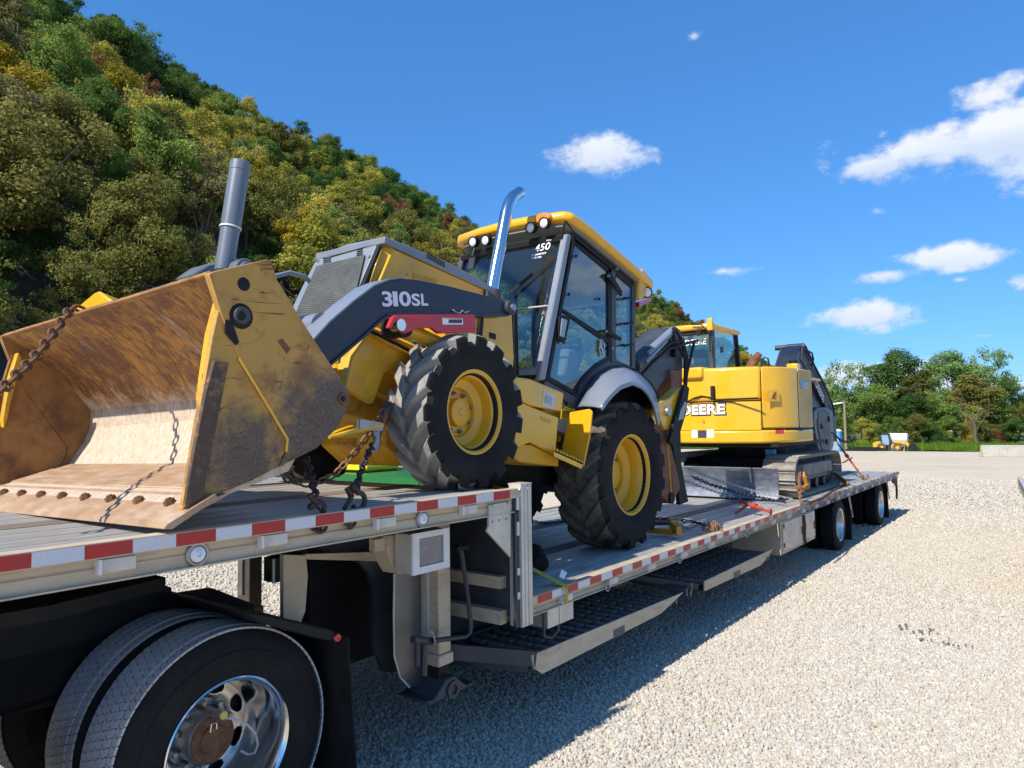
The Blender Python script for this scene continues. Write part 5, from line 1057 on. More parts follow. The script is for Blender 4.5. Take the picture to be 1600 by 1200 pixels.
for a in ((577, 401), (497, 408)): q = MB(); c = gp_(*a, .002); q.lathe([(0, .012), (.006, .01), (.006, 0)], c, gn, 12); q.build('grille_bolt', M_steelshiny, gr)
for a in ((626, 425), (637, 429)): p = at_x(*a, -.778); q = MB(); q.lathe([(-.002, .008), (.005, .006), (.005, 0)], p, (1, 0, 0), 8); q.build('hood_stud', M_steelshiny, BH)
q = MB(); q.prism_x(yz(-.776, [(645, 427), (684, 437), (680, 447), (646, 440)]), -.779, -.776); q.build('hood_recess', M_yeldirty, BH)
# --- chassis plates
bh('loader_tower', -.52, -.70, [(690, 486), (800, 486), (803, 560), (801, 600), (790, 610), (765, 600), (700, 560)], M_yel, None, .008, 2)
bh('tower_strap', -.505, -.53, [(751, 492), (757, 492), (753, 545), (745, 545)], M_black)
q = MB(); q.prism_x(yz(-.516, [(765, 519), (775, 522), (775, 531), (765, 528)]), -.519, -.516); q.build('vent_plate', M_black, BH)
bh('front_frame', -.60, -.66, [(577, 519), (600, 528), (655, 561), (700, 600), (690, 640), (650, 600), (608, 577), (600, 585), (584, 631), (540, 606), (551, 556)], M_yel, None, .006)
bh('front_frame', -1.62, -1.68, [(577, 519), (655, 561), (700, 600), (690, 640), (608, 577), (584, 631), (540, 606), (551, 556)], M_yel)
q = MB(); F0 = yz(-.61, [(551, 556), (540, 606)]); q.prism([(-.61, F0[0][0], F0[0][1]), (-1.67, F0[0][0], F0[0][1]), (-1.67, F0[1][0], F0[1][1]), (-.61, F0[1][0], F0[1][1])], (0, .02, 0)); q.build('frame_nose', M_yel2, BH, bevel=.004)
q = MB(); q.prism([at_y(a, b, F0[0][0]-.03) for a, b in ((514, 572), (522, 564), (536, 600), (530, 604))], (0, .02, 0)); q.build('nose_rib', M_yel2, BH)
bh('frame_rib', -.585, -.60, [(577, 519), (655, 561), (655, 565), (576, 524)], M_yeldirty, None, .002)
q = MB(); q.tube([at_x(580, 518, -.57), at_x(655, 555, -.57)], .012, 6); q.build('hose', M_black, BH)
# belly, axle, drive parts
q = MB(); q.box(-1.55, -.70, 2.75, 5.5, 2.0, 2.42); 
for v in q.bm.verts: v.co.z -= .235*(v.co.y-3.3)
q.build('chassis', M_yeldirty, BH, bevel=.02)
q = MB(); q.prism_x([(3.12, 1.78), (3.15, 2.0), (3.4, 2.06), (3.75, 1.85), (3.7, 1.66), (3.3, 1.64)], -1.5, -.85); q.cyl((-.55, 3.32, 1.98), (-1.69, 3.32, 1.98), .11, 16); q.build('front_axle', M_yeldirty, BH, bevel=.01)
q = MB(); q.prism_x([(2.62, 2.0), (2.62, 2.1), (3.3, 2.15), (3.3, 1.84)], -1.5, -.75); q.build('axle_carrier', M_yeldirty, BH, bevel=.01)
q = MB(); q.prism_x([(3.3, 1.75), (5.3, 1.30), (5.3, 1.62), (3.3, 2.1)], -1.45, -.8); q.cyl((-.55, 5.42, 1.48), (-1.69, 5.42, 1.48), .17, 18); q.build('transmission', M_black, BH, bevel=.02)
# lower yellow arm with a curved profile, holding the tie-down point
bh('tow_plate', -.55, -.58, [(515, 678), (540, 668), (560, 662), (585, 656), (600, 662), (600, 690), (560, 700), (558, 684), (535, 684), (514, 684)], M_yel2, None, .004)
q = MB(); q.cyl(at_x(600, 655, -.5), at_x(607, 632, -.45), .03, 12); q.build('steer_cylinder', M_dgrey, BH)
# --- wheels
def bh_tyre(c, s, R, w, rim_r, nl, lug_h, lug_w, swp, m_lug, dirn, m_band):
    q = MB(); Rb = R-lug_h
    pr = [(-.40, rim_r+.0), (-.44, rim_r+.02), (-.5, (rim_r+Rb)/2), (-.49, Rb*.9), (-.42, Rb*.965), (-.2, Rb*.995), (0, Rb), (.2, Rb*.995), (.42, Rb*.965), (.49, Rb*.9), (.5, (rim_r+Rb)/2), (.44, rim_r+.02), (.40, rim_r), (.36, rim_r-.02), (-.36, rim_r-.02)]
    q.lathe([(s*a*w, r) for a, r in pr], c, (1, 0, 0), 56, closed=True); t_ = q.build('wheel', M_rub, BH)
    q = MB(); q.lathe([(s*a*w, r+.0015) for a, r in pr[4:9]], c, (1, 0, 0), 56); q.build('tread_band', m_band, t_)
    q = MB(); prof = [(.03, R*1.0), (.22, R*.998), (.39, R*.987), (.478, R*.962), (.502, R*.905)]; base = [(.03, Rb*.985), (.22, Rb*.985), (.39, Rb*.955), (.46, Rb*.91), (.489, Rb*.875)]
    for side in (-1, 1):
        for i in range(nl):
            a0 = 2*PI*(i+(.5 if side > 0 else 0))/nl; rows = []
            for j, ((a, r), (ab, rb)) in enumerate(zip(prof, base)):
                th = a0+dirn*swp*(a/.5)**.85; hw = lug_w*(1, 1, 1.05, 1.15, 1.15)[j]/R/2
                rows.append([q.bm.verts.new((c[0]+s*side*x_*w, c[1]+rr_*math.cos(t), c[2]+rr_*math.sin(t))) for x_, rr_, t in ((ab, rb, th-hw*1.25), (a, r, th-hw), (a, r, th+hw), (ab, rb, th+hw*1.25))])
            for j in range(len(rows)-1):
                for k in range(3):
                    fa = q.f([rows[j][k], rows[j][k+1], rows[j+1][k+1], rows[j+1][k]])
                    if fa and j >= 3: fa.material_index = 1  # lug shoulders in darker rubber, standing in for their shaded side
            q.f(rows[0]); q.f(rows[-1]).material_index = 1
    o = q.build('tread_lugs', m_lug, t_, bevel=.006); o.data.materials.append(M_rub); return t_
def bh_rim(c, s, r, w, par, hub_out, bolts):
    q = MB(); q.lathe([(s*w*.40, r+.012), (s*w*.43, r+.014), (s*w*.43, r), (s*w*.40, r-.012), (s*w*.30, r-.02), (s*w*.26, r-.035), (s*w*.05, r-.045), (s*w*.0, r-.075), (s*-w*.02, r*.62), (s*-w*.10, r*.58), (s*-w*.10, 0)], c, (1, 0, 0), 48); rm = q.build('rim', M_yel, par)
    q = MB(); q.lathe([(s*-w*.10, r*.36), (s*hub_out*.8, r*.34), (s*hub_out, r*.30), (s*hub_out, r*.10), (s*(hub_out+.006), r*.08), (s*(hub_out+.006), 0)], c, (1, 0, 0), 32); q.build('hub', M_yel, par)
    for k in range(bolts):
        a = 2*PI*(k+.3)/bolts; q = MB(); q.lathe([(s*-w*.10, .015), (s*(-w*.10+.03), .014), (s*(-w*.10+.03), .008), (s*(-w*.10+.045), .008), (s*(-w*.10+.045), 0)], (c[0], c[1]+r*.49*math.cos(a), c[2]+r*.49*math.sin(a)), (1, 0, 0), 6); q.build('lug_nut', M_steelshiny, par)
FC = (-.39, 3.31, 1.985); RC = (-.49, 5.40, 1.475)
M_lugf = M_rubdust
for x, s in ((FC[0], 1), (-2.24+.39, -1)):
    t_ = bh_tyre((x, FC[1], FC[2]), s, .485, .32, .245, 15, .042, .088, .42, M_lugf, -1, M_lugf); bh_rim((x, FC[1], FC[2]), s, .25, .32, t_, .02, 8)
for x, s in ((RC[0], 1), (-2.24+.49, -1)):
    t_ = bh_tyre((x, RC[1], RC[2]), s, .625, .44, .325, 17, .03, .085, .40, M_rubmid, -1, M_rubmid); bh_rim((x, RC[1], RC[2]), s, .325, .44, t_, .02, 10)
# --- battery box and step
bh('battery_box', -.36, -.95, [(802, 588), (830, 592), (882, 614), (878, 643), (830, 634), (806, 622)], M_yel2, None, .012, 2)
q = MB(); q.prism_x(yz(-.358, [(849, 609), (869, 617), (866, 641), (847, 634)]), -.361, -.356); bb = q.build('latch_plate', M_alu, BH, bevel=.002); q = MB(); q.prism_x(yz(-.355, [(853, 617), (863, 621), (861, 633), (851, 629)]), -.358, -.352); q.build('latch', M_steelshiny, bb)
bh('step_box', -.37, -.95, [(806, 624), (830, 635), (873, 652), (868, 711), (829, 691), (808, 700), (800, 690)], M_yel2, None, .01, 2)
q = MB(); q.prism_x(yz(-.368, [(844, 650), (862, 656), (860, 662), (846, 657)]), -.371, -.368); q.build('step_recess', M_yeldirty, BH)
bh('belly_guard', -.40, -1.0, [(798, 693), (830, 695), (873, 716), (873, 729), (812, 722), (797, 712)], M_yeldirty, None, .006)
Sx = -.30
bh('step_back', -.66, -.70, [(878, 640), (925, 642), (921, 680), (905, 700), (874, 690)], M_yel2, None, .004)
sy = at_x(921, 680, -.29).y; q = MB(); q.prism([at_y(a, b, sy) for a, b in ((890, 644), (920, 639), (925, 643), (924, 652), (921, 682), (911, 729), (876, 712), (880, 690))], (0, .02, 0)); q.build('step_plate', M_yel2, BH, bevel=.004)
a = at_x(876, 706, -.5); q = MB(); T0 = yz(-.30, [(866, 703), (912, 724)]); q.prism([(-.70, T0[0][0]+.0, T0[0][1]+.06), (-.30, T0[0][0], T0[0][1]), (-.30, T0[1][0], T0[1][1]), (-.70, T0[1][0], T0[1][1]+.06)], (0, 0, -.015)); stp = q.build('step_tread', M_yel2, BH, bevel=.002)
q = MB()
for k in range(10): t = k/9.5; y = lerp(T0[0][0], T0[1][0], t); z = lerp(T0[0][1], T0[1][1], t); q.prism([(-.30, y, z), (-.30, y+.018, z-.002), (-.305, y+.009, z+.022)], (-.012, 0, 0))
q.build('step_teeth', M_yel2, stp)
bh('step_side', -.30, -.31, [(866, 703), (912, 724), (909, 733), (866, 713)], M_yel2, None, .002)
# --- fender
fo = [(897, 636), (907, 617), (927, 588), (950, 572), (973, 570), (995, 580), (1012, 594), (1024, 611), (1031, 640)]; fi = [(938, 637), (945, 626), (955, 614), (968, 602), (988, 595), (1003, 601), (1014, 612), (1022, 628), (1030, 661)]
Ao = [Vector((-.52, *p)) for p in yz(-.52, fo)]; Bo = [Vector((-.215, *p)) for p in yz(-.215, fi)]
def resamp(P, n):
    d = [0]
    for i in range(1, len(P)): d.append(d[-1]+(P[i]-P[i-1]).length)
    out_ = []
    for k in range(n):
        t = d[-1]*k/(n-1); i = max(j for j in range(len(d)) if d[j] <= t+1e-9); i = min(i, len(P)-2); out_.append(P[i].lerp(P[i+1], (t-d[i])/max(1e-6, d[i+1]-d[i])))
    return out_
nA = 22; Ao, Bo = resamp(Ao, nA), resamp(Bo, nA); q = MB(); rows = []
cen = Vector((0, RC[1], RC[2]))
for a, b in zip(Ao, Bo):
    dn = (Vector((0, b.y, b.z))-cen).normalized(); row = [a]
    for t in (.4, .75, .9): row.append(a.lerp(b, t)+dn*.02*(1-(2*t-1)**2))
    row += [b+Vector((.004, 0, 0)), b+Vector((.006, 0, 0))-dn*.035, b+Vector((-.01, 0, 0))-dn*.04]
    rows.append([q.bm.verts.new(v) for v in row])
for i in range(nA-1):
    for k in range(len(rows[0])-1): q.f([rows[i][k], rows[i][k+1], rows[i+1][k+1], rows[i+1][k]])
fd = q.build('fender', M_grey, BH, ang=.9); sm = fd.modifiers.new('thick', 'SOLIDIFY'); sm.thickness = .012
q = MB(); ip = [v for v in Ao]; q.prism([Vector((-.5, v.y, v.z)) for v in ip]+[Vector((-.5, 5.9, 1.7)), Vector((-.5, 5.2, 1.6))], (-.02, 0, 0)); q.build('wheel_well', M_black, BH)

# --- cab
CS = -.50; CL = -1.64
def cp(name, pts, m_, d=.05, par=None, x=CS, bevel=.004): return bh(name, x, x-d, pts, m_, par, bevel)
CB = cp('cab_pillar', [(842.5, 594), (853, 594), (894, 366), (886, 365)], M_grey, .06, None, CS+.006, .01)
cp('cab_pillar', [(956, 421), (962, 424), (962.5, 566), (956, 566)], M_dgrey, .05, None, CS+.004)
cp('cab_pillar', [(988, 440), (993.5, 444), (993, 580), (987.5, 580)], M_dgrey, .06)
cp('cab_sill', [(853, 594), (902, 621), (906, 614), (900, 634), (886, 628), (850, 600)], M_dgrey, .06)
cp('roof_header', [(894, 366), (900, 362), (992, 438), (988, 450), (957, 424), (899, 378)], M_black, .05)
# door: frame, upper and lower panes
dr = cp('cab_door', [(853.5, 594), (895.5, 372), (899, 369), (899.5, 378), (859, 590)], M_black, .035)
def dp(name, pts, m_=M_black, d=.035): return cp(name, pts, m_, d, dr, CS, .003)
dp('door_frame', [(854, 594), (859, 588), (900, 611), (905, 600), (902, 619)]); dp('door_frame', [(901, 616), (899, 608), (912, 588), (930, 570), (951, 559), (956, 562), (930, 577), (910, 598)])
dp('door_frame', [(950, 418), (956, 423), (956, 562), (951, 560)]); dp('door_frame', [(898, 372), (956, 420), (955, 428), (899, 381)])
dp('door_bar', [(876, 484), (880, 482), (951, 528), (951, 537)])
cp('door_glass', [(897, 381), (952, 426), (951, 561), (930, 574), (910, 593), (901, 612), (860, 590)], M_glass, .006, dr, CS-.012, 0)
hd = cp('door_handle', [(874, 494), (880, 492), (891, 497), (890, 505), (883, 537), (873, 530)], M_black, .02, dr, CS+.02, .003)
cp('handle_grip', [(879, 497), (887, 500), (882, 528), (876, 525)], M_steelshiny, .012, dr, CS+.032, .003)
for pts in ([(948, 428), (955, 426), (975, 458), (971, 463)], [(942, 516), (949, 514), (973, 528), (970, 533)]): cp('door_hinge', pts, M_black, .02, dr, CS+.024, .006)
for a in ((951, 431), (964, 420), (972, 458), (947, 518), (957, 544), (971, 530)): p = at_x(*a, CS+.026); q = MB(); q.lathe([(-.01, .013), (.008, .011), (.008, 0)], p, (1, 0, 0), 10); q.build('hinge_bolt', M_steelshiny, dr)
for a in ((900, 400), (936, 467), (889, 460)): p = at_x(*a, CS+.003); q = MB(); q.lathe([(-.006, .013), (.008, .011), (.008, 0)], p, (1, 0, 0), 10); q.build('glass_stud', M_black, dr)
# deer badge on the door glass
def badge(P, u, v, par, s):
    nrm = u.cross(v).normalized()
    def pp(a, b, o): return P+u*a*s+v*b*s+nrm*o
    ring = [(-.5, .95), (.1, .95), (.5, .45), (.5, -.55), (.42, -.95), (.1, -.9), (-.5, -.35)]
    q = MB(); q.tube([pp(a, b, .002) for a, b in ring], s*.05, 5, closed=True); q.build('badge_rim', M_ltr, par)
    q = MB(); q.prism([pp(a, b, .0005) for a, b in ring], nrm*.001); q.build('badge_field', M_navy, par)
    deer = [(-.42, .12), (-.30, .16), (-.2, .25), (-.27, .62), (-.36, .66), (-.28, .82), (-.12, .66), (-.04, .5), (.04, .42), (-.08, .38), (-.08, .12), (.12, .0), (.26, -.1), (.29, -.3), (.42, -.62), (.36, -.66), (.2, -.42), (.1, -.2), (-.12, -.1), (-.3, -.02)]
    q = MB(); q.prism([pp(a, b, .002) for a, b in deer], nrm*.0012); q.build('deer_emblem', M_ltr, par)
c = at_x(940, 544, CS+.002); badge(c, Vector((0, .97, -.23)), Vector((0, .23, .97)), dr, .072)
# rear quarter glass
cp('side_glass', [(963, 430), (988, 452), (988, 579), (975, 570), (963, 566)], M_glass, .006, None, CS-.012, 0)
for a, b in (((975, 466), (987, 466)), ((977, 506), (988, 504)), ((976, 540), (988, 538))): q = MB(); q.tube([at_x(*a, CS+.03), at_x(*b, CS+.03)], .012, 7); q.build('window_latch', M_black, BH)
cp('cab_skirt', [(886, 634), (899, 612), (911, 590), (930, 568), (951, 556), (963, 562), (990, 574), (1000, 584), (974, 573), (950, 574), (927, 591), (908, 619), (898, 638)], M_dgrey, .03, None, CS-.006)
# far side of the cab: the same pillars and panes on the other side
far_ = MB(); 
for pts in ([(842.5, 594), (853, 594), (894, 366), (886, 365)], [(956, 421), (962, 424), (962.5, 566), (956, 566)], [(988, 440), (993.5, 444), (993, 580), (987.5, 580)], [(853, 594), (902, 621), (960, 640), (990, 580), (960, 575), (906, 606), (859, 588)], [(894, 366), (900, 362), (992, 438), (988, 450), (957, 424), (899, 378)], [(876, 484), (880, 482), (951, 528), (951, 537)]): far_.prism_x(yz(CS, pts), CL, CL+.05)
far_.build('cab_frame', M_dgrey, BH)
q = MB(); q.prism_x(yz(CS, [(853, 594), (894, 370), (990, 445), (990, 580), (950, 560), (902, 615)]), CL+.02, CL+.026); q.build('side_glass', M_glass2, BH)
# windscreen
w0, w1 = at_x(846, 590, CS), at_x(889, 368, CS); wd = (w1-w0)
def wsp(x, t, o=0): return Vector((x, w0.y+wd.y*t-.10*(1-((x+1.07)/.57)**2)*.6-o, w0.z+wd.z*t+o*.3))
q = MB(); nx, nt_ = 10, 4; g = [[q.bm.verts.new(wsp(lerp(CL+.03, CS-.03, i/nx), .02+.95*j/nt_)) for i in range(nx+1)] for j in range(nt_+1)]
for j in range(nt_):
    for i in range(nx): q.f([g[j][i], g[j][i+1], g[j+1][i+1], g[j+1][i]])
ws = q.build('windscreen', M_glass, BH)
q = MB(); q.tube([wsp(lerp(CL+.03, CS-.03, i/8), .49, .005) for i in range(9)], .007, 6); q.build('glass_seam', M_alu, ws)
q = MB(); q.tube([wsp(lerp(CL+.03, CS-.03, i/8), .98, .01) for i in range(9)], .035, 6); q.build('screen_gasket', M_black, ws); q = MB(); q.tube([wsp(lerp(CL+.03, CS-.03, i/8), .0, .01) for i in range(9)], .02, 6); q.build('screen_gasket', M_black, ws)
q = MB(); q.prism([at_y(a, b, w0.y-.05) for a, b in ((795, 485), (803, 478), (806, 590), (800, 592))], (0, .04, 0)); q.build('cowl_edge', M_black, BH)
# number in white paint pen on the glass
def wpx(px, py):      # picture point on the windscreen
    lo, hi = 3.8, 5.4
    for _ in range(40):
        Y = (lo+hi)/2; p = at_y(px, py, Y); t = (p.z-w0.z)/wd.z
        if Y < wsp(p.x, t).y-.008: lo = Y
        else: hi = Y
    return at_y(px, py, hi)
a, b = wpx(838, 398), wpx(866, 393); xd = (b-a).normalized(); up_ = (wpx(839, 386)-a); yd = (up_-xd*up_.dot(xd)).normalized(); 
for s_, pa, pb, tt in (('450', (838, 398), (866, 393), 1), ('Drive', (857, 381.5), (866, 380), .5), ('S2UAF87359', (834, 405), (857, 401), .4), ('HRS-1768', (834, 409), (850, 407), .4)):
    a, b = wpx(*pa), wpx(*pb); wdt = (b-a).length; xd2 = (b-a).normalized(); yd2 = (yd-xd2*yd.dot(xd2)).normalized()
    text('painted_number', s_, a, xd2, yd2, wdt/len(s_)*(1.75 if len(s_) == 3 else 1.85), M_white2, ws, .045, .004 if len(s_) == 3 else .015, 1.0, .12)
q = MB(); q.beam(wpx(800, 459)-Vector((0, .04, 0)), wpx(870, 401)-Vector((0, .02, 0)), .014, .026); q.build('wiper', M_black, BH)
# roof
rtv, rnv = Vector((0, .972, -.235)), Vector((0, .235, .972)); RO = Vector((-1.07, 4.70, 3.545))
def rp(x, s, h): return RO+Vector((x, 0, 0))+rtv*s+rnv*h
plan = [(-.62, .06), (-.56, .01), (-.3, -.03), (0, -.045), (.3, -.03), (.56, .01), (.62, .06), (.64, .3), (.64, 1.15), (.63, 1.5), (.58, 1.60), (-.58, 1.60), (-.63, 1.5), (-.64, 1.15), (-.64, .3)]
q = MB(); q.prism([rp(x, s, 0) for x, s in plan], rnv*.085); rf = q.build('roof', M_yel2, BH, bevel=.035, seg=3)
q = MB(); q.prism([rp(x*.90, .8+(s-.8)*.92, .075) for x, s in plan], rnv*.05); q.build('roof_crown', M_yel2, rf, bevel=.03, seg=3)
q = MB(); q.prism([rp(x*.93, .8+(s-.8)*.93, -.03) for x, s in plan], rnv*.03); q.build('roof_lining', M_tan, rf)
fr = rp(0, 0, 0)
def lamp(px, py, par, Y, r=.042, d=Vector((0, -1, -.12))):
    c = at_y(px, py, Y); d = d.normalized(); q = MB(); q.lathe([(-.06, r*.6), (-.04, r*1.05), (.012, r*1.12), (.012, r*.95), (.004, r*.92)], c, d, 22); l = q.build('work_lamp', M_black, par)
    q = MB(); q.lathe([(.004, r*.92), (.012, r*.6), (.015, 0)], c, d, 20); q.build('lens', M_lens, l); q = MB(); q.cyl(c-d*.03, c-d*.03+Vector((0, .03, .07)), .01, 6); q.build('lamp_bracket', M_black, l)
for a in ((739, 378), (758.5, 375.5), (829, 356), (850, 348.5)): lamp(*a, rf, 4.64)
for xx in (.50,):
    c = rp(xx, .0, .03); q = MB(); q.lathe([(0, .03), (.03, .045), (.05, .04), (.065, 0)], c+Vector((-.06, .02, 0)), (0, -1, .15), 18)
    for v in q.bm.verts: v.co.x = c.x+(v.co.x-c.x)*1.9
    q.build('turn_signal', M_amber, rf)
q = MB(); a = at_y(883, 346, 4.6); q.tube([at_y(883, 345, 4.6), at_y(878, 374, 4.62)], .008, 6); q.tube([at_y(884, 345, 4.6), at_y(896, 362, 4.66), at_y(894, 400, 4.70)], .007, 6); q.build('mirror_bracket', M_black, rf)
c = at_x(1011, 457, -.47); d = Vector((.35, .9, -.2)).normalized(); q = MB(); q.lathe([(-.05, .03), (-.03, .05), (.012, .052), (.012, .045), (.006, .043)], c, Vector((.75, -.6, -.1)), 20); l = q.build('work_lamp', M_black, rf); q = MB(); q.lathe([(.006, .043), (.014, .025), (.014, 0)], c, Vector((.75, -.6, -.1)), 18); q.build('lens', M_lens, l)
q = MB(); q.prism_x(yz(-.5, [(996, 472), (1015, 466), (1015, 471), (996, 480)]), -.6, -.48); q.build('tail_light', M_redlens, rf)
q = MB(); q.prism_x(yz(-.5, [(994, 440), (1000, 420), (1016, 438), (1018, 448), (1008, 458), (1000, 468), (994, 468)]), -1.6, -.47); q.build('roof_tail', M_yel, rf, bevel=.015, seg=2)
# interior: seat, wheel, console
q = MB(); q.prism_x(yz(-.85, [(868, 588), (905, 600), (905, 585), (870, 570)]), -1.32, -.85); q.build('seat_base', M_seat, BH, bevel=.03, seg=2)
q = MB(); q.prism_x(yz(-.85, [(893, 590), (905, 592), (920, 545), (915, 538), (908, 542)]), -1.3, -.87); q.build('seat_back', M_seat, BH, bevel=.03, seg=2)
q = MB(); q.tube([at_x(880, 580, -.8), at_x(876, 552, -.85)], .03, 8); c = at_x(876, 548, -.9); q.tube([c+Vector((.19*math.cos(t), .19*math.sin(t)*.8, .09*math.sin(t))) for t in np.linspace(0, 2*PI, 25)[:-1]], .014, 6, closed=True); q.build('steering_wheel', M_seat, BH)
q = MB(); q.box(CL+.05, CS-.03, w0.y+.05, 5.75, 1.86, 1.96); 
for v in q.bm.verts: v.co.z -= .2*(v.co.y-4.6)
q.build('cab_floor', M_tan, BH)
q = MB(); q.prism_x(yz(-.75, [(862, 590), (868, 545), (885, 552), (884, 575), (896, 600)]), -.78, -.62); q.build('console', M_tan, BH, bevel=.02)
# exhaust
Xe = -.80; ep = [at_x(a, b, Xe) for a, b in ((766, 475), (771, 440), (782, 382), (791, 333), (795, 318), (801, 308), (811, 301))]
q = MB(); rr_ = [.058, .054, .050, .048, .047, .046, .046]; q.tube(ep, rr_, 20); ex = q.build('exhaust_stack', M_chrome, BH)
q = MB(); e = ep[-1]; d = (ep[-1]-ep[-2]).normalized(); q.lathe([(.0005, .046), (.012, .047), (.012, .041), (-.0, .04)], e, d, 20); q.build('stack_lip', M_chrome, ex); q = MB(); q.lathe([(.002, .0415), (.002, 0)], e, d, 18); q.build('stack_bore', M_black, ex)
q = MB(); q.tube([ep[0]-Vector((0, 0, .12)), ep[0].lerp(ep[1], .6)], .066, 18); q.build('stack_collar', M_dgrey, ex)
bh('cowl', -.74, -1.5, [(762, 452), (790, 470), (806, 486), (812, 600), (790, 600), (760, 500)], M_dgrey, None, .01)
# far-side mirror seen through the glass
q = MB(); q.prism([at_y(a, b, 4.7) for a, b in ((733, 404), (742, 401), (739, 420), (730, 420))], (0, .03, 0)); q.tube([at_y(738, 400, 4.7), at_y(742, 388, 4.72)], .01, 6); q.build('mirror', M_dgrey, BH)
# --- rear digging arm
XB = -.88
bm_px = [(984, 582), (992, 566), (1010, 548), (1032, 528), (1048, 514), (1056, 510), (1064, 516), (1067, 530), (1066, 612), (1049, 614), (1047, 580), (1024, 615), (1004, 600)]
bo = bh('digging_boom', XB, XB-.32, bm_px, M_dgrey, None, .01, 2)
q = MB(); q.tube([at_x(988, 572, XB+.02), at_x(1013, 550, XB+.02)], .085, 18); cy = q.build('boom_cylinder', M_dgrey, BH); q = MB(); q.tube([at_x(1013, 550, XB+.02), at_x(1050, 517, XB+.02)], .045, 14); q.build('cylinder_rod', M_grey, cy)
for a, b in (((1012, 553), (1047, 521)), ((1008, 566), (1040, 533))): q = MB(); q.tube([at_x(*a, XB+.1), at_x(*b, XB+.1)], .024, 8); q.build('steel_pipe', M_grey, bo)
Hs = [[(994, 580), (1010, 565), (1030, 548), (1050, 535), (1064, 532), (1071, 545), (1070, 575)], [(1020, 545), (1040, 527), (1056, 516), (1064, 530), (1071, 560), (1070, 600)], [(1000, 588), (1020, 566), (1045, 545), (1060, 540), (1090, 532)], [(1066, 528), (1074, 560), (1072, 600), (1068, 640)], [(1052, 512), (1053, 530), (1062, 545), (1073, 565)], [(1085, 533), (1080, 555), (1074, 580), (1070, 605)]]
for h in Hs: q = MB(); q.tube([at_x(a, b, XB+.06) for a, b in h], .017, 7); q.build('hydraulic_hose', M_black, bo)
for a in ((1054, 545), (1054, 552), (1078, 564)): p = at_x(*a, XB+.03); q = MB(); q.cyl(p+Vector((-.05, 0, 0)), p+Vector((.03, 0, 0)), .045, 14); q.build('boom_pin', M_steelshiny if a[0] > 1070 else M_black, bo)
bh('digging_stick', XB+.04, XB-.20, [(1048, 578), (1066, 578), (1065, 640), (1062, 700), (1050, 640)], M_brown, None, .008)
bh('swing_frame', -.39, -.50, [(1018, 640), (1027, 629), (1046, 622), (1063, 606), (1066, 612), (1058, 640), (1046, 670), (1040, 672), (1032, 656), (1020, 668)], M_yel2, None, .01, 2)
q = MB(); p = at_x(1042, 643, -.385); q.cyl(p+Vector((-.06, 0, 0)), p+Vector((.03, 0, 0)), .045, 14); q.build('swing_pin', M_steelshiny, BH)
bh('stabilizer_leg', -.42, -.52, [(1020, 665), (1033, 656), (1041, 672), (1047, 692), (1056, 725), (1061, 748), (1063, 764), (1053, 782), (1046, 786), (1033, 775), (1032, 712), (1028, 685)], M_brown, None, .008)
q = MB(); q.tube([at_x(a, b, -.417) for a, b in ((1042, 692), (1046, 730), (1049, 775))], .008, 5); q.build('leg_weld', M_yeldirty, BH)
p = at_x(1048, 778, -.42); q = MB(); q.cyl(p+Vector((-.14, 0, 0)), p+Vector((.02, 0, 0)), .055, 14); q.build('foot_pin', M_black, BH)
bh('stabilizer_cylinder', -.34, -.38, [(1060, 640), (1071, 600), (1078, 606), (1073, 645), (1060, 688), (1050, 695), (1046, 690)], M_black, None, .012, 2)
bh('cylinder_guard', -.33, -.34, [(1064, 640), (1071, 627), (1074, 630), (1068, 655), (1061, 657)], M_grey, None, .004)
bh('stabilizer_beam', -.46, -.50, [(1051, 694), (1063, 645), (1065, 725), (1076, 784), (1062, 789), (1060, 750)], M_black, None, .006)
# ------------------------------------------------------------------ excavator
EX = thing('excavator', (-1.25, 11.2, .868), 'yellow crawler excavator with folded boom chained on the rear deck', 'excavator')
GT = DZ-.010
plan = [(-2.25, 10.35), (-2.16, 9.95), (-1.97, 9.66), (-1.62, 9.49), (-1.25, 9.44), (-.9, 9.485), (-.575, 9.625)]
dplan = [(-.562, 9.633), (-.44, 9.76), (-.345, 9.93), (-.275, 10.16), (-.262, 10.27)]
cenr = [(-.9, 10.9), (-2.25, 10.95)]
def exz(name, pl, z0, z1, m_, par=EX, bevel=.02, seg=3): q = MB(); q.prism_z(pl, z0, z1); return q.build(name, m_, par, bevel=bevel, seg=seg)
cwt = exz('counterweight', plan+dplan+[(-.25, 10.96), (-2.25, 10.96)], 1.62, 1.80, M_yel2, EX, .03)
exz('counterweight_block', plan+[(-.62, 10.9), (-2.25, 10.9)], 1.795, 2.185, M_yel2, cwt, .012)
exz('engine_cover', plan+[(-.62, 10.9), (-2.25, 10.9)], 2.20, 2.66, M_yel2, EX, .04)
exz('service_door', dplan+[(-.6, 10.4)], 1.82, 2.655, M_yel2, EX, .02)
exz('side_panel', [(-.258, 10.285), (-.25, 10.96), (-.7, 10.96), (-.6, 10.42)], 1.82, 2.65, mat('shaded_yellow_panel', (.60, .38, .10), .5, var=.1, dirt=(.38, .26, .13), dirt_amt=.6, dirt_scale=2), EX, .02)  # the shade on this side face is put into its tan colour
exz('seam_filler', [(x, y+.03) for x, y in plan+dplan]+[(-.27, 10.9), (-2.2, 10.9)], 1.7, 2.60, M_black, EX, 0)
exz('top_deck', [(-2.2, 10.3), (-1.3, 9.6), (-.45, 10.1), (-.45, 12.3), (-2.2, 12.3)], 2.56, 2.60, M_yel, EX, .01)
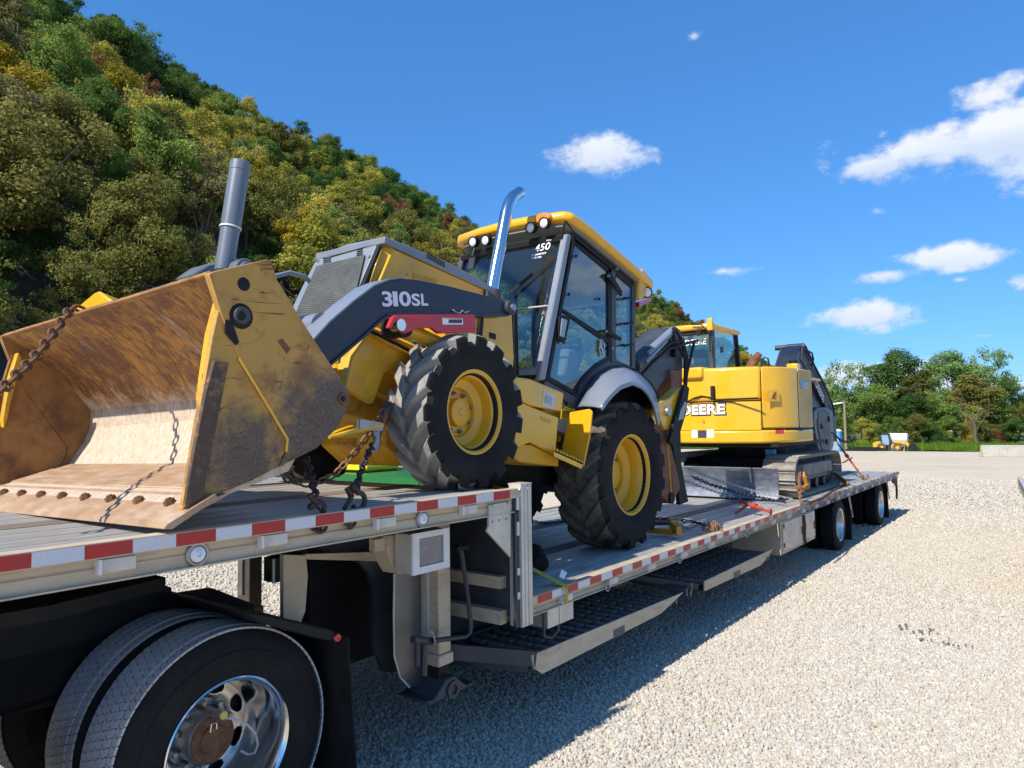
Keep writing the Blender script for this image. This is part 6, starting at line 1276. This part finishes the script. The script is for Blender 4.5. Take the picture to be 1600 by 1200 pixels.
# lettering across the rear
def rearpt(px, py, Y=9.46): return at_y(px, py, Y)
def rear_text(name, m_, off_, d_, word, px0, px1, g_):
    a = rearpt(px0, 648.5); b = rearpt(px1, 648); top = rearpt(px0, 633); h = top.z-a.z
    o = text(name, word, (a.x-g_, 9.4, a.z-g_), (1, 0, 0), (0, 0, 1), 1, m_, cwt, 0, off_, 1.05, fit=(b.x-a.x+2*g_, h+2*g_)); off = wloc(cwt)
    for v in o.data.vertices:          # wrap the letters round the curved counterweight
        xw = v.co.x+off.x; yy = 9.5
        for i in range(len(plan)-1):
            if plan[i][0] <= xw <= plan[i+1][0]: t = (xw-plan[i][0])/(plan[i+1][0]-plan[i][0]); yy = lerp(plan[i][1], plan[i+1][1], t); break
        v.co.y = yy-d_-off.y
    return o
for w_d, p0_, p1_ in (('DEERE', 1063, 1133), ('JOHN', 1006, 1057)):
    rear_text('lettering_outline', M_navy, .06, .004, w_d, p0_, p1_, .018); rear_text('lettering', M_white2, .035, .007, w_d, p0_, p1_, 0)
def wrap_quad(name, pxs, m_, d_, par):
    P = []
    for px, py in pxs:
        Y = 9.45
        for _ in range(6):
            p = at_y(px, py, Y); xw = p.x
            for i in range(len(plan)-1):
                if plan[i][0] <= xw <= plan[i+1][0]: t = (xw-plan[i][0])/(plan[i+1][0]-plan[i][0]); Y = lerp(plan[i][1], plan[i+1][1], t); break
        P.append(p-Vector((0, d_, 0)))
    q = MB(); q.prism(P, (0, .004, 0)); return q.build(name, m_, par)
wrap_quad('sticker', [(1081, 672), (1090, 672), (1090, 684), (1081, 684)], M_white2, .004, cwt); wrap_quad('sticker', [(1090.5, 673), (1104, 673), (1104, 684), (1090.5, 684)], M_decal, .004, cwt); wrap_quad('sticker', [(1104.5, 671), (1115, 671), (1115, 684), (1104.5, 684)], M_white2, .004, cwt)
for px, py in ((1102, 660),):
    p = at_y(px, py, 9.45); q = MB(); q.lathe([(-.02, .06), (.006, .055), (.0, .03), (.0, 0)], p, (.1, -1, 0), 20); lb = q.build('lift_eye', M_yel, cwt); q = MB(); q.lathe([(.001, .026), (.003, .024), (.003, 0)], p, (.1, -1, 0), 12); q.build('eye_hole', M_black, lb)
q = MB(); q.prism([at_y(a, b, 9.54) for a, b in ((1150, 671), (1156, 663), (1164, 661), (1164, 664), (1158, 667), (1154, 672))], (0, .02, 0)); q.build('grip_recess', M_yeldirty, cwt)
dvv = (Vector((-.275, 10.16, 0))-Vector((-.562, 9.633, 0))).normalized()
p = at_x(1213, 676, -.42); 
def dq(name, pxs, m_, off, par):
    P = []
    for px, py in pxs: P.append(at_pl(px, py, Vector((-.395+off, 9.84-off*.5, 0)), Vector((dvv.y, -dvv.x, 0))))
    q = MB(); q.prism(P, Vector((-dvv.y, dvv.x, 0))*.006); return q.build(name, m_, par, bevel=.001)
dq('rear_reflector', [(1212, 672), (1225, 672), (1225, 678), (1212, 678)], M_redlens, .06, cwt)
dq('door_latch_recess', [(1198, 610), (1217, 609), (1219, 627), (1199, 627)], M_yel, .03, EX); dq('door_latch', [(1203, 614), (1213, 613), (1213, 622), (1204, 622)], M_yel2, .036, EX); dq('latch_pull', [(1206, 620), (1211, 612), (1213, 613), (1211, 623)], M_brown, .04, EX)
q = MB(); P = [at_x(a, b, -.244) for a, b in ((1250, 593), (1263, 595), (1263, 609), (1253, 607))]; q.prism(P, (-.008, 0, 0)); dcl = q.build('model_sticker', M_bluegrey, EX)
a = at_x(1255.5, 607, -.243); b = at_x(1263, 607.5, -.243); text('sticker_text', '60D', a, (0, 1, 0), (0, 0, 1), .13, M_white2, dcl, .002, .01)
# roof-top parts
p = at_x(1238, 580, -.5); q = MB(); q.box(p.x-.08, p.x+.08, p.y-.02, p.y+.16, 2.5, at_x(1238, 568, -.5).z); tk = q.build('filler_neck', M_yel2, EX, bevel=.02, seg=2); q = MB(); q.cyl((p.x, p.y+.06, at_x(1238, 568, -.5).z), (p.x, p.y+.06, at_x(1238, 563, -.5).z), .06, 14); q.build('filler_cap', M_black, tk)
Y = 9.95; q = MB(); q.tube([at_y(a, b, Y) for a, b in ((1172, 585), (1174, 572), (1179, 563), (1187, 552))], [.07, .07, .065, .045], 14); q.build('exhaust_pipe', M_rust, EX)
q = MB(); q.tube([at_y(a, b, 10.4) for a, b in ((1190, 580), (1190, 566), (1194, 558), (1200, 560), (1202, 570), (1201, 582))], .012, 6); q.build('hose_loop', M_black, EX)
q = MB(); q.tube([at_y(a, b, 9.44) for a, b in ((1074, 628), (1085, 622), (1096, 619), (1108, 621), (1120, 625), (1140, 624), (1185, 622))], .012, 6); q.box(at_y(1094, 0, 9.42).x, at_y(1098, 0, 9.42).x, 9.38, 9.46, at_y(1096, 626, 9.42).z, at_y(1096, 604, 9.42).z); q.build('latch_cable', M_black, cwt)
q = MB(); q.prism_z([(-2.2, 9.85), (-1.95, 9.60), (-1.62, 9.435), (-1.3, 9.385), (-1.25, 9.6), (-2.1, 10.3)], 2.52, 2.68); q.build('cover_ledge', M_yel2, EX, bevel=.03, seg=2)
# cab
cx0, cx1, cy0, cy1, cz0, cz1 = -2.25, -1.42, 10.16, 11.35, 2.60, 3.36
def ebox(name, a, m_, par=EX, bevel=.01): q = MB(); q.box(*a); return q.build(name, m_, par, bevel=bevel, seg=2)
cab = ebox('cab_floor', (cx0, cx1, cy0, cy1, 1.75, 2.64), M_yel)
for x in (cx0, cx1-.07):
    ebox('cab_pillar', (x, x+.07, cy0, cy0+.09, cz0, cz1-.05), M_dgrey, cab)
    q = MB(); q.prism([(x, cy1-.06, cz0), (x+.07, cy1-.06, cz0), (x+.07, cy1, cz0), (x, cy1, cz0)], (0, -.12, cz1-cz0-.05)); q.build('cab_pillar', M_black, cab)
ebox('rear_frame', (cx0+.07, cx1-.07, cy0+.01, cy0+.06, cz0, cz0+.1), M_black, cab); ebox('rear_frame', (cx0+.07, cx1-.07, cy0+.01, cy0+.06, cz1-.13, cz1-.05), M_black, cab)
ebox('rear_glass', (cx0+.07, cx1-.07, cy0+.03, cy0+.036, cz0+.1, cz1-.13), M_glass2, cab, 0); ebox('side_glass', (cx1-.03, cx1-.024, cy0+.09, cy1-.1, cz0+.03, cz1-.06), M_glass2, cab, 0); ebox('side_glass', (cx0+.03, cx0+.036, cy0+.09, cy1-.1, cz0+.03, cz1-.06), M_glass2, cab, 0); ebox('front_glass', (cx0+.07, cx1-.07, cy1-.14, cy1-.134, cz0+.05, cz1-.06), M_glass2, cab, 0)
rfx = ebox('cab_roof', (cx0-.02, cx1+.02, cy0-.04, cy1-.05, cz1-.06, cz1+.03), M_yel2, EX, .03)
ebox('roof_hatch', (cx0+.2, cx1-.25, cy0+.25, cy1-.3, cz1+.03, cz1+.07), M_wpaint, rfx)
ebox('operator_seat', (cx0+.2, cx1-.25, cy0+.35, cy0+.5, 2.2, 3.05), M_seat, cab, .04); ebox('seat_cushion', (cx0+.2, cx1-.25, cy0+.5, cy0+.9, 2.3, 2.62), M_seat, cab, .04)
t0 = at_y(1067, 534, cy0-.005); o = text('glass_lettering', 'DEERE', (t0.x+.02, cy0+.02, t0.z-.06), (1, 0, 0), (0, 0, 1), .12, M_white2, cab, .004, .012)
q = MB(); q.tube([at_y(a, b, cy0-.08) for a, b in ((1080, 507), (1096, 507), (1108, 520), (1110, 550))], .01, 6); q.box(at_y(1109, 0, cy0-.08).x, at_y(1113, 0, cy0-.08).x, cy0-.09, cy0-.06, at_y(1110, 552, cy0-.08).z, at_y(1110, 543, cy0-.08).z); q.build('antenna', M_black, cab)
ebox('lamp_block', (cx1-.05, cx1+.03, cy0-.09, cy0-.03, cz1-.09, cz1+.09), M_yel2, rfx)
p = at_y(1092, 520, cy0-.05); q = MB(); q.lathe([(0, .05), (.03, .05), (.03, 0)], p, (0, -1, 0), 14); q.build('roof_lamp', M_black, rfx)
# undercarriage
TXC, TW, TR0 = -.455, .44, .26
def loop_pts(n, yA, yB, zc, r):
    L_ = 2*(yB-yA)+2*PI*r; out_ = []
    for i in range(n):
        s = L_*i/n
        if s < yB-yA: out_.append((yA+s, zc+r, 0))
        elif s < yB-yA+PI*r: a = (s-(yB-yA))/r; out_.append((yB+r*math.sin(a), zc+r*math.cos(a), -a))
        elif s < 2*(yB-yA)+PI*r: out_.append((yB-(s-(yB-yA)-PI*r), zc-r, PI))
        else: a = (s-2*(yB-yA)-PI*r)/r; out_.append((yA-r*math.sin(a), zc-r*math.cos(a), PI-a))
    return out_
zc = GT+TR0+.035; yA, yB = 10.16, 12.25; npad = 44
shoe = None
for xc in (TXC, -2.05):
    for (y, z, a) in loop_pts(npad, yA, yB, zc, TR0):
        if shoe is None:
            q = MB(); q.prism_x([(-.062, -.02), (.058, -.02), (.062, .012), (.05, .03), (.03, .016), (-.03, .016), (-.05, .034), (-.062, .016)], -TW/2, TW/2)
            me = bpy.data.meshes.new('track_shoe'); bmesh.ops.recalc_face_normals(q.bm, faces=q.bm.faces[:]); q.bm.to_mesh(me); q.bm.free(); me.materials.append(M_track); shoe = me
        o = bpy.data.objects.new('track_shoe', shoe); col.objects.link(o); o.parent = EX; o.location = Vector((xc, y, z))-wloc(EX); o.rotation_euler = (a, 0, 0)
    s = 1 if xc == TXC else -1
    q = MB(); q.prism_x([(yA-.1, zc+.12), (yB+.05, zc+.12), (yB+.05, zc-.10), (yA-.05, zc-.10)], xc-.10, xc+.10); q.prism_x([(yA+.25, zc+.15), (yB-.25, zc+.15), (yB-.2, zc-.02), (yA+.3, zc-.02)], xc-.02, xc+s*.19); q.build('track_frame', M_track, EX, bevel=.01)
    for y, r in ((yA, .235), (yB, .235)):
        q = MB(); q.lathe([(-.12, 0), (-.12, r*.6), (-.06, r), (.06, r), (.12, r*.6), (.12, 0)], (xc, y, zc), (1, 0, 0), 24); q.build('track_idler', M_dgrey, EX)
    for k in range(4): q = MB(); q.lathe([(-.11, 0), (-.11, .08), (-.04, .075), (.04, .075), (.11, .08), (.11, 0)], (xc, yA+.38+k*.44, zc-.16), (1, 0, 0), 14); q.build('track_roller', M_dgrey, EX)
    q = MB(); q.prism_x([(v[0], v[1]) for v in loop_pts(60, yA, yB, zc, TR0-.02)]+[], xc-.045, xc+.045); q.build('track_chain', M_black, EX)
q = MB(); q.box(-1.85, -.65, 10.6, 11.8, 1.12, 1.40); q.cyl((-1.25, 11.2, 1.38), (-1.25, 11.2, 1.56), .5, 32); q.build('slew_frame', M_black, EX, bevel=.02)
q = MB(); q.box(-2.1, -.4, 9.75, 12.2, 1.56, 1.615); q.build('turntable', M_black, EX, bevel=.01)
q = MB(); q.prism_x([(9.56, .885), (9.60, .96), (9.61, 1.08), (9.60, 1.20), (9.575, 1.285), (9.59, 1.29), (9.63, 1.20), (9.64, 1.08), (9.63, .96), (9.60, .88)], -2.33, -.372); bl = q.build('dozer_blade', M_blade, EX)
q = MB(); q.box(-2.335, -.365, 9.572, 9.60, 1.283, 1.297); q.build('blade_rim', M_steelshiny, bl)
q = MB(); q.beam((-.95, 9.62, 1.05), (-.95, 10.7, 1.2), .12, .12); q.beam((-1.6, 9.62, 1.05), (-1.6, 10.7, 1.2), .12, .12); q.cyl((-1.28, 9.65, 1.15), (-1.28, 10.5, 1.35), .05, 10); q.build('blade_arm', M_dgrey, EX)
p = at_y(1203, 705, 10.2); q = MB(); q.box(p.x-.06, p.x+.06, 10.16, 10.3, p.z-.05, p.z+.03); q.build('blue_cap', M_blue, EX, bevel=.01)
# boom, stick and curled bucket
XE = -.86; W_ = .30
def ex_p(name, pts, X0, X1, m_, par=EX, bevel=.008): q = MB(); q.prism_x(yz(X0, pts), X1, X0); return q.build(name, m_, par, bevel=bevel)
bo = ex_p('boom', [(1240, 640), (1234, 600), (1244, 556), (1252, 540), (1256, 536), (1260, 542), (1266, 560), (1262, 590), (1262, 640)], XE, XE-W_, M_char)
sk_ = ex_p('stick', [(1255, 540), (1259, 541), (1277, 579), (1299, 627), (1306, 642), (1308, 690), (1300, 690), (1291, 636), (1266, 587), (1252, 562)], XE+.02, XE-W_+.05, M_dgrey)
ex_p('boom_web', [(1262, 585), (1268, 590), (1289, 633), (1280, 640), (1268, 648), (1258, 640)], XE-.05, XE-.2, M_char)
for k in range(5):
    x_ = XE-.03-.075*k; a = at_x(1253, 543, XE); b = at_x(1233, 610, XE); q = MB(); q.tube([Vector((x_, a.y-.05, a.z)), Vector((x_, b.y-.03, b.z))], .022, 7); q.build('hydraulic_pipe', M_grey if k % 2 else M_dgrey, bo)
q = MB(); a = at_x(1254, 541, XE); q.cyl((XE+.04, a.y, a.z), (XE-W_-.16, a.y-.02, a.z), .045, 12); q.build('boom_head_pin', M_dgrey, bo)
for h in ([(1258, 540), (1266, 556), (1280, 588), (1296, 620), (1304, 640)], [(1259, 545), (1272, 570), (1288, 600), (1300, 630), (1304, 650)], [(1262, 548), (1269, 552), (1271, 562), (1268, 572)], [(1290, 672), (1300, 676), (1312, 686), (1322, 690), (1330, 684)], [(1296, 674), (1306, 680), (1314, 690), (1328, 692), (1336, 688)]): q = MB(); q.tube([at_x(a, b, XE+.06) for a, b in h], .016, 6); q.build('hydraulic_hose', M_black, bo)
t0 = at_x(1274, 600, XE+.022); t1 = at_x(1289, 633, XE+.022); xd = (t1-t0).normalized(); yd = Vector((1, 0, 0)).cross(xd); text('boom_lettering', 'DEERE', t0-yd*.03, xd, yd, (t1-t0).length/3.4, M_white2, sk_, .003, .01)
bkt = [(1272, 643), (1278, 637), (1292, 636), (1300, 642), (1302, 668), (1303, 695), (1297, 716), (1284, 718), (1277, 690), (1273, 668)]
ex_p('digging_bucket', bkt, -.80, -1.42, M_blade, EX, .015)
ex_p('bucket_side', [(1280, 640), (1292, 639), (1297, 645), (1299, 690), (1294, 712), (1284, 700), (1278, 664)], -.785, -.80, M_dgrey, EX, .004)
for a in ((1284, 666), (1295, 655), (1292, 690)): p = at_x(*a, -.78); q = MB(); q.cyl(p+Vector((-.02, 0, 0)), p+Vector((.015, 0, 0)), .05, 12); q.build('bucket_pin', M_black, EX)

# ------------------------------------------------------------------ chains and binders
def link_mesh(L_, w, r):
    q = MB(); pts = []; hw = w/2-r; hl_ = L_/2-w/2
    for k in range(6): a = -PI/2+PI*k/5; pts.append((hl_+hw*math.cos(a), hw*math.sin(a), 0))
    for k in range(6): a = PI/2+PI*k/5; pts.append((-hl_+hw*math.cos(a), hw*math.sin(a), 0))
    q.tube(pts, r, 5, closed=True); bmesh.ops.recalc_face_normals(q.bm, faces=q.bm.faces[:]); me = bpy.data.meshes.new('chain_link'); q.bm.to_mesh(me); q.bm.free(); me.shade_smooth(); return me
LM = {}
def chain(label, pts, m_, L_=.058, w=.040, r=.0058, sag=0, twist=.0, name='chain', par=None, jit=0):
    pts = [Vector(p) for p in pts]; t = par or thing(name, pts[0], label, 'chain', None)
    if (m_.name, L_) not in LM: me = link_mesh(L_, w, r); me.materials.append(m_); LM[(m_.name, L_)] = me
    P = []
    for i in range(len(pts)-1):
        for k in range(12): P.append(pts[i].lerp(pts[i+1], k/12))
    P.append(pts[-1])
    if sag:
        n = len(P)-1
        for i, p in enumerate(P): p.z -= sag*4*(i/n)*(1-i/n)
    tot = sum((P[i+1]-P[i]).length for i in range(len(P)-1)); step = L_-2*r*1.15; n = max(2, int(tot/step)); Q = resamp(P, n+1); o0 = wloc(t)
    for i in range(n):
        d = (Q[i+1]-Q[i]).normalized(); c = (Q[i]+Q[i+1])/2; up = Vector((0, 0, 1)) if abs(d.z) < .9 else Vector((0, 1, 0)); y = up.cross(d).normalized(); z = d.cross(y)
        a = (PI/2 if i % 2 else 0)+.5+random.uniform(-.25, .25)+twist*i; y, z = y*math.cos(a)+z*math.sin(a), z*math.cos(a)-y*math.sin(a)
        if jit: c = c+Vector((random.uniform(-jit, jit), random.uniform(-jit, jit), random.uniform(0, jit)))
        o = bpy.data.objects.new('chain_link', LM[(m_.name, L_)]); col.objects.link(o); o.parent = t
        M = Matrix(((d.x, y.x, z.x, c.x-o0.x), (d.y, y.y, z.y, c.y-o0.y), (d.z, y.z, z.z, c.z-o0.z), (0, 0, 0, 1))); o.matrix_local = M
    return t
def pile(t, c, r, n, m_, L_=.058):
    me = LM.get((m_.name, L_)); o0 = wloc(t)
    for i in range(n):
        o = bpy.data.objects.new('chain_link', me); col.objects.link(o); o.parent = t
        o.location = Vector(c)+Vector((random.uniform(-r, r), random.uniform(-r*1.6, r*1.6), random.uniform(-r*.3, r*.8)))-o0; o.rotation_euler = (random.uniform(0, 6), random.uniform(0, 6), random.uniform(0, 6))
def hook(t, c, m_, s=1.0, a0=0):
    c = Vector(c); q = MB(); pts = [c+Vector((0, .05*math.cos(a)*s, .05*math.sin(a)*s)) for a in np.linspace(-2.6+a0, 1.6+a0, 12)]; pts.append(pts[-1]+Vector((0, -.05*s, .05*s))); q.tube(pts, [.016*s]*11+[.02*s, .018*s], 8); return q.build('hook', m_, t)
M_rustl = mat('light_rust_chain', (.24, .115, .055), .8, var=.35, vscale=30, dirt=(.34, .2, .11), dirt_amt=.6, dirt_scale=30)
lipP = at_y(113, 487, 1.45); a1 = at_y(55, 558, 1.18); a2 = at_y(2, 610, .98); a3 = a2+(a2-a1)*1.0; a3.z = max(1.55, a3.z)
chain('rusty chain hanging over the top lip of the big loader bucket', [lipP+Vector((0, .22, -.03)), lipP+Vector((0, .0, .025)), a1, a2, a3], M_rust, .074, .052, .0085)
c2 = chain('long light rust chain running from behind the bucket up to the front axle', [at_x(432, 735, -.55), at_x(455, 752, -.53), at_x(485, 757, -.50), at_x(520, 745, -.48), at_x(560, 702, -.46), at_x(583, 668, -.46), at_x(600, 640, -.46), at_x(614, 628, -.48)], M_rustl, .062, .042, .0065)
chain('', [at_x(602, 645, -.42), at_x(598, 668, -.42), at_x(590, 690, -.42)], M_rustl, .062, .042, .0065, par=c2)
c3 = chain('dark chain hooked over the deck edge left of the other hook, below the bucket heel', [at_x(478, 716, -.42), at_x(487, 745, -.25), at_x(493, 775, -.08)], M_chain, .062, .044, .0075)
hook(c3, at_x(497, 795, -.03), M_chain, .68, .4); chain('', [at_x(484, 793, -.05), at_x(489, 783, -.04), at_x(500, 785, -.035), at_x(506, 798, -.02)], M_chain, .062, .044, .0075, par=c3); chain('', [at_x(490, 826, -.015), at_x(500, 829, -.012), at_x(508, 824, -.012)], M_chain, .062, .044, .0075, par=c3)
c4 = chain('dark chain dropping from the front axle to a hook beside the front tyre', [at_x(585, 690, -.45), at_x(572, 715, -.32), at_x(561, 745, -.2), at_x(556, 768, -.1)], M_chain, .062, .044, .0075)
hook(c4, at_x(560, 783, -.05), M_chain, .78, 0); q = MB(); q.tube([at_x(542, 762, -.07), at_x(549, 775, -.06), at_x(545, 785, -.04), at_x(538, 795, -.03)], [.014, .015, .012, .011], 8); q.build('grab_hook', M_chain, c4); chain('', [at_x(540, 818, -.015), at_x(547, 822, -.012), at_x(553, 816, -.012)], M_chain, .062, .044, .0075, par=c4)
# ratchet binder near the axle
t = thing('chain_binder', at_x(585, 695, -.44), 'yellow lever binder holding the chains below the front axle', 'binder'); q = MB(); q.beam(at_x(560, 662, -.45), at_x(597, 668, -.43), .03, .05); q.tube([at_x(585, 676, -.42), at_x(590, 690, -.41), at_x(586, 705, -.41)], .022, 8); q.build('binder_body', M_steelshiny, t); q = MB(); q.tube([at_x(596, 665, -.43), at_x(540, 677, -.46), at_x(514, 683, -.47)], [.018, .014, .01], 8); q.build('lever', M_yel2, t); q = MB(); q.tube([at_x(590, 675, -.41), at_x(588, 692, -.40), at_x(583, 700, -.40)], .014, 7); q.build('binder_hook', M_chainp, t)
# rear tyre: dark chain, orange binder, rusty bunch
z0 = DZ+.015
chain('black chain lying on the deck behind the rear tyre', [at_z(1022, 810, z0), at_z(1055, 812, z0), at_z(1082, 815, z0), at_z(1100, 820, z0)], M_chain, .062, .044, .0075)
t = thing('lever_binder', at_z(1040, 829, DZ), 'orange lever binder lying on the deck behind the rear tyre', 'binder'); a, b = at_z(1014, 828, z0+.02), at_z(1052, 831, z0+.02); q = MB(); q.beam(a, b, .06, .05); q.build('lever', M_orange, t, bevel=.008); q = MB(); q.beam(at_z(1050, 822, z0+.05), at_z(1061, 830, z0+.05), .05, .09); q.tube([at_z(1054, 818, z0+.06), at_z(1063, 812, z0+.05)], .014, 6); q.build('jaw', M_orange, t, bevel=.008); q = MB(); q.beam(at_z(1018, 818, z0+.06), at_z(1048, 818, z0+.06), .04, .03); q.build('binder_bar', M_chain, t)
c6 = chain('light rust chain bunched on the deck edge behind the orange binder', [at_z(1095, 819, z0), at_z(1110, 824, z0), at_z(1128, 828, z0)], M_rustl, .058, .04, .0062); pile(c6, at_z(1112, 825, z0+.02), .05, 14, M_rustl)
chain('grey chain loop on the deck between the rear tyre and the rusty bunch', [at_z(1062, 822, z0), at_z(1075, 826, z0), at_z(1090, 822, z0)], M_chainp, .058, .04, .006)
chain('dark chain lying on the shaded deck ahead of the rear tyre', [at_z(833, 815, z0), at_z(852, 818, z0), at_z(880, 815, z0)], M_chain, .062, .044, .0075)
# between digging stick and blade
e_ = at_z(1238, 786, DZ+.03)
chain('pale galvanised chain, upper of those crossing in front of the dozer blade', [at_x(1074, 731, -.80), at_x(1120, 750, -.72), at_x(1180, 768, -.6), e_+Vector((0, 0, .05))], M_chainp, .056, .038, .0055)
chain('blue black chain, below the pale one in front of the dozer blade', [at_x(1082, 745, -.85), at_x(1110, 757, -.75), at_x(1160, 772, -.6), at_x(1200, 780, -.45), e_+Vector((-.05, -.1, .02))], M_chainb, .064, .046, .008)
c8 = chain('thin grey chain, lowest of those crossing in front of the dozer blade', [at_x(1068, 750, -.80), at_x(1100, 762, -.75), at_x(1123, 770, -.68), at_x(1147, 776, -.6)], M_chainp, .05, .034, .005); pile(c8, at_x(1135, 774, -.62), .05, 12, M_chainp, .05)
def binder(label, a, b, h0, h1, m_):
    t = thing('ratchet_binder', a, label, 'binder'); a, b = Vector(a), Vector(b); d = (b-a); q = MB(); q.tube([a, a+d*.22], .016, 8); q.tube([a+d*.22, a+d*.75], .021, 10); q.tube([a+d*.75, b], .016, 8); q.build('barrel', m_, t)
    q = MB(); q.beam(h0, h1, .03, .018); q.build('handle', m_, t); q = MB(); c = a+d*.48; q.lathe([(-.03, .036), (.03, .036)], c-d.normalized()*0, d, 14); q.lathe([(-.03, 0), (-.03, .036)], c, d, 14); q.lathe([(.03, .036), (.03, 0)], c, d, 14); q.build('ratchet_gear', m_, t)
    for e in (a, b): q = MB(); q.tube([e+Vector((0, .03*math.cos(x), .03*math.sin(x))) for x in np.linspace(0, 2*PI, 11)[:-1]], .009, 6, closed=True); q.build('eye', m_, t)
    return t
z1 = DZ+.07
binder('red ratchet binder lying on the deck in front of the dozer blade', at_z(1156, 783, z1+.06), at_z(1204, 800, z1-.02), at_z(1172, 786, z1+.03), at_z(1150, 802, DZ+.02), M_redbind)
# track front bunch with orange lever
c9 = chain('rusty chain bunch hanging over the deck edge at the front of the track', [at_x(1250, 738, -.2), at_x(1248, 752, -.15), at_x(1250, 770, -.06), at_x(1251, 788, -.0)], M_rustl, .064, .046, .008); pile(c9, at_x(1250, 766, -.08), .055, 16, M_rustl, .064)
t = thing('lever_binder', at_x(1258, 752, -.16), 'small orange lever binder standing by the excavator track front', 'binder'); q = MB(); q.beam(at_x(1262, 764, -.14), at_x(1256, 744, -.16), .05, .04); q.tube([at_x(1256, 746, -.16), at_x(1256, 737, -.16)], [.025, .01], 8); q.build('lever', M_orange, t, bevel=.006); q = MB(); q.beam(at_x(1248, 766, -.15), at_x(1262, 758, -.13), .06, .05); q.build('jaw', M_orange, t, bevel=.006)
chain('dark chain along the deck beside the excavator track', [at_z(1262, 787, z0), at_z(1285, 778, z0), at_z(1310, 762, z0), at_z(1322, 756, z0)], M_chain, .06, .042, .007)
# rear binders
X = -.35; c10 = chain('dark chain running from the rear of the track to an orange binder', [at_x(1300, 738, X), at_x(1312, 746, X+.1)], M_chain, .06, .042, .007)
t = thing('lever_binder', at_x(1318, 752, -.2), 'orange and black lever binder at the rear of the excavator track', 'binder'); q = MB(); q.beam(at_x(1312, 746, -.25), at_x(1325, 757, -.12), .07, .06); q.build('jaw', M_orange, t, bevel=.01); q = MB(); q.beam(at_x(1304, 739, -.3), at_x(1332, 763, -.06), .035, .03); q.build('lever', M_black, t)
X = -.5; a, b = at_x(1309, 693, -1.0), at_x(1340, 735, -.4)
binder('rusty red ratchet binder slanting from the excavator bucket to the rear deck', a, b, at_x(1331, 715, -.6), at_x(1317, 723, -.62), M_redbind)
c11 = chain('light rust chain knotted on the rear deck below the slanting red binder', [b, at_x(1346, 743, -.25), at_x(1356, 752, -.06)], M_rustl, .062, .044, .0075); pile(c11, at_x(1350, 747, -.18), .06, 14, M_rustl, .062)
chain('short rusty chain under the excavator bucket above the slanting binder', [at_x(1302, 680, -1.1), a], M_rustl, .062, .044, .0075)
# yellow strap
t = thing('ratchet_strap', (0, 3.87, .87), 'yellow webbing strap hooked over the lower deck rail beside the post', 'strap'); e = at_x(880, 917, .012)
q = MB(); s0, s1 = at_z(832, 889, DZ+.09), Vector((.012, 3.86, .875)); q.beam(s0, s1, .05, .004); q.build('webbing', M_strap, t)
q = MB(); q.tube([s1+Vector((0, -.03, 0)), s1+Vector((.006, .0, -.02)), s1+Vector((.01, .01, -.07)), s1+Vector((.0, .015, -.11))], .007, 6); q.tube([s1+Vector((0, .03, 0)), s1+Vector((.006, .01, -.03)), s1+Vector((.01, .0, -.07)), s1+Vector((.0, -.015, -.10))], .007, 6); q.build('hook', M_strap, t)
q = MB(); c = s0.lerp(s1, .72)+Vector((.0, .04, .02)); q.prism([c, c+Vector((.0, .03, .04)), c+Vector((.03, .05, .02)), c+Vector((.025, .015, -.015))], (0, .003, .001)); q.build('paper_tag', M_white2, t)
t = thing('rubber_mat_roll', at_z(838, 880, DZ), 'black rubber sleeve lying on the deck beside the corner post', 'rubber'); q = MB(); a = at_z(826, 862, DZ+.10); b = at_z(846, 882, DZ+.08); q.tube([a, a.lerp(b, .5)+Vector((0, 0, .03)), b], [.06, .07, .055], 10); q.build('sleeve', M_black, t)
bpy.context.view_layer.update()
